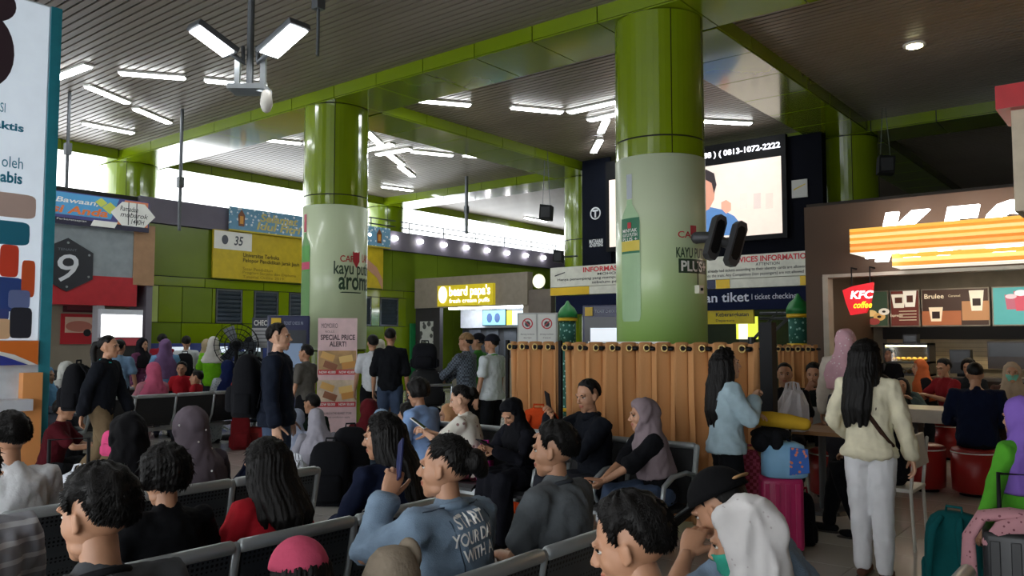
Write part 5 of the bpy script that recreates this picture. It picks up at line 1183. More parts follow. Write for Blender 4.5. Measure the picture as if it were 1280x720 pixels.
# ---- hands (wrist at origin, fingers along +z, palm faces +y, thumb on +x for s=1)
_HN = {}
def hand_template(pose, hi):
    k = (pose, hi)
    if k in _HN: return _HN[k]
    curl = {'relax': (18, 28, 22), 'grip': (48, 62, 40), 'flat': (4, 6, 4), 'hold': (30, 55, 35), 'point': (25, 50, 40)}[pose]
    g = Geo()
    def ring(z, w, t, y=0): return [(w * math.cos(2 * PI * q / 12), y + t * math.sin(2 * PI * q / 12), z) for q in range(12)]
    g.loft([ring(-.02, .026, .020), ring(.01, .028, .018), ring(.045, .038, .0165), ring(.080, .041, .014), ring(.098, .038, .011)])
    for x, L, z in ((.030, .070, .094), (.010, .080, .098), (-.011, .074, .096), (-.030, .058, .090)):
        p = V3(x, 0, z - .012); a = 0; pts = [p]; d0 = V3(x * .6, 0, 1).normalized()
        for f, c in zip((.46, .32, .24), curl):
            a += R(c); p = p + (d0 * math.cos(a) + V3(0, 1, 0) * math.sin(a)) * L * f * 1.1; pts.append(p)
        g.limb(pts, [.0095, .0088, .0080, .0066], 8)
    th = {'grip': 45, 'hold': 40}.get(pose, 22)
    p = V3(.026, .004, .020); pts = [p]; a = R(38)
    for f, c in ((.042, 0), (.034, th * .3), (.028, th * .5)):
        a -= R(c * .5); p = p + V3(math.sin(a) * f, math.sin(R(th)) * f * .9, math.cos(a) * f); pts.append(p)
    g.limb(pts, [.0135, .0115, .0095, .0072], 8)
    V, F = bake_now(g, .0044 if hi else .008, 1); _HN[k] = (V, F); return _HN[k]

# ---- cloth and skin
SKINS = {'m': ('b08265', 'a5604f'), 'd': ('8f6448', '85503f'), 'l': ('c79b80', 'b56a60')}
def skin_mats(tone, hairc):
    c, l = SKINS[tone]
    return [M('skin_' + tone, c, .5, 0, .06, 14, .06, 300), M('lips_' + tone, l, .4), M('hair_' + hairc, hairc, .55, 0, .25, 40, .3, 220, stretch=(1, 1, .12), spec=.22), M('eye_white', 'd8d4cc', .25), M('iris', '1c120c', .2)]
PEND = []
def pend(g, name, mats, parent, vox, it, post=None):
    o = loc_child(g, name, mats, parent, True); remesh_obj(o, vox, it); PEND.append((o, post)); return o
def basis_from(z, y):
    z = Vector(z).normalized(); y = Vector(y); y = (y - z * y.dot(z))
    y = y.normalized() if y.length > 1e-5 else V3(0, 1, 0); x = y.cross(z); return Matrix((x, y, z)).transposed()
def ik(S, W, l1, l2, pole):
    d = W - S; L = min(d.length, (l1 + l2) * .995); u = d.normalized(); a = (l1 * l1 - l2 * l2 + L * L) / (2 * L); h = math.sqrt(max(0, l1 * l1 - a * a))
    p = Vector(pole); p = p - u * p.dot(u); p = p.normalized() if p.length > 1e-4 else V3(0, 0, -1)
    return S + u * a + p * h, S + u * L
NPEOPLE = [0]
def person(label, x, y, face, pose='sit', H=1.66, lean=0, side=0, head=(0, 0, 0), hair='short', hairc='0d0b0a', skin='m', top='30343a', sleeve='short', bottom='20222a', shoes='1a1a1c',
           Rh=None, Lh=None, hp=('relax', 'relax'), pole=(None, None), build=1.0, hi=False, hijab=None, hij_len=.30, dress=None, seat=.43, knees=None, cap=None, vox=None, group='waiting travellers',
           topmat=None, collar=None, mask=None, decal=None, child_head=1.0, z0=0, twist=0, legs=None, hood=None, loose=.0, hem=None, botmat=None, fsize=1.0):
    NPEOPLE[0] += 1; seed = NPEOPLE[0]
    t = thing('person', label, 'person', (x, y, z0), R(face), group)
    s = H / 1.70; up = V3(math.sin(R(side)), math.sin(R(lean)), 0); up.z = math.sqrt(max(.05, 1 - up.x ** 2 - up.y ** 2))
    zp = {'stand': .95 * s, 'sit': seat + .105 * s, 'floor': .115}[pose]; P = V3(0, 0, zp)
    tw = R(twist); rt = V3(math.cos(tw), math.sin(tw), 0); rt = (rt - up * rt.dot(up)).normalized(); fw = up.cross(rt)
    hip_r = V3(1, 0, 0)
    def sp(f, fwd=0): return P + up * (f * s) + fw * (fwd * s)
    b = build; neck = sp(.50, -.005); hc = sp(.505, .012 + .0006 * lean) + (up * .55 + V3(0, 0, .45)) * (.148 * s)
    hs = s ** .5 * child_head
    hm = Matrix.Translation(hc) @ (Matrix.Rotation(R(head[0]) + tw, 4, 'Z') @ Matrix.Rotation(R(head[1]), 4, 'X') @ Matrix.Rotation(R(head[2]), 4, 'Y')) @ Matrix.Scale(hs, 4)
    sh = [sp(.445) + rt * (k * .172 * s * b) for k in (1, -1)]
    # legs
    hips = [P + hip_r * (k * .088 * s) - V3(0, 0, .01) for k in (1, -1)]
    if legs: kn = [Vector(legs[0][0]), Vector(legs[1][0])]; an = [Vector(legs[0][1]), Vector(legs[1][1])]
    elif pose == 'stand': kn = [V3(k * .095, .02, .50 * s) for k in (1, -1)]; an = [V3(k * .10, -.015, .085) for k in (1, -1)]
    elif pose == 'sit': kn = [V3(k * .11, .42 * s, zp - .0) for k in (1, -1)]; an = [V3(k * .11, .45 * s, .09) for k in (1, -1)]
    else: kn = [V3(k * .34, .26, .15) for k in (1, -1)]; an = [V3(-k * .06, .36 + .05 * k, .08) for k in (1, -1)]
    # arms
    l1, l2 = .285 * s, .245 * s
    dflt = {'stand': [V3(k * .25 * b, .06, .86 * s) for k in (1, -1)], 'sit': [V3(k * .10, .30 * s, zp + .13) for k in (1, -1)], 'floor': [V3(k * .12, .3, .3) for k in (1, -1)]}[pose]
    wt = [Vector(Rh) if Rh else dflt[0], Vector(Lh) if Lh else dflt[1]]
    el = []
    for i, k in enumerate((1, -1)):
        pl = pole[i] or (k * .7, -.5, -.6); e, w_ = ik(sh[i], wt[i], l1, l2, pl); el.append(e); wt[i] = w_
    TOR = [(-.075, .140, .105), (0, .160 * (1.03 if b < 1 else 1), .118), (.15, .138, .100), (.32, .158, .112), (.42, .160, .098), (.475, .110, .074), (.51, .058, .056)]
    def torso(g, e, lo=-.2, hi_=1, n=16):
        rings = []
        for f, rx, ry in TOR:
            if f < lo or f > hi_: continue
            c = sp(f, -.004 if f > .4 else .0); k = max(0, min(1, f / .3)); rr = (rt * k + hip_r * (1 - k)).normalized(); ff = up.cross(rr)
            rings.append([c + rr * ((rx * s * b + e) * math.cos(2 * PI * q / n)) + ff * ((ry * s * b + e) * math.sin(2 * PI * q / n)) for q in range(n)])
        g.loft(rings)
    def arm(g, i, e, frac):
        S, E, W = sh[i], el[i], wt[i]; ins = sp(.43) + (S - sp(.43)) * .45; r = [.058, .060, .048, .041, .040, .030]
        pts = [ins, S, S.lerp(E, .5), E, E.lerp(W, .4), W]; r = [q * s * (.5 + .5 * b) + e for q in r]
        if frac < 1:
            pts = [ins, S, S.lerp(E, .5), S.lerp(E, max(.55, frac * 2))] if frac <= .5 else [ins, S, S.lerp(E, .5), E, E.lerp(W, (frac - .5) * 2)]; r = r[:len(pts)]
            if frac <= .5: r[-1] = .05 * s + e + .006
        g.limb(pts, r, 12)
    def leg(g, i, e, hi_=1.0):
        A, B, C = hips[i], kn[i], an[i]; r = [.080, .078, .060, .056, .040]
        pts = [A, A.lerp(B, .5), B, B.lerp(C, .35), C]; g.limb(pts, [q * s * (.4 + .6 * b) + e for q in r], 12)
    vx = vox or (.0135 if hi else .020)
    # body
    g = Geo(); torso(g, -.008)
    for i in (0, 1): arm(g, i, -.003, 1); leg(g, i, -.008)
    g.limb([sp(.44), neck, hc + (up * -.055) * hs], [.056 * s, .050 * s, .050 * hs], 12)
    res = 'hi' if hi else 'lo'
    mats = skin_mats(skin, hairc)
    def post(o, me):
        Vb, Fb = arrays(me); Vs = [Vb]; Fs = list(Fb); Ms = [0] * len(Fb); off = len(Vb)
        def app(V, F, mt, mi):
            nonlocal off
            A = np.c_[V, np.ones(len(V))] @ np.array(mt).T; Vs.append(A[:, :3]); Fs.extend([tuple(j + off for j in f) for f in F]); Ms.extend(mi if hasattr(mi, '__len__') else [mi] * len(F)); off += len(V)
        hv, hf, hmi = HEADS[res]; app(hv, hf, hm, hmi.tolist())
        eg = EYES[res]; app(np.array([tuple(q) for q in eg.v]), eg.f, hm, eg.m)
        for i, k in enumerate((1, -1)):
            V, F = hand_template(hp[i], hi); d = (wt[i] - el[i]).normalized(); inward = (sp(.25) - wt[i]); pn = inward if pose == 'stand' and not (Rh if i == 0 else Lh) else V3(-k * .35, .1, -1)
            if hp[i] in ('hold', 'grip'): pn = V3(-k * .5, .6, .25)
            if abs(d.dot(pn.normalized())) > .9: pn = fw
            Bm = basis_from(d, pn); mm = Matrix.Translation(wt[i]) @ Bm.to_4x4() @ Matrix.Diagonal((-k, 1, 1, 1)) @ Matrix.Scale(s ** .7, 4)
            if k == 1: F = [f[::-1] for f in F]
            app(V, F, mm, 0)
        nm = bpy.data.meshes.new('body'); nm.from_pydata(np.vstack(Vs).tolist(), [], Fs)
        for m_ in mats: nm.materials.append(m_)
        nm.polygons.foreach_set('material_index', Ms); nm.shade_smooth(); return nm
    body = pend(g, 'body', mats[0], t, vx, 3, post); body['label'] = 'skin of face and hands'
    fold = lambda amp, fr: (lambda o, me: folds(me, amp, fr, seed))
    # top
    tm = topmat or fabric(top)
    g = Geo(); e = .014 + loose; torso(g, e, -.12, .48)
    if hem: 
        c0 = P - V3(0, 0, hem); g.loft([[c + V3((rx * s * b + e) * math.cos(2 * PI * q / 16), (.132 * s * b + e) * math.sin(2 * PI * q / 16), 0) for q in range(16)] for c, rx in ((P, .182), (c0, .205))])
    fr = {'short': .36, 'half': .5, 'elbow': .62, 'long': .97}[sleeve]
    for i in (0, 1): arm(g, i, e * .72 + .002, fr)
    g.limb([sp(.455), sp(.485), sp(.50)], [.088 * s, .072 * s + .004, .060 * s + .004], 14)
    if dress:
        pass
    shirt = pend(g, 'jacket' if collar == 'jacket' else 'shirt', tm, t, vx, 3, fold(.0105, (15, 15, 12)))
    if decal: DECALS.append((shirt, decal, t))
    if collar:
        g = Geo(); cm = tm if collar in ('jacket', 'self') else fabric(collar)
        ring = [sp(.497) + rt * (.067 * s * math.cos(a)) + fw * (.066 * s * math.sin(a)) + up * (-.012 * math.sin(a)) for a in [2 * PI * q / 16 for q in range(17)]]
        g.limb(ring, .016 if collar in ('jacket', 'self') else .010, 8, cap=False); loc_child(g, 'collar', cm, t, True)
    # bottom
    if dress:
        g = Geo(); dm = topmat or fabric(dress)
        if pose == 'stand': g.loft([[c + V3(rx * math.cos(2 * PI * q / 18) * s, ry * math.sin(2 * PI * q / 18) * s, 0) for q in range(18)] for c, rx, ry in ((P + up * .1, .17, .13), (P, .19, .15), (V3(0, .01, .5 * s), .23, .19), (V3(0, .01, .06), .27, .22))])
        else:
            for i in (0, 1): leg(g, i, .035)
            g.limb([P, (kn[0] + kn[1]) / 2, (an[0] + an[1]) / 2], [.12 * s, .11 * s, .10 * s], 14); g.ell(P, (.19 * s, .16 * s, .11 * s))
        pend(g, 'dress', dm, t, vx, 4, fold(.012, (11, 11, 5)))
    else:
        g = Geo(); g.ell(P - V3(0, 0, .01), (.156 * s * b + .006, .116 * s * b + .006, .112 * s)); torso(g, .003, -.1, .1)
        for i in (0, 1): leg(g, i, .012 + loose * .5)
        pend(g, 'trousers', botmat or fabric(bottom), t, vx, 3, fold(.007, (12, 12, 10)))
    # shoes
    for i in (0, 1):
        a = an[i]; sh_d = (kn[i] - a); fd = V3(0, 1, 0) if pose != 'floor' else V3((-1, 1)[i] * .6, .5, 0)
        if legs: fd = V3(sh_d.x * .3, 1, 0).normalized()
        g = Geo(); z = max(.035, a.z - .045); h0 = V3(a.x, a.y, z) - fd * .05; g.limb([h0, h0 + fd * .09, h0 + fd * .17, h0 + fd * .21], [.036 * s, .040 * s, .040 * s, .030 * s], 10, flat=.8, side=(0, 0, 1)); g.limb([a + V3(0, 0, .01), V3(a.x, a.y, z + .01)], [.042 * s, .042 * s], 10)
        so = loc_child(g, 'shoe', fabric(shoes) if shoes != 'skin' else mats[0], t, True)
        if shoes == 'canvas_black': pass
        g = Geo(); b0 = V3(h0.x, h0.y, z - .034 * s); g.limb([b0 - fd * .012, b0 + fd * .1, b0 + fd * .225], [.040 * s, .044 * s, .034 * s], 10, flat=.25, side=(0, 0, 1)); so2 = loc_child(g, 'sole', M('shoe_sole', 'c9c7c0' if shoes == '16181c' else '3a3836', .6), t, True)
    # head dress
    if hijab:
        g = Geo(); off = Matrix.Translation(hc) @ Matrix.Rotation(tw, 4, 'Z') @ Matrix.Scale(hs, 4); V = []; F = []; nu, nv = (56, 36) if hi else (32, 22)
        for i in range(nv + 1):
            e_ = 90 - 180 * i / nv
            for k in range(nu):
                az = 360 * k / nu; a = az if az <= 180 else 360 - az; d = V3(math.sin(R(az)) * math.cos(R(e_)), math.cos(R(az)) * math.cos(R(e_)), math.sin(R(e_)))
                q = math.hypot(a / 52, (e_ + 6) / 46); m_ = sst(q, .95, 1.10); rr = min(head_r(d), .125); V.append(hm @ (HC + d * (rr + (-.022 + .040 * m_))))
        for i in range(nv):
            for k in range(nu): k2 = (k + 1) % nu; F.append((i * nu + k, (i + 1) * nu + k, (i + 1) * nu + k2, i * nu + k2))
        g.add(V, F); g.ell(hm @ V3(0, -.085, .02), (.06 * hs, .05 * hs, .06 * hs))
        def rg(zf, rx, ry, cy): 
            c = sp(.505 + zf, cy); return [c + rt * (rx * s * math.cos(2 * PI * q / 20)) + fw * (ry * s * math.sin(2 * PI * q / 20)) for q in range(20)]
        Lc = hij_len
        g.loft([rg(.15, .085, .062, -.055), rg(.105, .096, .082, -.040), rg(.06, .104, .098, -.026), rg(.015, .118, .106, -.016), rg(-.03, .158, .116, -.006), rg(-.075, .208 * b, .134, .0), rg(-.075 - Lc * .35, .222 * b, .148, .004), rg(-.075 - Lc, .200 * b, .158, .006)])
        pend(g, 'hijab', topmat_h(hijab), t, .0105 if hi else .017, 3, fold(.009, (20, 20, 10)))
    else:
        if cap: hair = {'short': 'capped'}.get(hair, hair + '_flat')
        V, F = hair_template(hair, hi); hk = (hair, hi, hairc)
        if hk not in HAIRME:
            me = bpy.data.meshes.new('hair'); me.from_pydata(V.tolist(), [], F); me.materials.append(mats[2]); me.shade_smooth(); HAIRME[hk] = me
        if hair != 'none': o = link('hair', HAIRME[hk]); o.parent = t; o.matrix_parent_inverse = Matrix(); o.matrix_basis = hm
    if cap:
        g = Geo(); rows = []
        for i in range(9):
            e_ = R(8 + 82 * i / 8)
            rows.append([HC + V3(.100 * math.cos(e_) * math.sin(2 * PI * k / 24), -.004 + .116 * math.cos(e_) * math.cos(2 * PI * k / 24), .012 + .118 * math.sin(e_)) for k in range(24)])
        g.loft(rows); me = g.mesh('cap', cap[1], True); me.transform(hm); o = link('cap', me); o.parent = t; o.matrix_parent_inverse = Matrix()
        if len(cap) > 2:
            g = Geo(); g.limb([HC + V3(.10 * math.sin(R(a)), -.004 - .118 * math.cos(R(a)), .055) for a in (-26, -13, 0, 13, 26)], .011, 8, flat=.5, side=(0, 0, 1)); me = g.mesh('cap_strap', cap[2], True); me.transform(hm); o = link('cap_strap', me); o.parent = t; o.matrix_parent_inverse = Matrix()
        if cap[0] == 'visor':
            g = Geo(); g.limb([V3(0, .08, .042), V3(0, .13, .036), V3(0, .175, .022)], [.075, .078, .05], 14, flat=.10, side=(0, 0, 1)); me = g.mesh('visor', cap[1], True); me.transform(hm); o = link('visor', me); o.parent = t; o.matrix_parent_inverse = Matrix()
    if mask:
        g = Geo(); V = []; F = []
        for i in range(7):
            for k in range(13):
                az = -62 + 124 * k / 12; e_ = -14 - 40 * i / 6; d = V3(math.sin(R(az)) * math.cos(R(e_)), math.cos(R(az)) * math.cos(R(e_)), math.sin(R(e_))); V.append(HC + d * (min(head_r(d), .125) + .008))
        for i in range(6):
            for k in range(12): a = i * 13 + k; F.append((a, a + 1, a + 14, a + 13))
        g.add(V, F); me = g.mesh('face_mask', mask, True); me.transform(hm); o = link('face_mask', me); o.parent = t; o.matrix_parent_inverse = Matrix(); sm = o.modifiers.new('thickness', 'SOLIDIFY'); sm.thickness = .003
    return t, dict(wt=wt, el=el, hc=hc, sp=sp, fw=fw, rt=rt, up=up, hm=hm, s=s)
HAIRME = {}; DECALS = []
def topmat_h(c): return c if not isinstance(c, str) else fabric(c, .08, .15, 250, .8)
def folds(me, amp, fr, seed):
    n = len(me.vertices); V = np.empty(n * 3); me.vertices.foreach_get('co', V); V = V.reshape(-1, 3); N = np.empty(n * 3); me.vertices.foreach_get('normal', N); N = N.reshape(-1, 3)
    w_ = wob(V, seed, fr, 5) * .7 + .5 * (1 - 2 * np.abs(wob(V, seed + 50, (fr[0] * 1.5, fr[1] * 1.5, fr[2] * 1.8), 4)))
    w_ = w_ + .45 * (1 - 2 * np.abs(wob(V, seed + 90, (fr[0] * 2.6, fr[1] * 2.6, fr[2] * 2.2), 4)))
    V = V + N * (amp * w_ + amp * .2)[:, None]; me.vertices.foreach_set('co', V.ravel()); return me
def finish_people():
    bpy.context.view_layer.update(); dg = bpy.context.evaluated_depsgraph_get()
    for o, post in PEND:
        me = bpy.data.meshes.new_from_object(o.evaluated_get(dg)); r = post(o, me) if post else me; o['_'] = 1; del o['_']
        NEW.append((o, r))
    for o, r in NEW:
        mats = [m for m in o.data.materials]; o.modifiers.clear(); o.data = r; r.name = o.name.split('.')[0]
        if len(r.materials) == 0:
            for m in mats: r.materials.append(m)
        r.shade_smooth()
    # prints on garments: (lines, centre, u, v, height per line, material)
    for o, dc, t in DECALS:
        V, F = arrays(o.data); bv = BVHTree.FromPolygons([tuple(v) for v in V], F); g = Geo()
        for txt, c, u, v, n, wd, ht, sh in dc[0]:
            TV, TF, sz = text_geo(txt, .02, sh); c, u, v, n = Vector(c), Vector(u).normalized(), Vector(v).normalized(), Vector(n).normalized(); P = []
            for q in TV:
                p = c + u * ((q[0] / sz[0] - .5) * wd) + v * ((q[1] / sz[1] - .5) * ht); h = bv.ray_cast(p + n * .4, -n); P.append(h[0] + n * .007 if h[0] else p)
            g.seg.append(len(g.f)); g.add(P, TF)
        if g.f: loc_child(g, 'lettering', dc[1], t)
        for ln in (dc[2] if len(dc) > 2 else ()):
            g = Geo(); P = []
            for a, b in zip(ln, ln[1:]):
                for k in range(8):
                    p = Vector(a).lerp(Vector(b), k / 8); h = bv.ray_cast(p + V3(0, -.5, 0), V3(0, 1, 0))
                    if h[0]: P.append(h[0] + V3(0, -.003, 0))
            if len(P) > 2: sm_ = dc[3] if len(dc) > 3 else ('seam', .003, M('seam_thread', '3f4f60', .8)); g.limb(P, sm_[1], 6, flat=.5, side=(0, 1, 0)); loc_child(g, sm_[0], sm_[2], t, True)
NEW = []

# ================================================================== PEOPLE: placing
def fit(px, top, rowx=None, rowy=None, lean=6, face=90, hair=.018, H0=1.62, fix=None):
    """place of a sitter's pelvis on a seat row and body height, from where head centre and crown show"""
    s = H0 / 1.70; t = 2.0 if rowx is not None else -4.0; cl, sl = math.cos(R(lean)), math.sin(R(lean)); f = (-math.sin(R(face)), math.cos(R(face)))
    for it in range(40):
        fo = s * (.586 * sl + .012 + .0006 * lean); x, y = (rowx, t) if rowx is not None else (t, rowy)
        hx, hy = x + f[0] * fo, y + f[1] * fo; q = CM.transposed() @ (Vector((hx, hy, 1.2)) - CO); d = -q.z; pxc = 640 + FPX * q.x / d
        t += (px - pxc) * d / FPX * (.9 if rowx is None else 1.1)
        zt = at_depth(px, top, d).z
        if fix is None: s = max(.80, min(1.06, s + (zt - hair - (.43 + s * (.105 + .505 * cl + .148 * (.55 * cl + .45)) + .118 * s ** .5)) * .5))
    return (rowx, t, s * 1.70) if rowx is not None else (t, rowy, s * 1.70)
def PL(px, d): p = at_depth(px, 425, d); return p.x, p.y
denim = M('denim_jacket', '71869b', .85, 0, .18, 12, .35, 260); jeans = M('jeans', '33445e', .85, 0, .2, 10, .3, 260); denim_lt = M('pale_denim', '9fb6c0', .85, 0, .1, 12, .3, 260)
stripe = pattern('striped_jersey', '9ea0a8', 'd6d8dc', 5.6, 'stripe', .85, .80)
RB, RC, RA, RD = -2.975, -2.03, -4.195, -.81
# --- nearest rows, seen from behind
person('person in grey and white striped top cut by the left edge', RB, .97, 90, lean=6, hair='bob', topmat=stripe, sleeve='long', hi=True, H=1.62, bottom='2a2c36')
F1 = fit(122, 577, RC, None, 10); F2 = fit(207, 556, RB, None, 8); F3 = fit(333, 547, RB, None, 8); F4 = fit(478, 513, RB, None, 16); F5 = fit(556, 540, RC, None, 6); F6 = fit(692, 525, RC, None, 5); F7 = fit(787, 609, RD, None, 24); F8 = fit(928, 614, RD, None, 12, 90, .03); F9 = fit(897, 577, RD, None, 40); F10 = fit(160, 512, RA, None, 8, 90, .03); F11 = fit(238, 504, RA, None, 8, 90, .03); F12 = fit(12, 513, RA, None, 8)
person('man in charcoal shirt with cropped hair at the lower left', *F1[:2], 90, lean=10, head=(22, -6, 0), hair='short', top='45474a', hi=True, H=F1[2], collar='1c1d20', bottom='22242c')
person('woman with black bob and wide necked black top', *F2[:2], 90, lean=8, head=(4, -8, 0), hair='bob', top='0e0f12', hi=True, H=F2[2], build=.93, bottom='1a1b20')
u_, v_, n_ = (1, 0, 0), (0, -.1, 1), (0, -1, .1)
person('long haired girl in red shirt with white print', *F3[:2], 90, lean=8, head=(8, -10, 0), hair='mid', top='9e1c26', hi=True, H=F3[2], build=.9, bottom='23252c', child_head=1.06,
       decal=([('K IK', (.07, -.2, .80), (1, .0, .15), (-.1, 0, 1), (0, -1, .1), .17, .055, .2), ('iiK', (.10, -.2, .735), (1, .0, .15), (-.1, 0, 1), (0, -1, .1), .12, .05, .2)], paint('cfc4c4')))
person('long haired woman in navy top leaning forward with an earphone', *F4[:2], 90, lean=16, head=(30, -8, 0), hair='verylong', top='161d33', sleeve='long', hi=True, H=F4[2], build=.95, bottom='2c3040', Rh=(.1, .4, .62), Lh=(-.1, .42, .62))
q, dl = person('woman in blue denim jacket lettered on the back, hand at her mouth', *F5[:2], 90, lean=6, head=(24, 0, 0), hair='bun', topmat=denim, sleeve='long', hi=True, H=F5[2], build=1.05, collar='jacket', bottom='2a2f3c', loose=.008,
       Lh=(-.12, .25, 1.0), Rh=(.12, .32, .66), hp=('relax', 'hold'), pole=((.7, -.5, -.6), (-.5, .1, -1)),
       decal=([('START', (-.01, -.2, .955), (1, 0, .12), (0, 0, 1), (0, -1, .05), .13, .042, 0), ('YOUR DAY', (-.005, -.2, .90), (1, 0, .12), (0, 0, 1), (0, -1, .05), .20, .045, 0), ('WITH A', (.0, -.2, .845), (1, 0, .12), (0, 0, 1), (0, -1, .05), .15, .042, 0)], whitep, [[(-.17, 0, .985), (.17, 0, .985)], [(-.09, 0, .985), (-.06, 0, .62)], [(.12, 0, .985), (.10, 0, .62)]]))
DEN = (q, dl)
person('man in plain grey shirt with short hair on the steel row', *F6[:2], 90, lean=5, head=(22, -4, 0), hair='short', top='5e6367', hi=True, H=F6[2], collar='3c4046', bottom='1e2026')
q, FM = person('bowed man with spiky hair nearest the camera holding a phone', *F7[:2], 90, lean=24, head=(18, -16, 0), hair='short', top='7a6a52', hi=True, H=F7[2], skin='m', bottom='2a2c30', Rh=(.26, .26, .84), hp=('hold', 'relax'), pole=((.8, -.4, -.5), None))
FMT = q
person('woman in white printed hijab with a green mask strap', *F8[:2], 90, lean=12, head=(10, -14, 0), hijab=pattern('white_print_hijab', 'd3d0cf', 'bcb4b4', 34, thr=.12), top='cdd2da', sleeve='long', hi=True, H=F8[2], dress='b8bcc4', mask=fabric('3aa08a'), hij_len=.32)
person('bowed person in black cap and blue denim raising one arm', *F9[:2], 90, lean=40, head=(0, -30, 0), hair='short', cap=('visor', fabric('101012'), fabric('b08a62')), topmat=denim, sleeve='half', hi=True, H=F9[2], Lh=(-.20, .42, .90), pole=(None, (-.9, .1, -.6)), bottom='22242c')
person('small child in pink cap low at the bottom edge', RC, 1.54, 90, lean=4, head=(0, -4, 0), hair='long', cap=('dome', fabric('c4506c')), top='c4506c', hi=True, H=1.00, child_head=1.12, bottom='3a3c48')
# --- next row back
person('woman in plain black hijab in the second row', *F10[:2], 90, lean=8, head=(0, -6, 0), hijab='0f0f12', top='111114', sleeve='long', hi=True, H=F10[2], dress='111114', hij_len=.34)
q, HG = person('woman in mauve grey hijab pinned with white pearls', *F11[:2], 90, lean=8, head=(-6, -6, 0), hijab='5d545c', top='4c454c', sleeve='long', hi=True, H=F11[2], dress='4c454c', hij_len=.40)
HGT = q
person('boy with black hair in white shirt at the left edge', *F12[:2], 90, lean=8, head=(6, -8, 0), hair='short', top='d5d7da', hi=True, H=F12[2], bottom='23262e')
# --- row against the curtain
YE = 5.19
E1 = fit(803, 494, None, YE, 14, 140, .03); E2 = fit(735, 472, None, YE, 6, 152); E3 = fit(640, 507, None, YE, 18, 168, .03); E4 = fit(576, 480, None, YE, 12, 118); E5 = fit(524, 492, None, YE, 12, 100)
person('woman in taupe hijab sitting with clasped hands in jeans', E1[0], YE, 140, lean=14, head=(-8, -4, 0), hijab='83757a', top='131418', sleeve='half', hi=True, H=E1[2], botmat=jeans, Rh=(.02, .44, .60), Lh=(-.05, .46, .60), hp=('hold', 'hold'), hij_len=.28, shoes='2a2a2e')
q, PM = person('man in black shirt studying his phone before the curtain', E2[0], YE, 152, lean=6, head=(14, -12, 0), hair='crop', top='12151c', sleeve='long', hi=True, H=E2[2], build=1.05, Rh=(.06, .36, 1.02), Lh=(-.02, .38, .86), hp=('hold', 'relax'), pole=((.8, -.3, -.8), (-.8, -.3, -.8)), bottom='2a2c33', collar='self')
PMT = q
q, BH = person('woman in black hijab bent over her phone beside orange bag', E3[0], YE, 168, lean=18, head=(4, -34, 0), hijab='101116', top='14151c', sleeve='long', hi=True, H=E3[2], dress='15161d', Rh=(.05, .38, .74), Lh=(-.07, .38, .74), hp=('hold', 'hold'), hij_len=.26)
BHT = q
q, WT = person('woman in white floral top holding a white phone', E4[0], YE, 118, lean=12, head=(6, -18, 0), hair='bun', topmat=pattern('floral_white', 'd4d1c6', '8a6a66', 16, thr=.2), sleeve='short', hi=True, H=E4[2], skin='l', Rh=(.03, .40, .80), Lh=(-.03, .42, .80), hp=('hold', 'hold'), bottom='7a3a44')
WTT = q
person('person in light blue shirt with black hair beside the floral top woman', min(E5[0], E4[0] - .45), YE, 100, lean=12, head=(0, -14, 0), hair='bob', top='7f9cc8', sleeve='long', H=1.56, hi=False, bottom='23304c')
x, y = PL(562, 8.6); person('person in orange jacket half hidden behind the floral top woman', x, y, 140, 'floor', lean=0, hijab='c99a70', top='c8572a', sleeve='long', bottom='2a2c33', H=1.75)
# --- standing people in the middle ground
x, y = PL(347, 7.15); q, BM = person('young man in navy jacket and jeans standing with black backpack', x, y, -50, 'stand', H=1.70, head=(4, 0, 0), hair='crop', top='171d2a', sleeve='long', hi=True, botmat=jeans, collar='jacket', loose=.012, skin='l', hem=.10)
BMX = (x, y)
x, y = PL(906, 6.05); person('girl in pale denim jacket touching her chin before the curtain', x, y, -48, 'stand', H=1.48, head=(0, 6, 0), hair='verylong', topmat=denim_lt, sleeve='long', hi=True, build=.92, bottom='0e0f12', skin='l', loose=.016, hem=.06, collar='jacket', Rh=(.03, .20, 1.14), Lh=(-.05, .20, 1.02), hp=('hold', 'relax'), pole=((.6, .0, -1), (-.5, .2, -1)))
x, y = PL(1083, 5.5); person('woman in cream jacket and white jeans standing with her back turned', x, y, 2, 'stand', H=1.55, head=(-28, 2, 0), hair='verylong', top='d6cfb4', sleeve='long', hi=True, build=.88, botmat=M('white_jeans', 'd3d3d6', .8, 0, .06, 8, .25, 200), loose=.010, hem=.05, Rh=(.24, .10, .80), Lh=(-.18, .22, .92), shoes='5a3a30', skin='l', legs=(((.075, .0, .46), (.085, -.04, .085)), ((-.07, .03, .46), (-.07, .05, .085))), decal=([], None, [[(-.10, 0, 1.26), (.02, 0, 1.10), (.17, 0, .86)]], ('bag_strap', .016, fabric('3a2820'))))
CRM = (x, y)
x, y = PL(1057, 8.2); person('woman in pink floral hijab half hidden behind the cream jacket', x, y, 10, 'stand', H=1.66, hijab=pattern('pink_floral', 'd2a5b0', 'e9dede', 26, thr=.2), top='cfc6b8', sleeve='long', hi=False, dress='3a3a40', hij_len=.26)
person('person in black trousers and black canvas shoes on a white chair', -1.75, 6.9, 90, 'sit', H=1.66, lean=8, hair='short', top='1a1b20', sleeve='long', bottom='0e0f14', shoes='16181c', seat=.45, hi=False, legs=(((.10, .44, .55), (.10, .52, .085)), ((-.10, .40, .56), (-.02, .22, .085))))
x, y = PL(1275, 4.25); person('child in purple hijab and green shirt at the right edge', x, y, 60, 'stand', H=1.24, child_head=1.06, hijab='7a5cae', top='4f9a2c', sleeve='long', hi=True, bottom='2c2440', hij_len=.28)
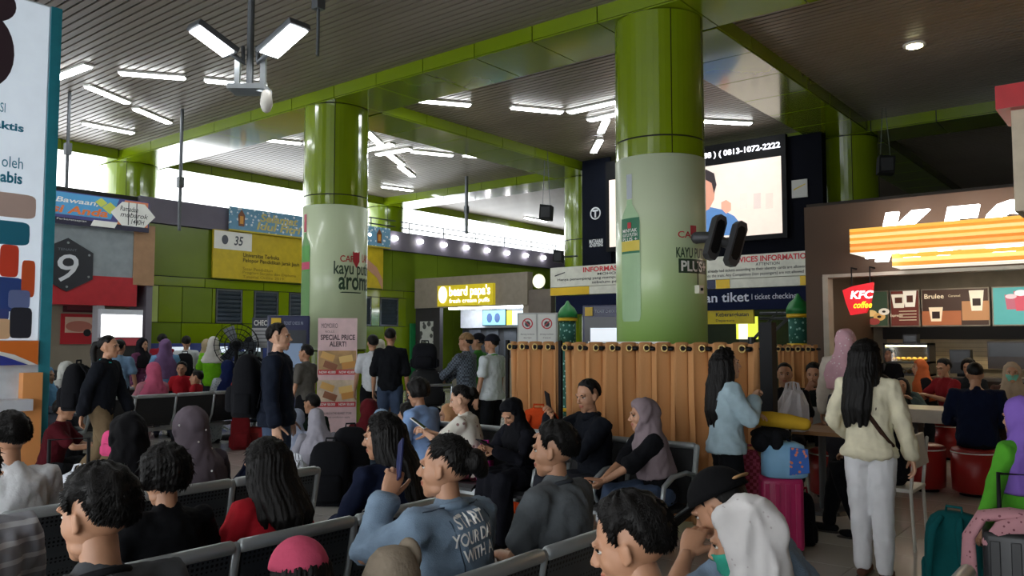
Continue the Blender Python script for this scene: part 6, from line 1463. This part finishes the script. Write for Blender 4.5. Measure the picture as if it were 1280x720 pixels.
# --- shop terrace
x, y = PL(980, 8.7); person('man in black shirt facing out behind the white plastic bag', x, y, 200, 'sit', hair='crop', top='111216', H=1.72, bottom='1c1d22', lean=4, seat=.45); cafe_chair(x, y + .05, R(200), 'white chair under the man facing out behind the plastic bag')
x, y = PL(1018, 9.1); person('man in dark green shirt with hand at his mouth', x, y, 190, 'sit', hair='short', top='1f2420', H=1.70, bottom='1c1d22', lean=8, head=(0, -8, 0), seat=.45, Rh=(.04, .28, 1.05), hp=('hold', 'relax')); cafe_chair(x, y + .05, R(190), 'white chair under the man with hand at his mouth')
stool(1131, 480, 11.0, 'red round stool under the girl slumped on the white table'); x, y = PL(1131, 11.0); person('girl slumped over the white table on folded arms', x, y, 185, 'sit', hair='long', top='4a5a5a', sleeve='long', H=1.46, lean=42, head=(0, 8, 0), Rh=(.10, .48, .82), Lh=(-.14, .48, .82), seat=.47, bottom='22242a')
stool(1186, 480, 11.0, 'red round stool under the maroon shirt man'); x, y = PL(1186, 11.0); person('man in maroon shirt turned left at the white table', x, y, 140, 'sit', hair='short', top='7a1c22', H=1.66, lean=8, head=(10, -10, 0), seat=.47, bottom='22242a', Rh=(.12, .4, .85), Lh=(-.1, .4, .85))
x, y = PL(1158, 12.2); person('woman in orange hijab behind the white table', x, y, 120, 'sit', hijab='c8683c', top='1a1a1e', sleeve='long', H=1.58, seat=.47, lean=10, dress='1a1a1e'); cafe_chair(x, y, R(120), 'white chair under the woman in orange hijab')
x, y = PL(1112, 12.9); person('person with black hair behind the slumped girl', x, y, 150, 'stand', hair='short', top='15161a', H=1.42, bottom='15161a')
x, y = PL(1218, 8.4); person('broad man in navy shirt seen from behind on a red stool', x, y, 12, 'sit', hair='crop', top='121a30', sleeve='long', H=1.72, build=1.16, lean=12, head=(0, -14, 0), seat=.47, bottom='14161c', vox=.018)
x, y = PL(1263, 9.7); person('woman in beige hijab with a mint mask pulled down to her chin', x, y, 190, 'sit', hijab='a08d78', top='5a4038', sleeve='long', H=1.62, seat=.47, dress='4a3a34', lean=4, hij_len=.24, mask=fabric('6fb8a6')); stool(1263, 560, 9.7, 'red round stool under the woman in beige hijab')
x, y = PL(1210, 11.6); person('person with dark hair behind the navy shirt man', x, y, 175, 'sit', hair='bob', top='202226', H=1.6, seat=.47); stool(1210, 560, 11.6, 'red round stool at the far side of the white table')
# --- centre background
x, y = PL(488, 11.3); person('man in black vest and blue jeans seen from behind', x, y, 40, 'stand', hair='crop', top='15171b', sleeve='half', H=1.72, botmat=jeans, build=.95, vox=.018)
x, y = PL(466, 12.2); person('man in white short sleeved shirt walking beyond the vest man', x, y, 60, 'stand', hair='short', top='cfd3d8', H=1.62, bottom='16181c')
x, y = PL(476, 16.4); person('woman in pale hijab beyond the vest man', x, y, 60, 'stand', hijab='b8b4a8', top='8a7a70', sleeve='long', H=1.55, dress='5a4a48')
x, y = PL(583, 11.0); person('man in checkered shirt and knitted cap pushing the bag trolley', x, y, 100, 'stand', hair='short', cap=('dome', pattern('knit_cap', '8a6a44', '2a2420', 70, thr=.3)), topmat=pattern('check_shirt', '5c6672', '2e343e', 38, 'check'), sleeve='long', H=1.64, bottom='1a1c22', Rh=(.12, .42, 1.0), Lh=(-.12, .42, 1.0), hem=.10)
x, y = PL(598, 11.8); person('man in dark cap and green shirt behind the checkered shirt man', x, y, 110, 'stand', hair='short', cap=('visor', fabric('16181e')), top='3c7a34', H=1.64, bottom='16181c')
x, y = PL(615, 10.6); person('man in green and white polo with dark cap beside the curtain', x, y, 95, 'stand', hair='short', cap=('visor', fabric('1c1e26')), top='c4cdd0', H=1.62, bottom='16181c', collar='4f9a3a', hem=.08, vox=.018)
x, y = PL(462, 9.6); person('person in dark red hood sitting on the floor', x, y, 60, 'floor', hijab='5a1a20', top='5a1a20', sleeve='long', bottom='2a2022', hij_len=.3, H=1.7)
x, y = PL(478, 8.6); person('person in light blue hijab sitting on the floor', x, y, 80, 'floor', hijab='8aa4c4', top='7d90a8', sleeve='long', bottom='3a3e48', H=1.6)
x, y = PL(398, 10.2); person('man in dark green shirt on the floor below the pink banner', x, y, 100, 'floor', hair='short', top='16241c', H=1.75, bottom='1c1d20', lean=8)
x, y = PL(403, 8.9); person('woman in pale grey hijab on the floor below the pink banner', x, y, 70, 'floor', hijab='9a98a2', top='8f8e98', sleeve='long', bottom='55545c', H=1.6, head=(0, -20, 0), lean=16)
x, y = PL(366, 9.3); person('person in pale grey shirt seated on the floor by the plastic bag', x, y, 30, 'floor', hijab='8d96aa', top='8d96aa', sleeve='long', bottom='3a3e48', H=1.5, lean=14)
x, y = PL(383, 11.0); person('man in grey shirt with strapped bag beside the pink banner', x, y, 110, 'stand', hair='short', top='5d5a55', H=1.48, bottom='1b1c20')
x, y = PL(512, 8.0); person('person with black hair and dark top beyond the light blue shirt', x, y, 120, 'floor', hair='bob', top='16181e', sleeve='long', H=1.85, bottom='1a1c22')
# --- left crowd
x, y = PL(128, 8.5); q, WW = person('woman in black jacket and khaki trousers walking right with backpack', x, y, -48, 'stand', hair='pony', top='14171e', sleeve='long', H=1.60, bottom='6a5a44', lean=6, collar='2aa0a0', Lh=(-.2, .22, .84), Rh=(.22, -.08, .84), legs=(((.09, .16, .48), (.09, .05, .085)), ((-.09, -.02, .47), (-.09, -.30, .11))), loose=.01, vox=.018)
x, y = PL(66, 9.4); person('man in maroon shirt squatting on the floor near the advert tower', x, y, -40, 'floor', hair='short', top='4a141c', H=1.78, bottom='16181c', lean=12, Rh=(.1, .55, .38), Lh=(-.2, .5, .35))
x, y = PL(60, 11.0); person('woman in sky blue hijab beside the advert tower', x, y, -60, 'sit', hijab='6aa0cc', top='5a5c66', sleeve='long', dress='3a3c44', H=1.5)
x, y = PL(84, 12.1); person('woman in white hijab beside the walking woman', x, y, -60, 'sit', hijab='c2c2bc', top='b8b8b4', sleeve='long', dress='8a8a86', H=1.6)
person('woman in pink hijab sitting on the pale seat row', -11.06, 5.80, 90, 'sit', hijab='c8607e', top='b87a88', sleeve='long', dress='a88a90', H=1.6, hij_len=.42, seat=.43)
x, y = PL(178, 14.6); person('woman in black hijab and plum patterned blouse', x, y, -70, 'stand', hijab='17161c', topmat=pattern('plum_print', '5a2048', '8a5a78', 14, thr=.2), sleeve='long', H=1.58, dress='2a1a26', hij_len=.2)
x, y = PL(207, 13.4); person('woman in lilac hijab and light blue shirt', x, y, 60, 'stand', hijab='7c5f88', top='6f9ac0', sleeve='long', H=1.56, bottom='2a2c36', hij_len=.34)
x, y = PL(203, 15.6); person('man in crimson shirt behind the lilac hijab woman', x, y, 40, 'stand', hair='short', top='7a1a26', H=1.66, bottom='1a1c20')
x, y = PL(233, 15.4); person('man in white shirt with black backpack facing the green wall', x, y, 55, 'stand', hair='short', top='c4c8cc', H=1.62, bottom='1a1c20')
x, y = PL(228, 12.6); person('boy in red shirt facing the camera in the left crowd', x, y, 230, 'stand', hair='short', top='a8202a', H=1.20, child_head=1.08, bottom='2a2c30')
x, y = PL(247, 12.1); person('child in red shirt turned away beside the red shirt boy', x, y, 130, 'stand', hair='short', top='b02832', H=1.08, child_head=1.1, bottom='2a2c30')
x, y = PL(267, 13.6); person('woman in white hijab and bright green vest', x, y, 50, 'stand', hijab='c9c6be', top='6fb41e', H=1.60, bottom='2c2e36', hij_len=.1)
x, y = PL(267, 11.0); person('woman in navy hijab and speckled dress on the seat row', -11.06, 6.95, 90, 'sit', hijab='15214a', topmat=pattern('speckled_dress', 'a0a8ac', '3a424a', 40, thr=.25), sleeve='long', dress='a0a8ac', H=1.62, hij_len=.44, seat=.43)
x, y = PL(312, 15.0); person('man in grey shirt and dark cap beside the tall fan', x, y, 60, 'stand', hair='short', cap=('visor', fabric('202226')), top='5a6668', H=1.6, bottom='202226')
x, y = PL(150, 12.6); person('person in pale blue shirt behind the walking woman', x, y, 40, 'stand', hair='short', top='6f8ca8', H=1.55, bottom='26282e')
x, y = PL(258, 16.2); person('woman in sand hijab behind the green vest woman', x, y, 60, 'stand', hijab='a8987c', top='6a7a80', sleeve='long', H=1.56, dress='3a3c44')
x, y = PL(300, 12.2); person('child in orange red shirt standing before the tall fan', x, y, -60, 'stand', hair='short', top='b83a30', H=1.15, child_head=1.08, bottom='1c1d22')
finish_people()

# ================================================================== BAGS AND SMALL THINGS
def sring(c, rx, ry, z, n=20, p=3.5, yo=0):
    R_ = []
    for k in range(n):
        a = 2 * PI * k / n; cx, sx = math.cos(a), math.sin(a); R_.append((c[0] + rx * math.copysign(abs(cx) ** (2 / p), cx), c[1] + yo + ry * math.copysign(abs(sx) ** (2 / p), sx), z))
    return R_
def backpack(label, x, y, z, rz, w, d, h, mat, pocket=None, tilt=0, name='backpack', group='backpacks', strapm=None):
    """front (pocket) faces own -y, straps on +y"""
    t = thing(name, label, 'backpack', (x, y, z), rz, group); t.rotation_euler = (tilt, 0, rz); strapm = strapm or mat
    g = Geo(); g.loft([sring((0, 0), w / 2 * a, d / 2 * b, h * f) for f, a, b in ((0, .86, .82), (.03, .96, .95), (.3, 1, 1), (.6, .99, .92), (.8, .94, .78), (.92, .80, .58), (.98, .58, .36), (1, .3, .2))]); loc_child(g, 'body', mat, t, True)
    g = Geo(); g.loft([sring((0, -d / 2 * .9), w / 2 * a, d / 2 * b * .55, h * f, 16) for f, a, b in ((.08, .6, .7), (.12, .72, 1), (.38, .72, 1), (.46, .66, .8), (.5, .5, .3))]); loc_child(g, 'pocket', pocket or mat, t, True)
    for s in (-1, 1):
        g = Geo(); g.loft([sring((s * w / 2 * .97, 0), d * .13 * a, d / 2 * .62, h * f, 12, 2.5) for f, a in ((.06, .6), (.1, 1), (.32, 1), (.38, .5))]); loc_child(g, 'side_pocket', mat, t, True)
        g = Geo(); g.limb([(s * w * .16, d * .32, h * .93), (s * w * .22, d * .62, h * .80), (s * w * .27, d * .66, h * .5), (s * w * .34, d * .5, h * .16)], [.02, .026, .024, .014], 8, flat=.4, side=(0, 1, 0)); loc_child(g, 'strap', strapm, t, True)
    g = Geo(); g.limb([(-.05, .02, h * .97), (-.045, .02, h + .03), (.045, .02, h + .03), (.05, .02, h * .97)], .009, 8); loc_child(g, 'handle', strapm, t, True)
    g = Geo(); g.limb([(-w * .42, -d * .18, h * .55), (-w * .36, -d * .22, h * .8), (0, -d * .2, h * .925), (w * .36, -d * .22, h * .8), (w * .42, -d * .18, h * .55)], .006, 6); loc_child(g, 'zip', black, t, True)
    return t
def suitcase(label, x, y, rz, w, d, h, mat, handle=.35, ribs=True, z=.05):
    t = thing('suitcase', label, 'suitcase', (x, y, 0), rz, 'wheeled suitcases')
    g = Geo(); g.box((0, 0, z + h / 2), (w, d, h)); loc_child(g, 'shell', mat, t, True, .03)
    if ribs:
        for k in range(4): g = Geo(); g.box((-w * .36 + k * w * .24, -d / 2 - .003, z + h / 2), (w * .12, .012, h * .86)); loc_child(g, 'rib', mat, t, False, .004)
    for sx in (-1, 1):
        for sy in (-1, 1): g = Geo(); g.cyl((sx * w * .4 - .012, sy * d * .35, .026), (sx * w * .4 + .012, sy * d * .35, .026), .026, 12); loc_child(g, 'wheel', black, t, True)
    g = Geo(); g.limb([(-w * .28, d * .3, z + h - .01), (-w * .28, d * .3, z + h + handle), (w * .28, d * .3, z + h + handle), (w * .28, d * .3, z + h - .01)], .011, 8); loc_child(g, 'pull_handle', black, t, True)
    g = Geo(); g.limb([(-.07, 0, z + h - .005), (-.06, 0, z + h + .025), (.06, 0, z + h + .025), (.07, 0, z + h - .005)], .010, 8); loc_child(g, 'grip', black, t, True)
    return t
def plastic_bag(label, x, y, z, rz, w, d, h, mat, seed):
    t = thing('plastic_bag', label, 'bag', (x, y, z), rz, 'plastic carrier bags'); rs = random.Random(seed); g = Geo(); rings = []
    for f, a in ((0, .8), (.05, 1), (.35, 1.05), (.6, .95), (.8, .72), (.88, .5)):
        rg = sring((0, 0), w / 2 * a, d / 2 * a, h * f, 22, 2.4); rings.append([(p[0] + rs.uniform(-.014, .014), p[1] + rs.uniform(-.014, .014), p[2] + rs.uniform(-.01, .01) * (f > 0)) for p in rg])
    g.loft(rings); loc_child(g, 'sack', mat, t, False)
    for s in (-1, 1): g = Geo(); g.limb([(s * w * .22, .01 * s, h * .84), (s * w * .18, 0, h * 1.02), (s * w * .05, 0, h * 1.06), (s * w * .08, .01, h * .84)], [.02, .012, .012, .02], 8, flat=.35, side=(0, 1, 0)); loc_child(g, 'loop_handle', mat, t, True)
    return t
def phone(label, p, rot, case=None, lit=0.0):
    t = thing('phone', label, 'phone', p, 0, 'phones in hands'); t.rotation_euler = rot
    g = Geo(); g.box((0, 0, 0), (.074, .009, .152)); loc_child(g, 'case', case or black, t, False, .003)
    g = Geo(); g.box((0, -.0052, 0), (.068, .001, .142)); loc_child(g, 'screen', glow('8a90a0', lit) if lit else M('dark_glass', '101216', .1), t)
    return t
blk = fabric('141519'); nvy = fabric('161c30')
# worn backpacks
def behind(xy, face, d): a = R(face); return xy[0] + math.sin(a) * d, xy[1] - math.cos(a) * d
x, y = behind(BMX, -50, .25); backpack('bulky black backpack worn by the man in navy jacket', x, y, .92, R(-50), .34, .24, .54, blk)
x, y = behind(PL(128, 8.5), -48, .25); backpack('black backpack worn by the walking woman', x, y, .86, R(-48), .32, .22, .48, blk)
x, y = behind(PL(233, 15.4), 55, .23); backpack('black backpack worn by the white shirt man', x, y, .88, R(55), .30, .18, .46, blk)
# floor bags
x, y = PL(1187, 5.25); backpack('teal backpack standing alone on the shiny floor', x, y, 0, R(168), .36, .24, .50, fabric('0f5254'), fabric('0d4a4c'))
x, y = PL(415, 8.0); backpack('black backpack on the floor left of the navy top woman', x, y, 0, R(40), .40, .26, .60, blk)
x, y = PL(440, 8.2); backpack('second black backpack leaning beside the first one', x, y, 0, R(60), .38, .26, .72, fabric('191a1e'))
x, y = PL(629, 6.1); backpack('orange backpack behind the black hijab woman', -4.40, 5.86, 0, R(200), .42, .26, .98, fabric('c8481e'), fabric('b03f1c'))
x, y = PL(372, 8.6); plastic_bag('thin white plastic bag on the floor left of the black backpacks', x, y, 0, R(30), .27, .18, .38, M('thin_plastic', 'b9bcc4', .35, 0, .1, 12, .5, 40), 3)
x, y = PL(108, 7.6); plastic_bag('crumpled pale plastic bag on the floor by the walking woman', x, y, 0, R(20), .50, .3, .42, M('thin_plastic', 'b9bcc4'), 5)
x, y = PL(316, 12.4); t = thing('red_bag', 'red holdall on the floor behind the man in navy jacket', 'bag', (x, y, 0), R(50))
g = Geo(); g.box((0, 0, .14), (.36, .22, .27)); loc_child(g, 'body', M('red_cloth', 'b02626', .7, 0, .1, 6), t, True, .03); g = Geo(); g.limb([(-.1, 0, .27), (-.09, 0, .36), (.09, 0, .36), (.1, 0, .27)], .012, 8); loc_child(g, 'handle', black, t, True); g = Geo(); g.box((0, -.115, .12), (.24, .015, .16)); loc_child(g, 'pocket', M('red_cloth_dark', '8e1e20', .7), t)
x, y = PL(303, 12.0); backpack('red and black backpack on the floor beside the red holdall', x, y, 0, R(60), .28, .2, .50, fabric('6a1a1e'))
x, y = PL(365, 10.2); backpack('teal patterned bag on the floor beside the seated crowd', x, y, 0, R(60), .30, .22, .36, pattern('teal_print_bag', '1c5a66', '3a90a0', 20, thr=.3))
x, y = PL(146, 7.9); t = backpack('pink sling bag carried low by the walking woman', x, y, .48, R(30), .22, .14, .24, fabric('c84a78'))
suitcase('black suitcase with raised handle behind the charcoal shirt man', -4.92, 2.10, R(70), .36, .24, .56, M('black_shell', '15161a', .4), .40, True)
# navy neck pillow bag beside the pearl hijab
t = thing('shoulder_bag', 'navy bag with white swoosh mark beside the pearl pinned hijab', 'bag', (-4.2, 2.86, .43), R(90))
g = Geo(); g.loft([sring((0, 0), .19 * a, .12 * b, .44 * f, 20, 2.6) for f, a, b in ((0, .8, .8), (.05, 1, 1), (.5, 1, 1), (.8, .8, .8), (.95, .5, .5), (1, .2, .2))]); loc_child(g, 'body', nvy, t, True)
g = Geo(); g.prism([(-.05, .02), (-.03, -.01), (.06, .035), (-.025, .01), (-.035, .025)], (.02, -.125, .30), (1, 0, 0), (0, 0, 1), (0, .006, 0)); loc_child(g, 'swoosh', whitep, t)
g = Geo(); g.limb([(-.12, 0, .38), (-.06, 0, .50), (.06, 0, .50), (.12, 0, .38)], .012, 8); loc_child(g, 'strap', nvy, t, True)
# pearls on hijab (parts of that person)
hb = [o for o in HGT.children if o.name.startswith('hijab')][0]; V, F = arrays(hb.data); bv = BVHTree.FromPolygons([tuple(v) for v in V], F)
hcx = HG['hc']
for dx, dz in ((-.09, .03), (.03, .0), (-.02, -.06), (.09, -.11), (-.06, -.17), (.04, -.22)):
    h = bv.ray_cast(Vector((hcx.x + dx, hcx.y - .6, hcx.z + dz)), Vector((0, 1, 0)))
    if h[0]: g = Geo(); g.ell(h[0], (.006, .006, .006), nu=8, nv=6); loc_child(g, 'pearl', whitep, HGT, True)
# luggage pile by the curtain
x, y = PL(972, 6.15); suitcase('magenta hard suitcase under the luggage pile', x, y, R(28), .30, .22, .52, M('magenta_shell', 'a01c52', .35), .42)
t = thing('child_bag', 'sky blue cartoonish printed child bag on the magenta suitcase', 'bag', (x + .03, y, .57), R(28)); t['label'] = 'sky blue printed child bag lying on the magenta suitcase'
g = Geo(); g.loft([sring((0, 0), .165 * a, .12 * a, .26 * f, 20, 3) for f, a in ((0, .8), (.06, 1), (.6, 1), (.9, .85), (1, .5))]); loc_child(g, 'body', M('sky_cloth', '7fb0d4', .6), t, True)
g = Geo(); g.prism([(.02, .03), (.16, .05), (.15, .22), (.03, .23)], (0, -.125, 0), (1, 0, 0), (0, 0, 1), (0, .02, 0)); loc_child(g, 'printed_pocket', pattern('child_print', '3060b0', 'd87a5a', 30, thr=.3), t)
g = Geo(); g.limb([(-.05, 0, .25), (0, 0, .30), (.05, 0, .25)], .01, 8); loc_child(g, 'handle', nvy, t, True)
t = thing('black_jacket', 'crumpled black jacket stuffed between yellow pillow and child bag', 'jacket', (x - .06, y - .02, .83), R(28))
g = Geo(); g.ell((0, 0, .05), (.15, .11, .055)); g.ell((-.07, -.05, .0), (.08, .07, .08)); g.ell((.03, -.09, .0), (.05, .05, .09)); loc_child(g, 'cloth', fabric('17181c', .3, .6, 40), t, True)
t = thing('yellow_pillow', 'long yellow pillow on top of the luggage pile', 'pillow', (x, y, .94), R(28))
g = Geo(); g.limb([(-.17, 0, .055), (-.06, 0, .05), (.06, 0, .035), (.19, 0, .015)], [.05, .058, .056, .045], 14); loc_child(g, 'cushion', fabric('c09a2c'), t, True); g = Geo(); g.limb([(-.2, 0, .06), (-.215, 0, .06)], .03, 10); loc_child(g, 'end_seam', fabric('a07e22'), t, True)
bx_ = at_depth(984, 470, 7.35); plastic_bag('white shopping bag standing on the wooden table behind the luggage pile', bx_.x, bx_.y + .12, .758, R(30), .27, .2, .42, M('white_plastic', 'cfcdd2', .35, 0, .06, 10, .4, 40), 8)
backpack('red checked bag hanging beside the magenta suitcase', x - .26, y + .06, .0, R(20), .2, .16, .74, pattern('red_check', '7a1428', 'a84058', 40, 'check'))
backpack('small black rucksack with red straps right of the magenta suitcase', *PL(997, 6.45), 0, R(30), .2, .16, .40, blk, None, 0, 'backpack', 'backpacks', fabric('9a1c38'))
mg = at_Y(606, 600, 5.12); t = thing('magenta_bag', 'magenta cloth bag standing on the seat left of the black hijab woman', 'bag', (mg.x, mg.y, .435), R(10))
g = Geo(); g.loft([sring((0, 0), .075 * a, .06 * a, .27 * f, 16, 2.6) for f, a in ((0, .85), (.1, 1), (.6, .95), (.9, .8), (1, .5))]); loc_child(g, 'body', fabric('c03a8c'), t, True)
g = Geo(); g.limb([(-.04, 0, .25), (-.03, 0, .33), (.03, 0, .33), (.04, 0, .25)], .008, 8); loc_child(g, 'strap', fabric('a02a74'), t, True)
# right edge
x, y = PL(1272, 4.0); suitcase('black suitcase at the right edge under pink scarf', x, y, R(10), .36, .24, .62, M('black_shell', '15161a'), .25)
t = thing('floral_scarf', 'pink floral scarf draped over the black suitcase', 'scarf', (x - .1, y, .67), R(10))
g = Geo(); g.limb([(.18, -.02, .06), (.04, -.03, .07), (-.08, -.03, .05), (-.14, -.05, -.05), (-.145, -.06, -.3)], [.06, .07, .065, .05, .045], 12, flat=.45, side=(0, 0, 1)); g.limb([(.12, -.08, .03), (.0, -.11, .0), (-.06, -.12, -.06)], [.06, .05, .03], 10, flat=.5, side=(0, 1, 0)); loc_child(g, 'cloth', pattern('pink_scarf', 'c08a92', '7a4450', 34, thr=.22), t, True)
g = Geo(); g.limb([(-.145, -.06, -.3), (-.15, -.06, -.4)], [.036, .03], 10); loc_child(g, 'scarf_end', MATS['pink_scarf'], t, True)
# beige pouch by the denim woman
t = thing('beige_pouch', 'beige cloth bag standing at the bottom edge behind the denim jacket', 'bag', (-1.93, 1.80, .43), R(90))
g = Geo(); g.loft([sring((0, 0), .10 * a, .085 * a, .50 * f, 18, 2.6) for f, a in ((0, .85), (.1, 1), (.6, 1), (.85, .9), (.95, .7), (1, .45))]); loc_child(g, 'body', fabric('9c8f7e', .1, .4, 60), t, True)
g = Geo(); g.ell((.075, 0, .46), (.03, .05, .06)); loc_child(g, 'flap', fabric('8e8272'), t, True)
# bag trolley
x, y = PL(533, 11.0); t = thing('bag_trolley', 'trolley piled with black bags pushed by the checkered shirt man', 'trolley', (x, y, 0), R(60))
g = Geo(); g.box((0, 0, .14), (.5, .75, .03)); loc_child(g, 'deck', greymetal, t)
for sx in (-1, 1):
    g = Geo(); g.limb([(sx * .22, -.36, .14), (sx * .22, -.42, .6), (sx * .22, -.46, 1.0)], .016, 8); loc_child(g, 'upright', steel, t, True)
    for sy in (-1, 1): g = Geo(); g.cyl((sx * .2 - .015, sy * .3, .06), (sx * .2 + .015, sy * .3, .06), .06, 12); loc_child(g, 'wheel', black, t, True)
g = Geo(); g.limb([(-.22, -.46, 1.0), (.22, -.46, 1.0)], .018, 8); loc_child(g, 'push_bar', steel, t, True)
backpack('large black bag at the bottom of the trolley pile', x, y, .156, R(60), .48, .40, .55, blk)
backpack('black bag with white marks on top of the trolley pile', x, y, .70, R(70), .44, .34, .50, pattern('dotted_bag', '17181c', 'a8aaae', 9, thr=.12))
backpack('small black rucksack crowning the trolley pile', x - .03, y, 1.20, R(40), .34, .26, .34, fabric('191a1f'))
# phones, watch
def world(t, p): return Matrix.Translation(t.location) @ Matrix.Rotation(t.rotation_euler.z, 4, 'Z') @ Vector(p)
def hand_c(d, i, f=.09): w_ = d['wt'][i]; return w_ + (w_ - d['el'][i]).normalized() * f
phone('dark phone raised by the man before the curtain', world(PMT, hand_c(PM, 0) + V3(0, .02, .05)), (R(-15), R(-14), R(152)))
phone('phone held low by the bent black hijab woman', world(BHT, hand_c(BH, 0) + V3(-.04, .02, .03)), (R(-60), 0, R(168)))
phone('white phone held by the floral top woman', world(WTT, hand_c(WT, 0) + V3(-.01, .02, .05)), (R(-55), 0, R(118)), whitep)
phone('phone with dark case held by the bowed spiky haired man', world(FMT, hand_c(FM, 0) + V3(-.02, .0, .04)), (R(-50), R(10), R(60)), M('red_case', '7a2028', .4), .25)
phone('dark blue phone held at the mouth of the denim jacket woman', world(DEN[0], hand_c(DEN[1], 1) + V3(.02, -.0, .05)), (R(10), R(25), R(150)), M('blue_case', '1a2450', .4))
w0 = DEN[1]['wt'][1]; e0 = DEN[1]['el'][1]; dd = (w0 - e0).normalized(); c = w0 - dd * .01
t = thing('wrist_watch', 'round steel watch on the raised wrist of the denim jacket woman', 'watch', world(DEN[0], c), R(90))
g = Geo(); bs = basis_from(dd, V3(0, -1, 0)); ring = [bs @ V3(.034 * math.cos(a), .030 * math.sin(a), 0) for a in [2 * PI * k / 16 for k in range(17)]]; g.limb(ring, .007, 8, cap=False); loc_child(g, 'strap', black, t, True)
g = Geo(); n0 = bs @ V3(0, 1, 0); g.cyl(n0 * .03, n0 * .04, .016, 14); loc_child(g, 'dial', steel, t, True)
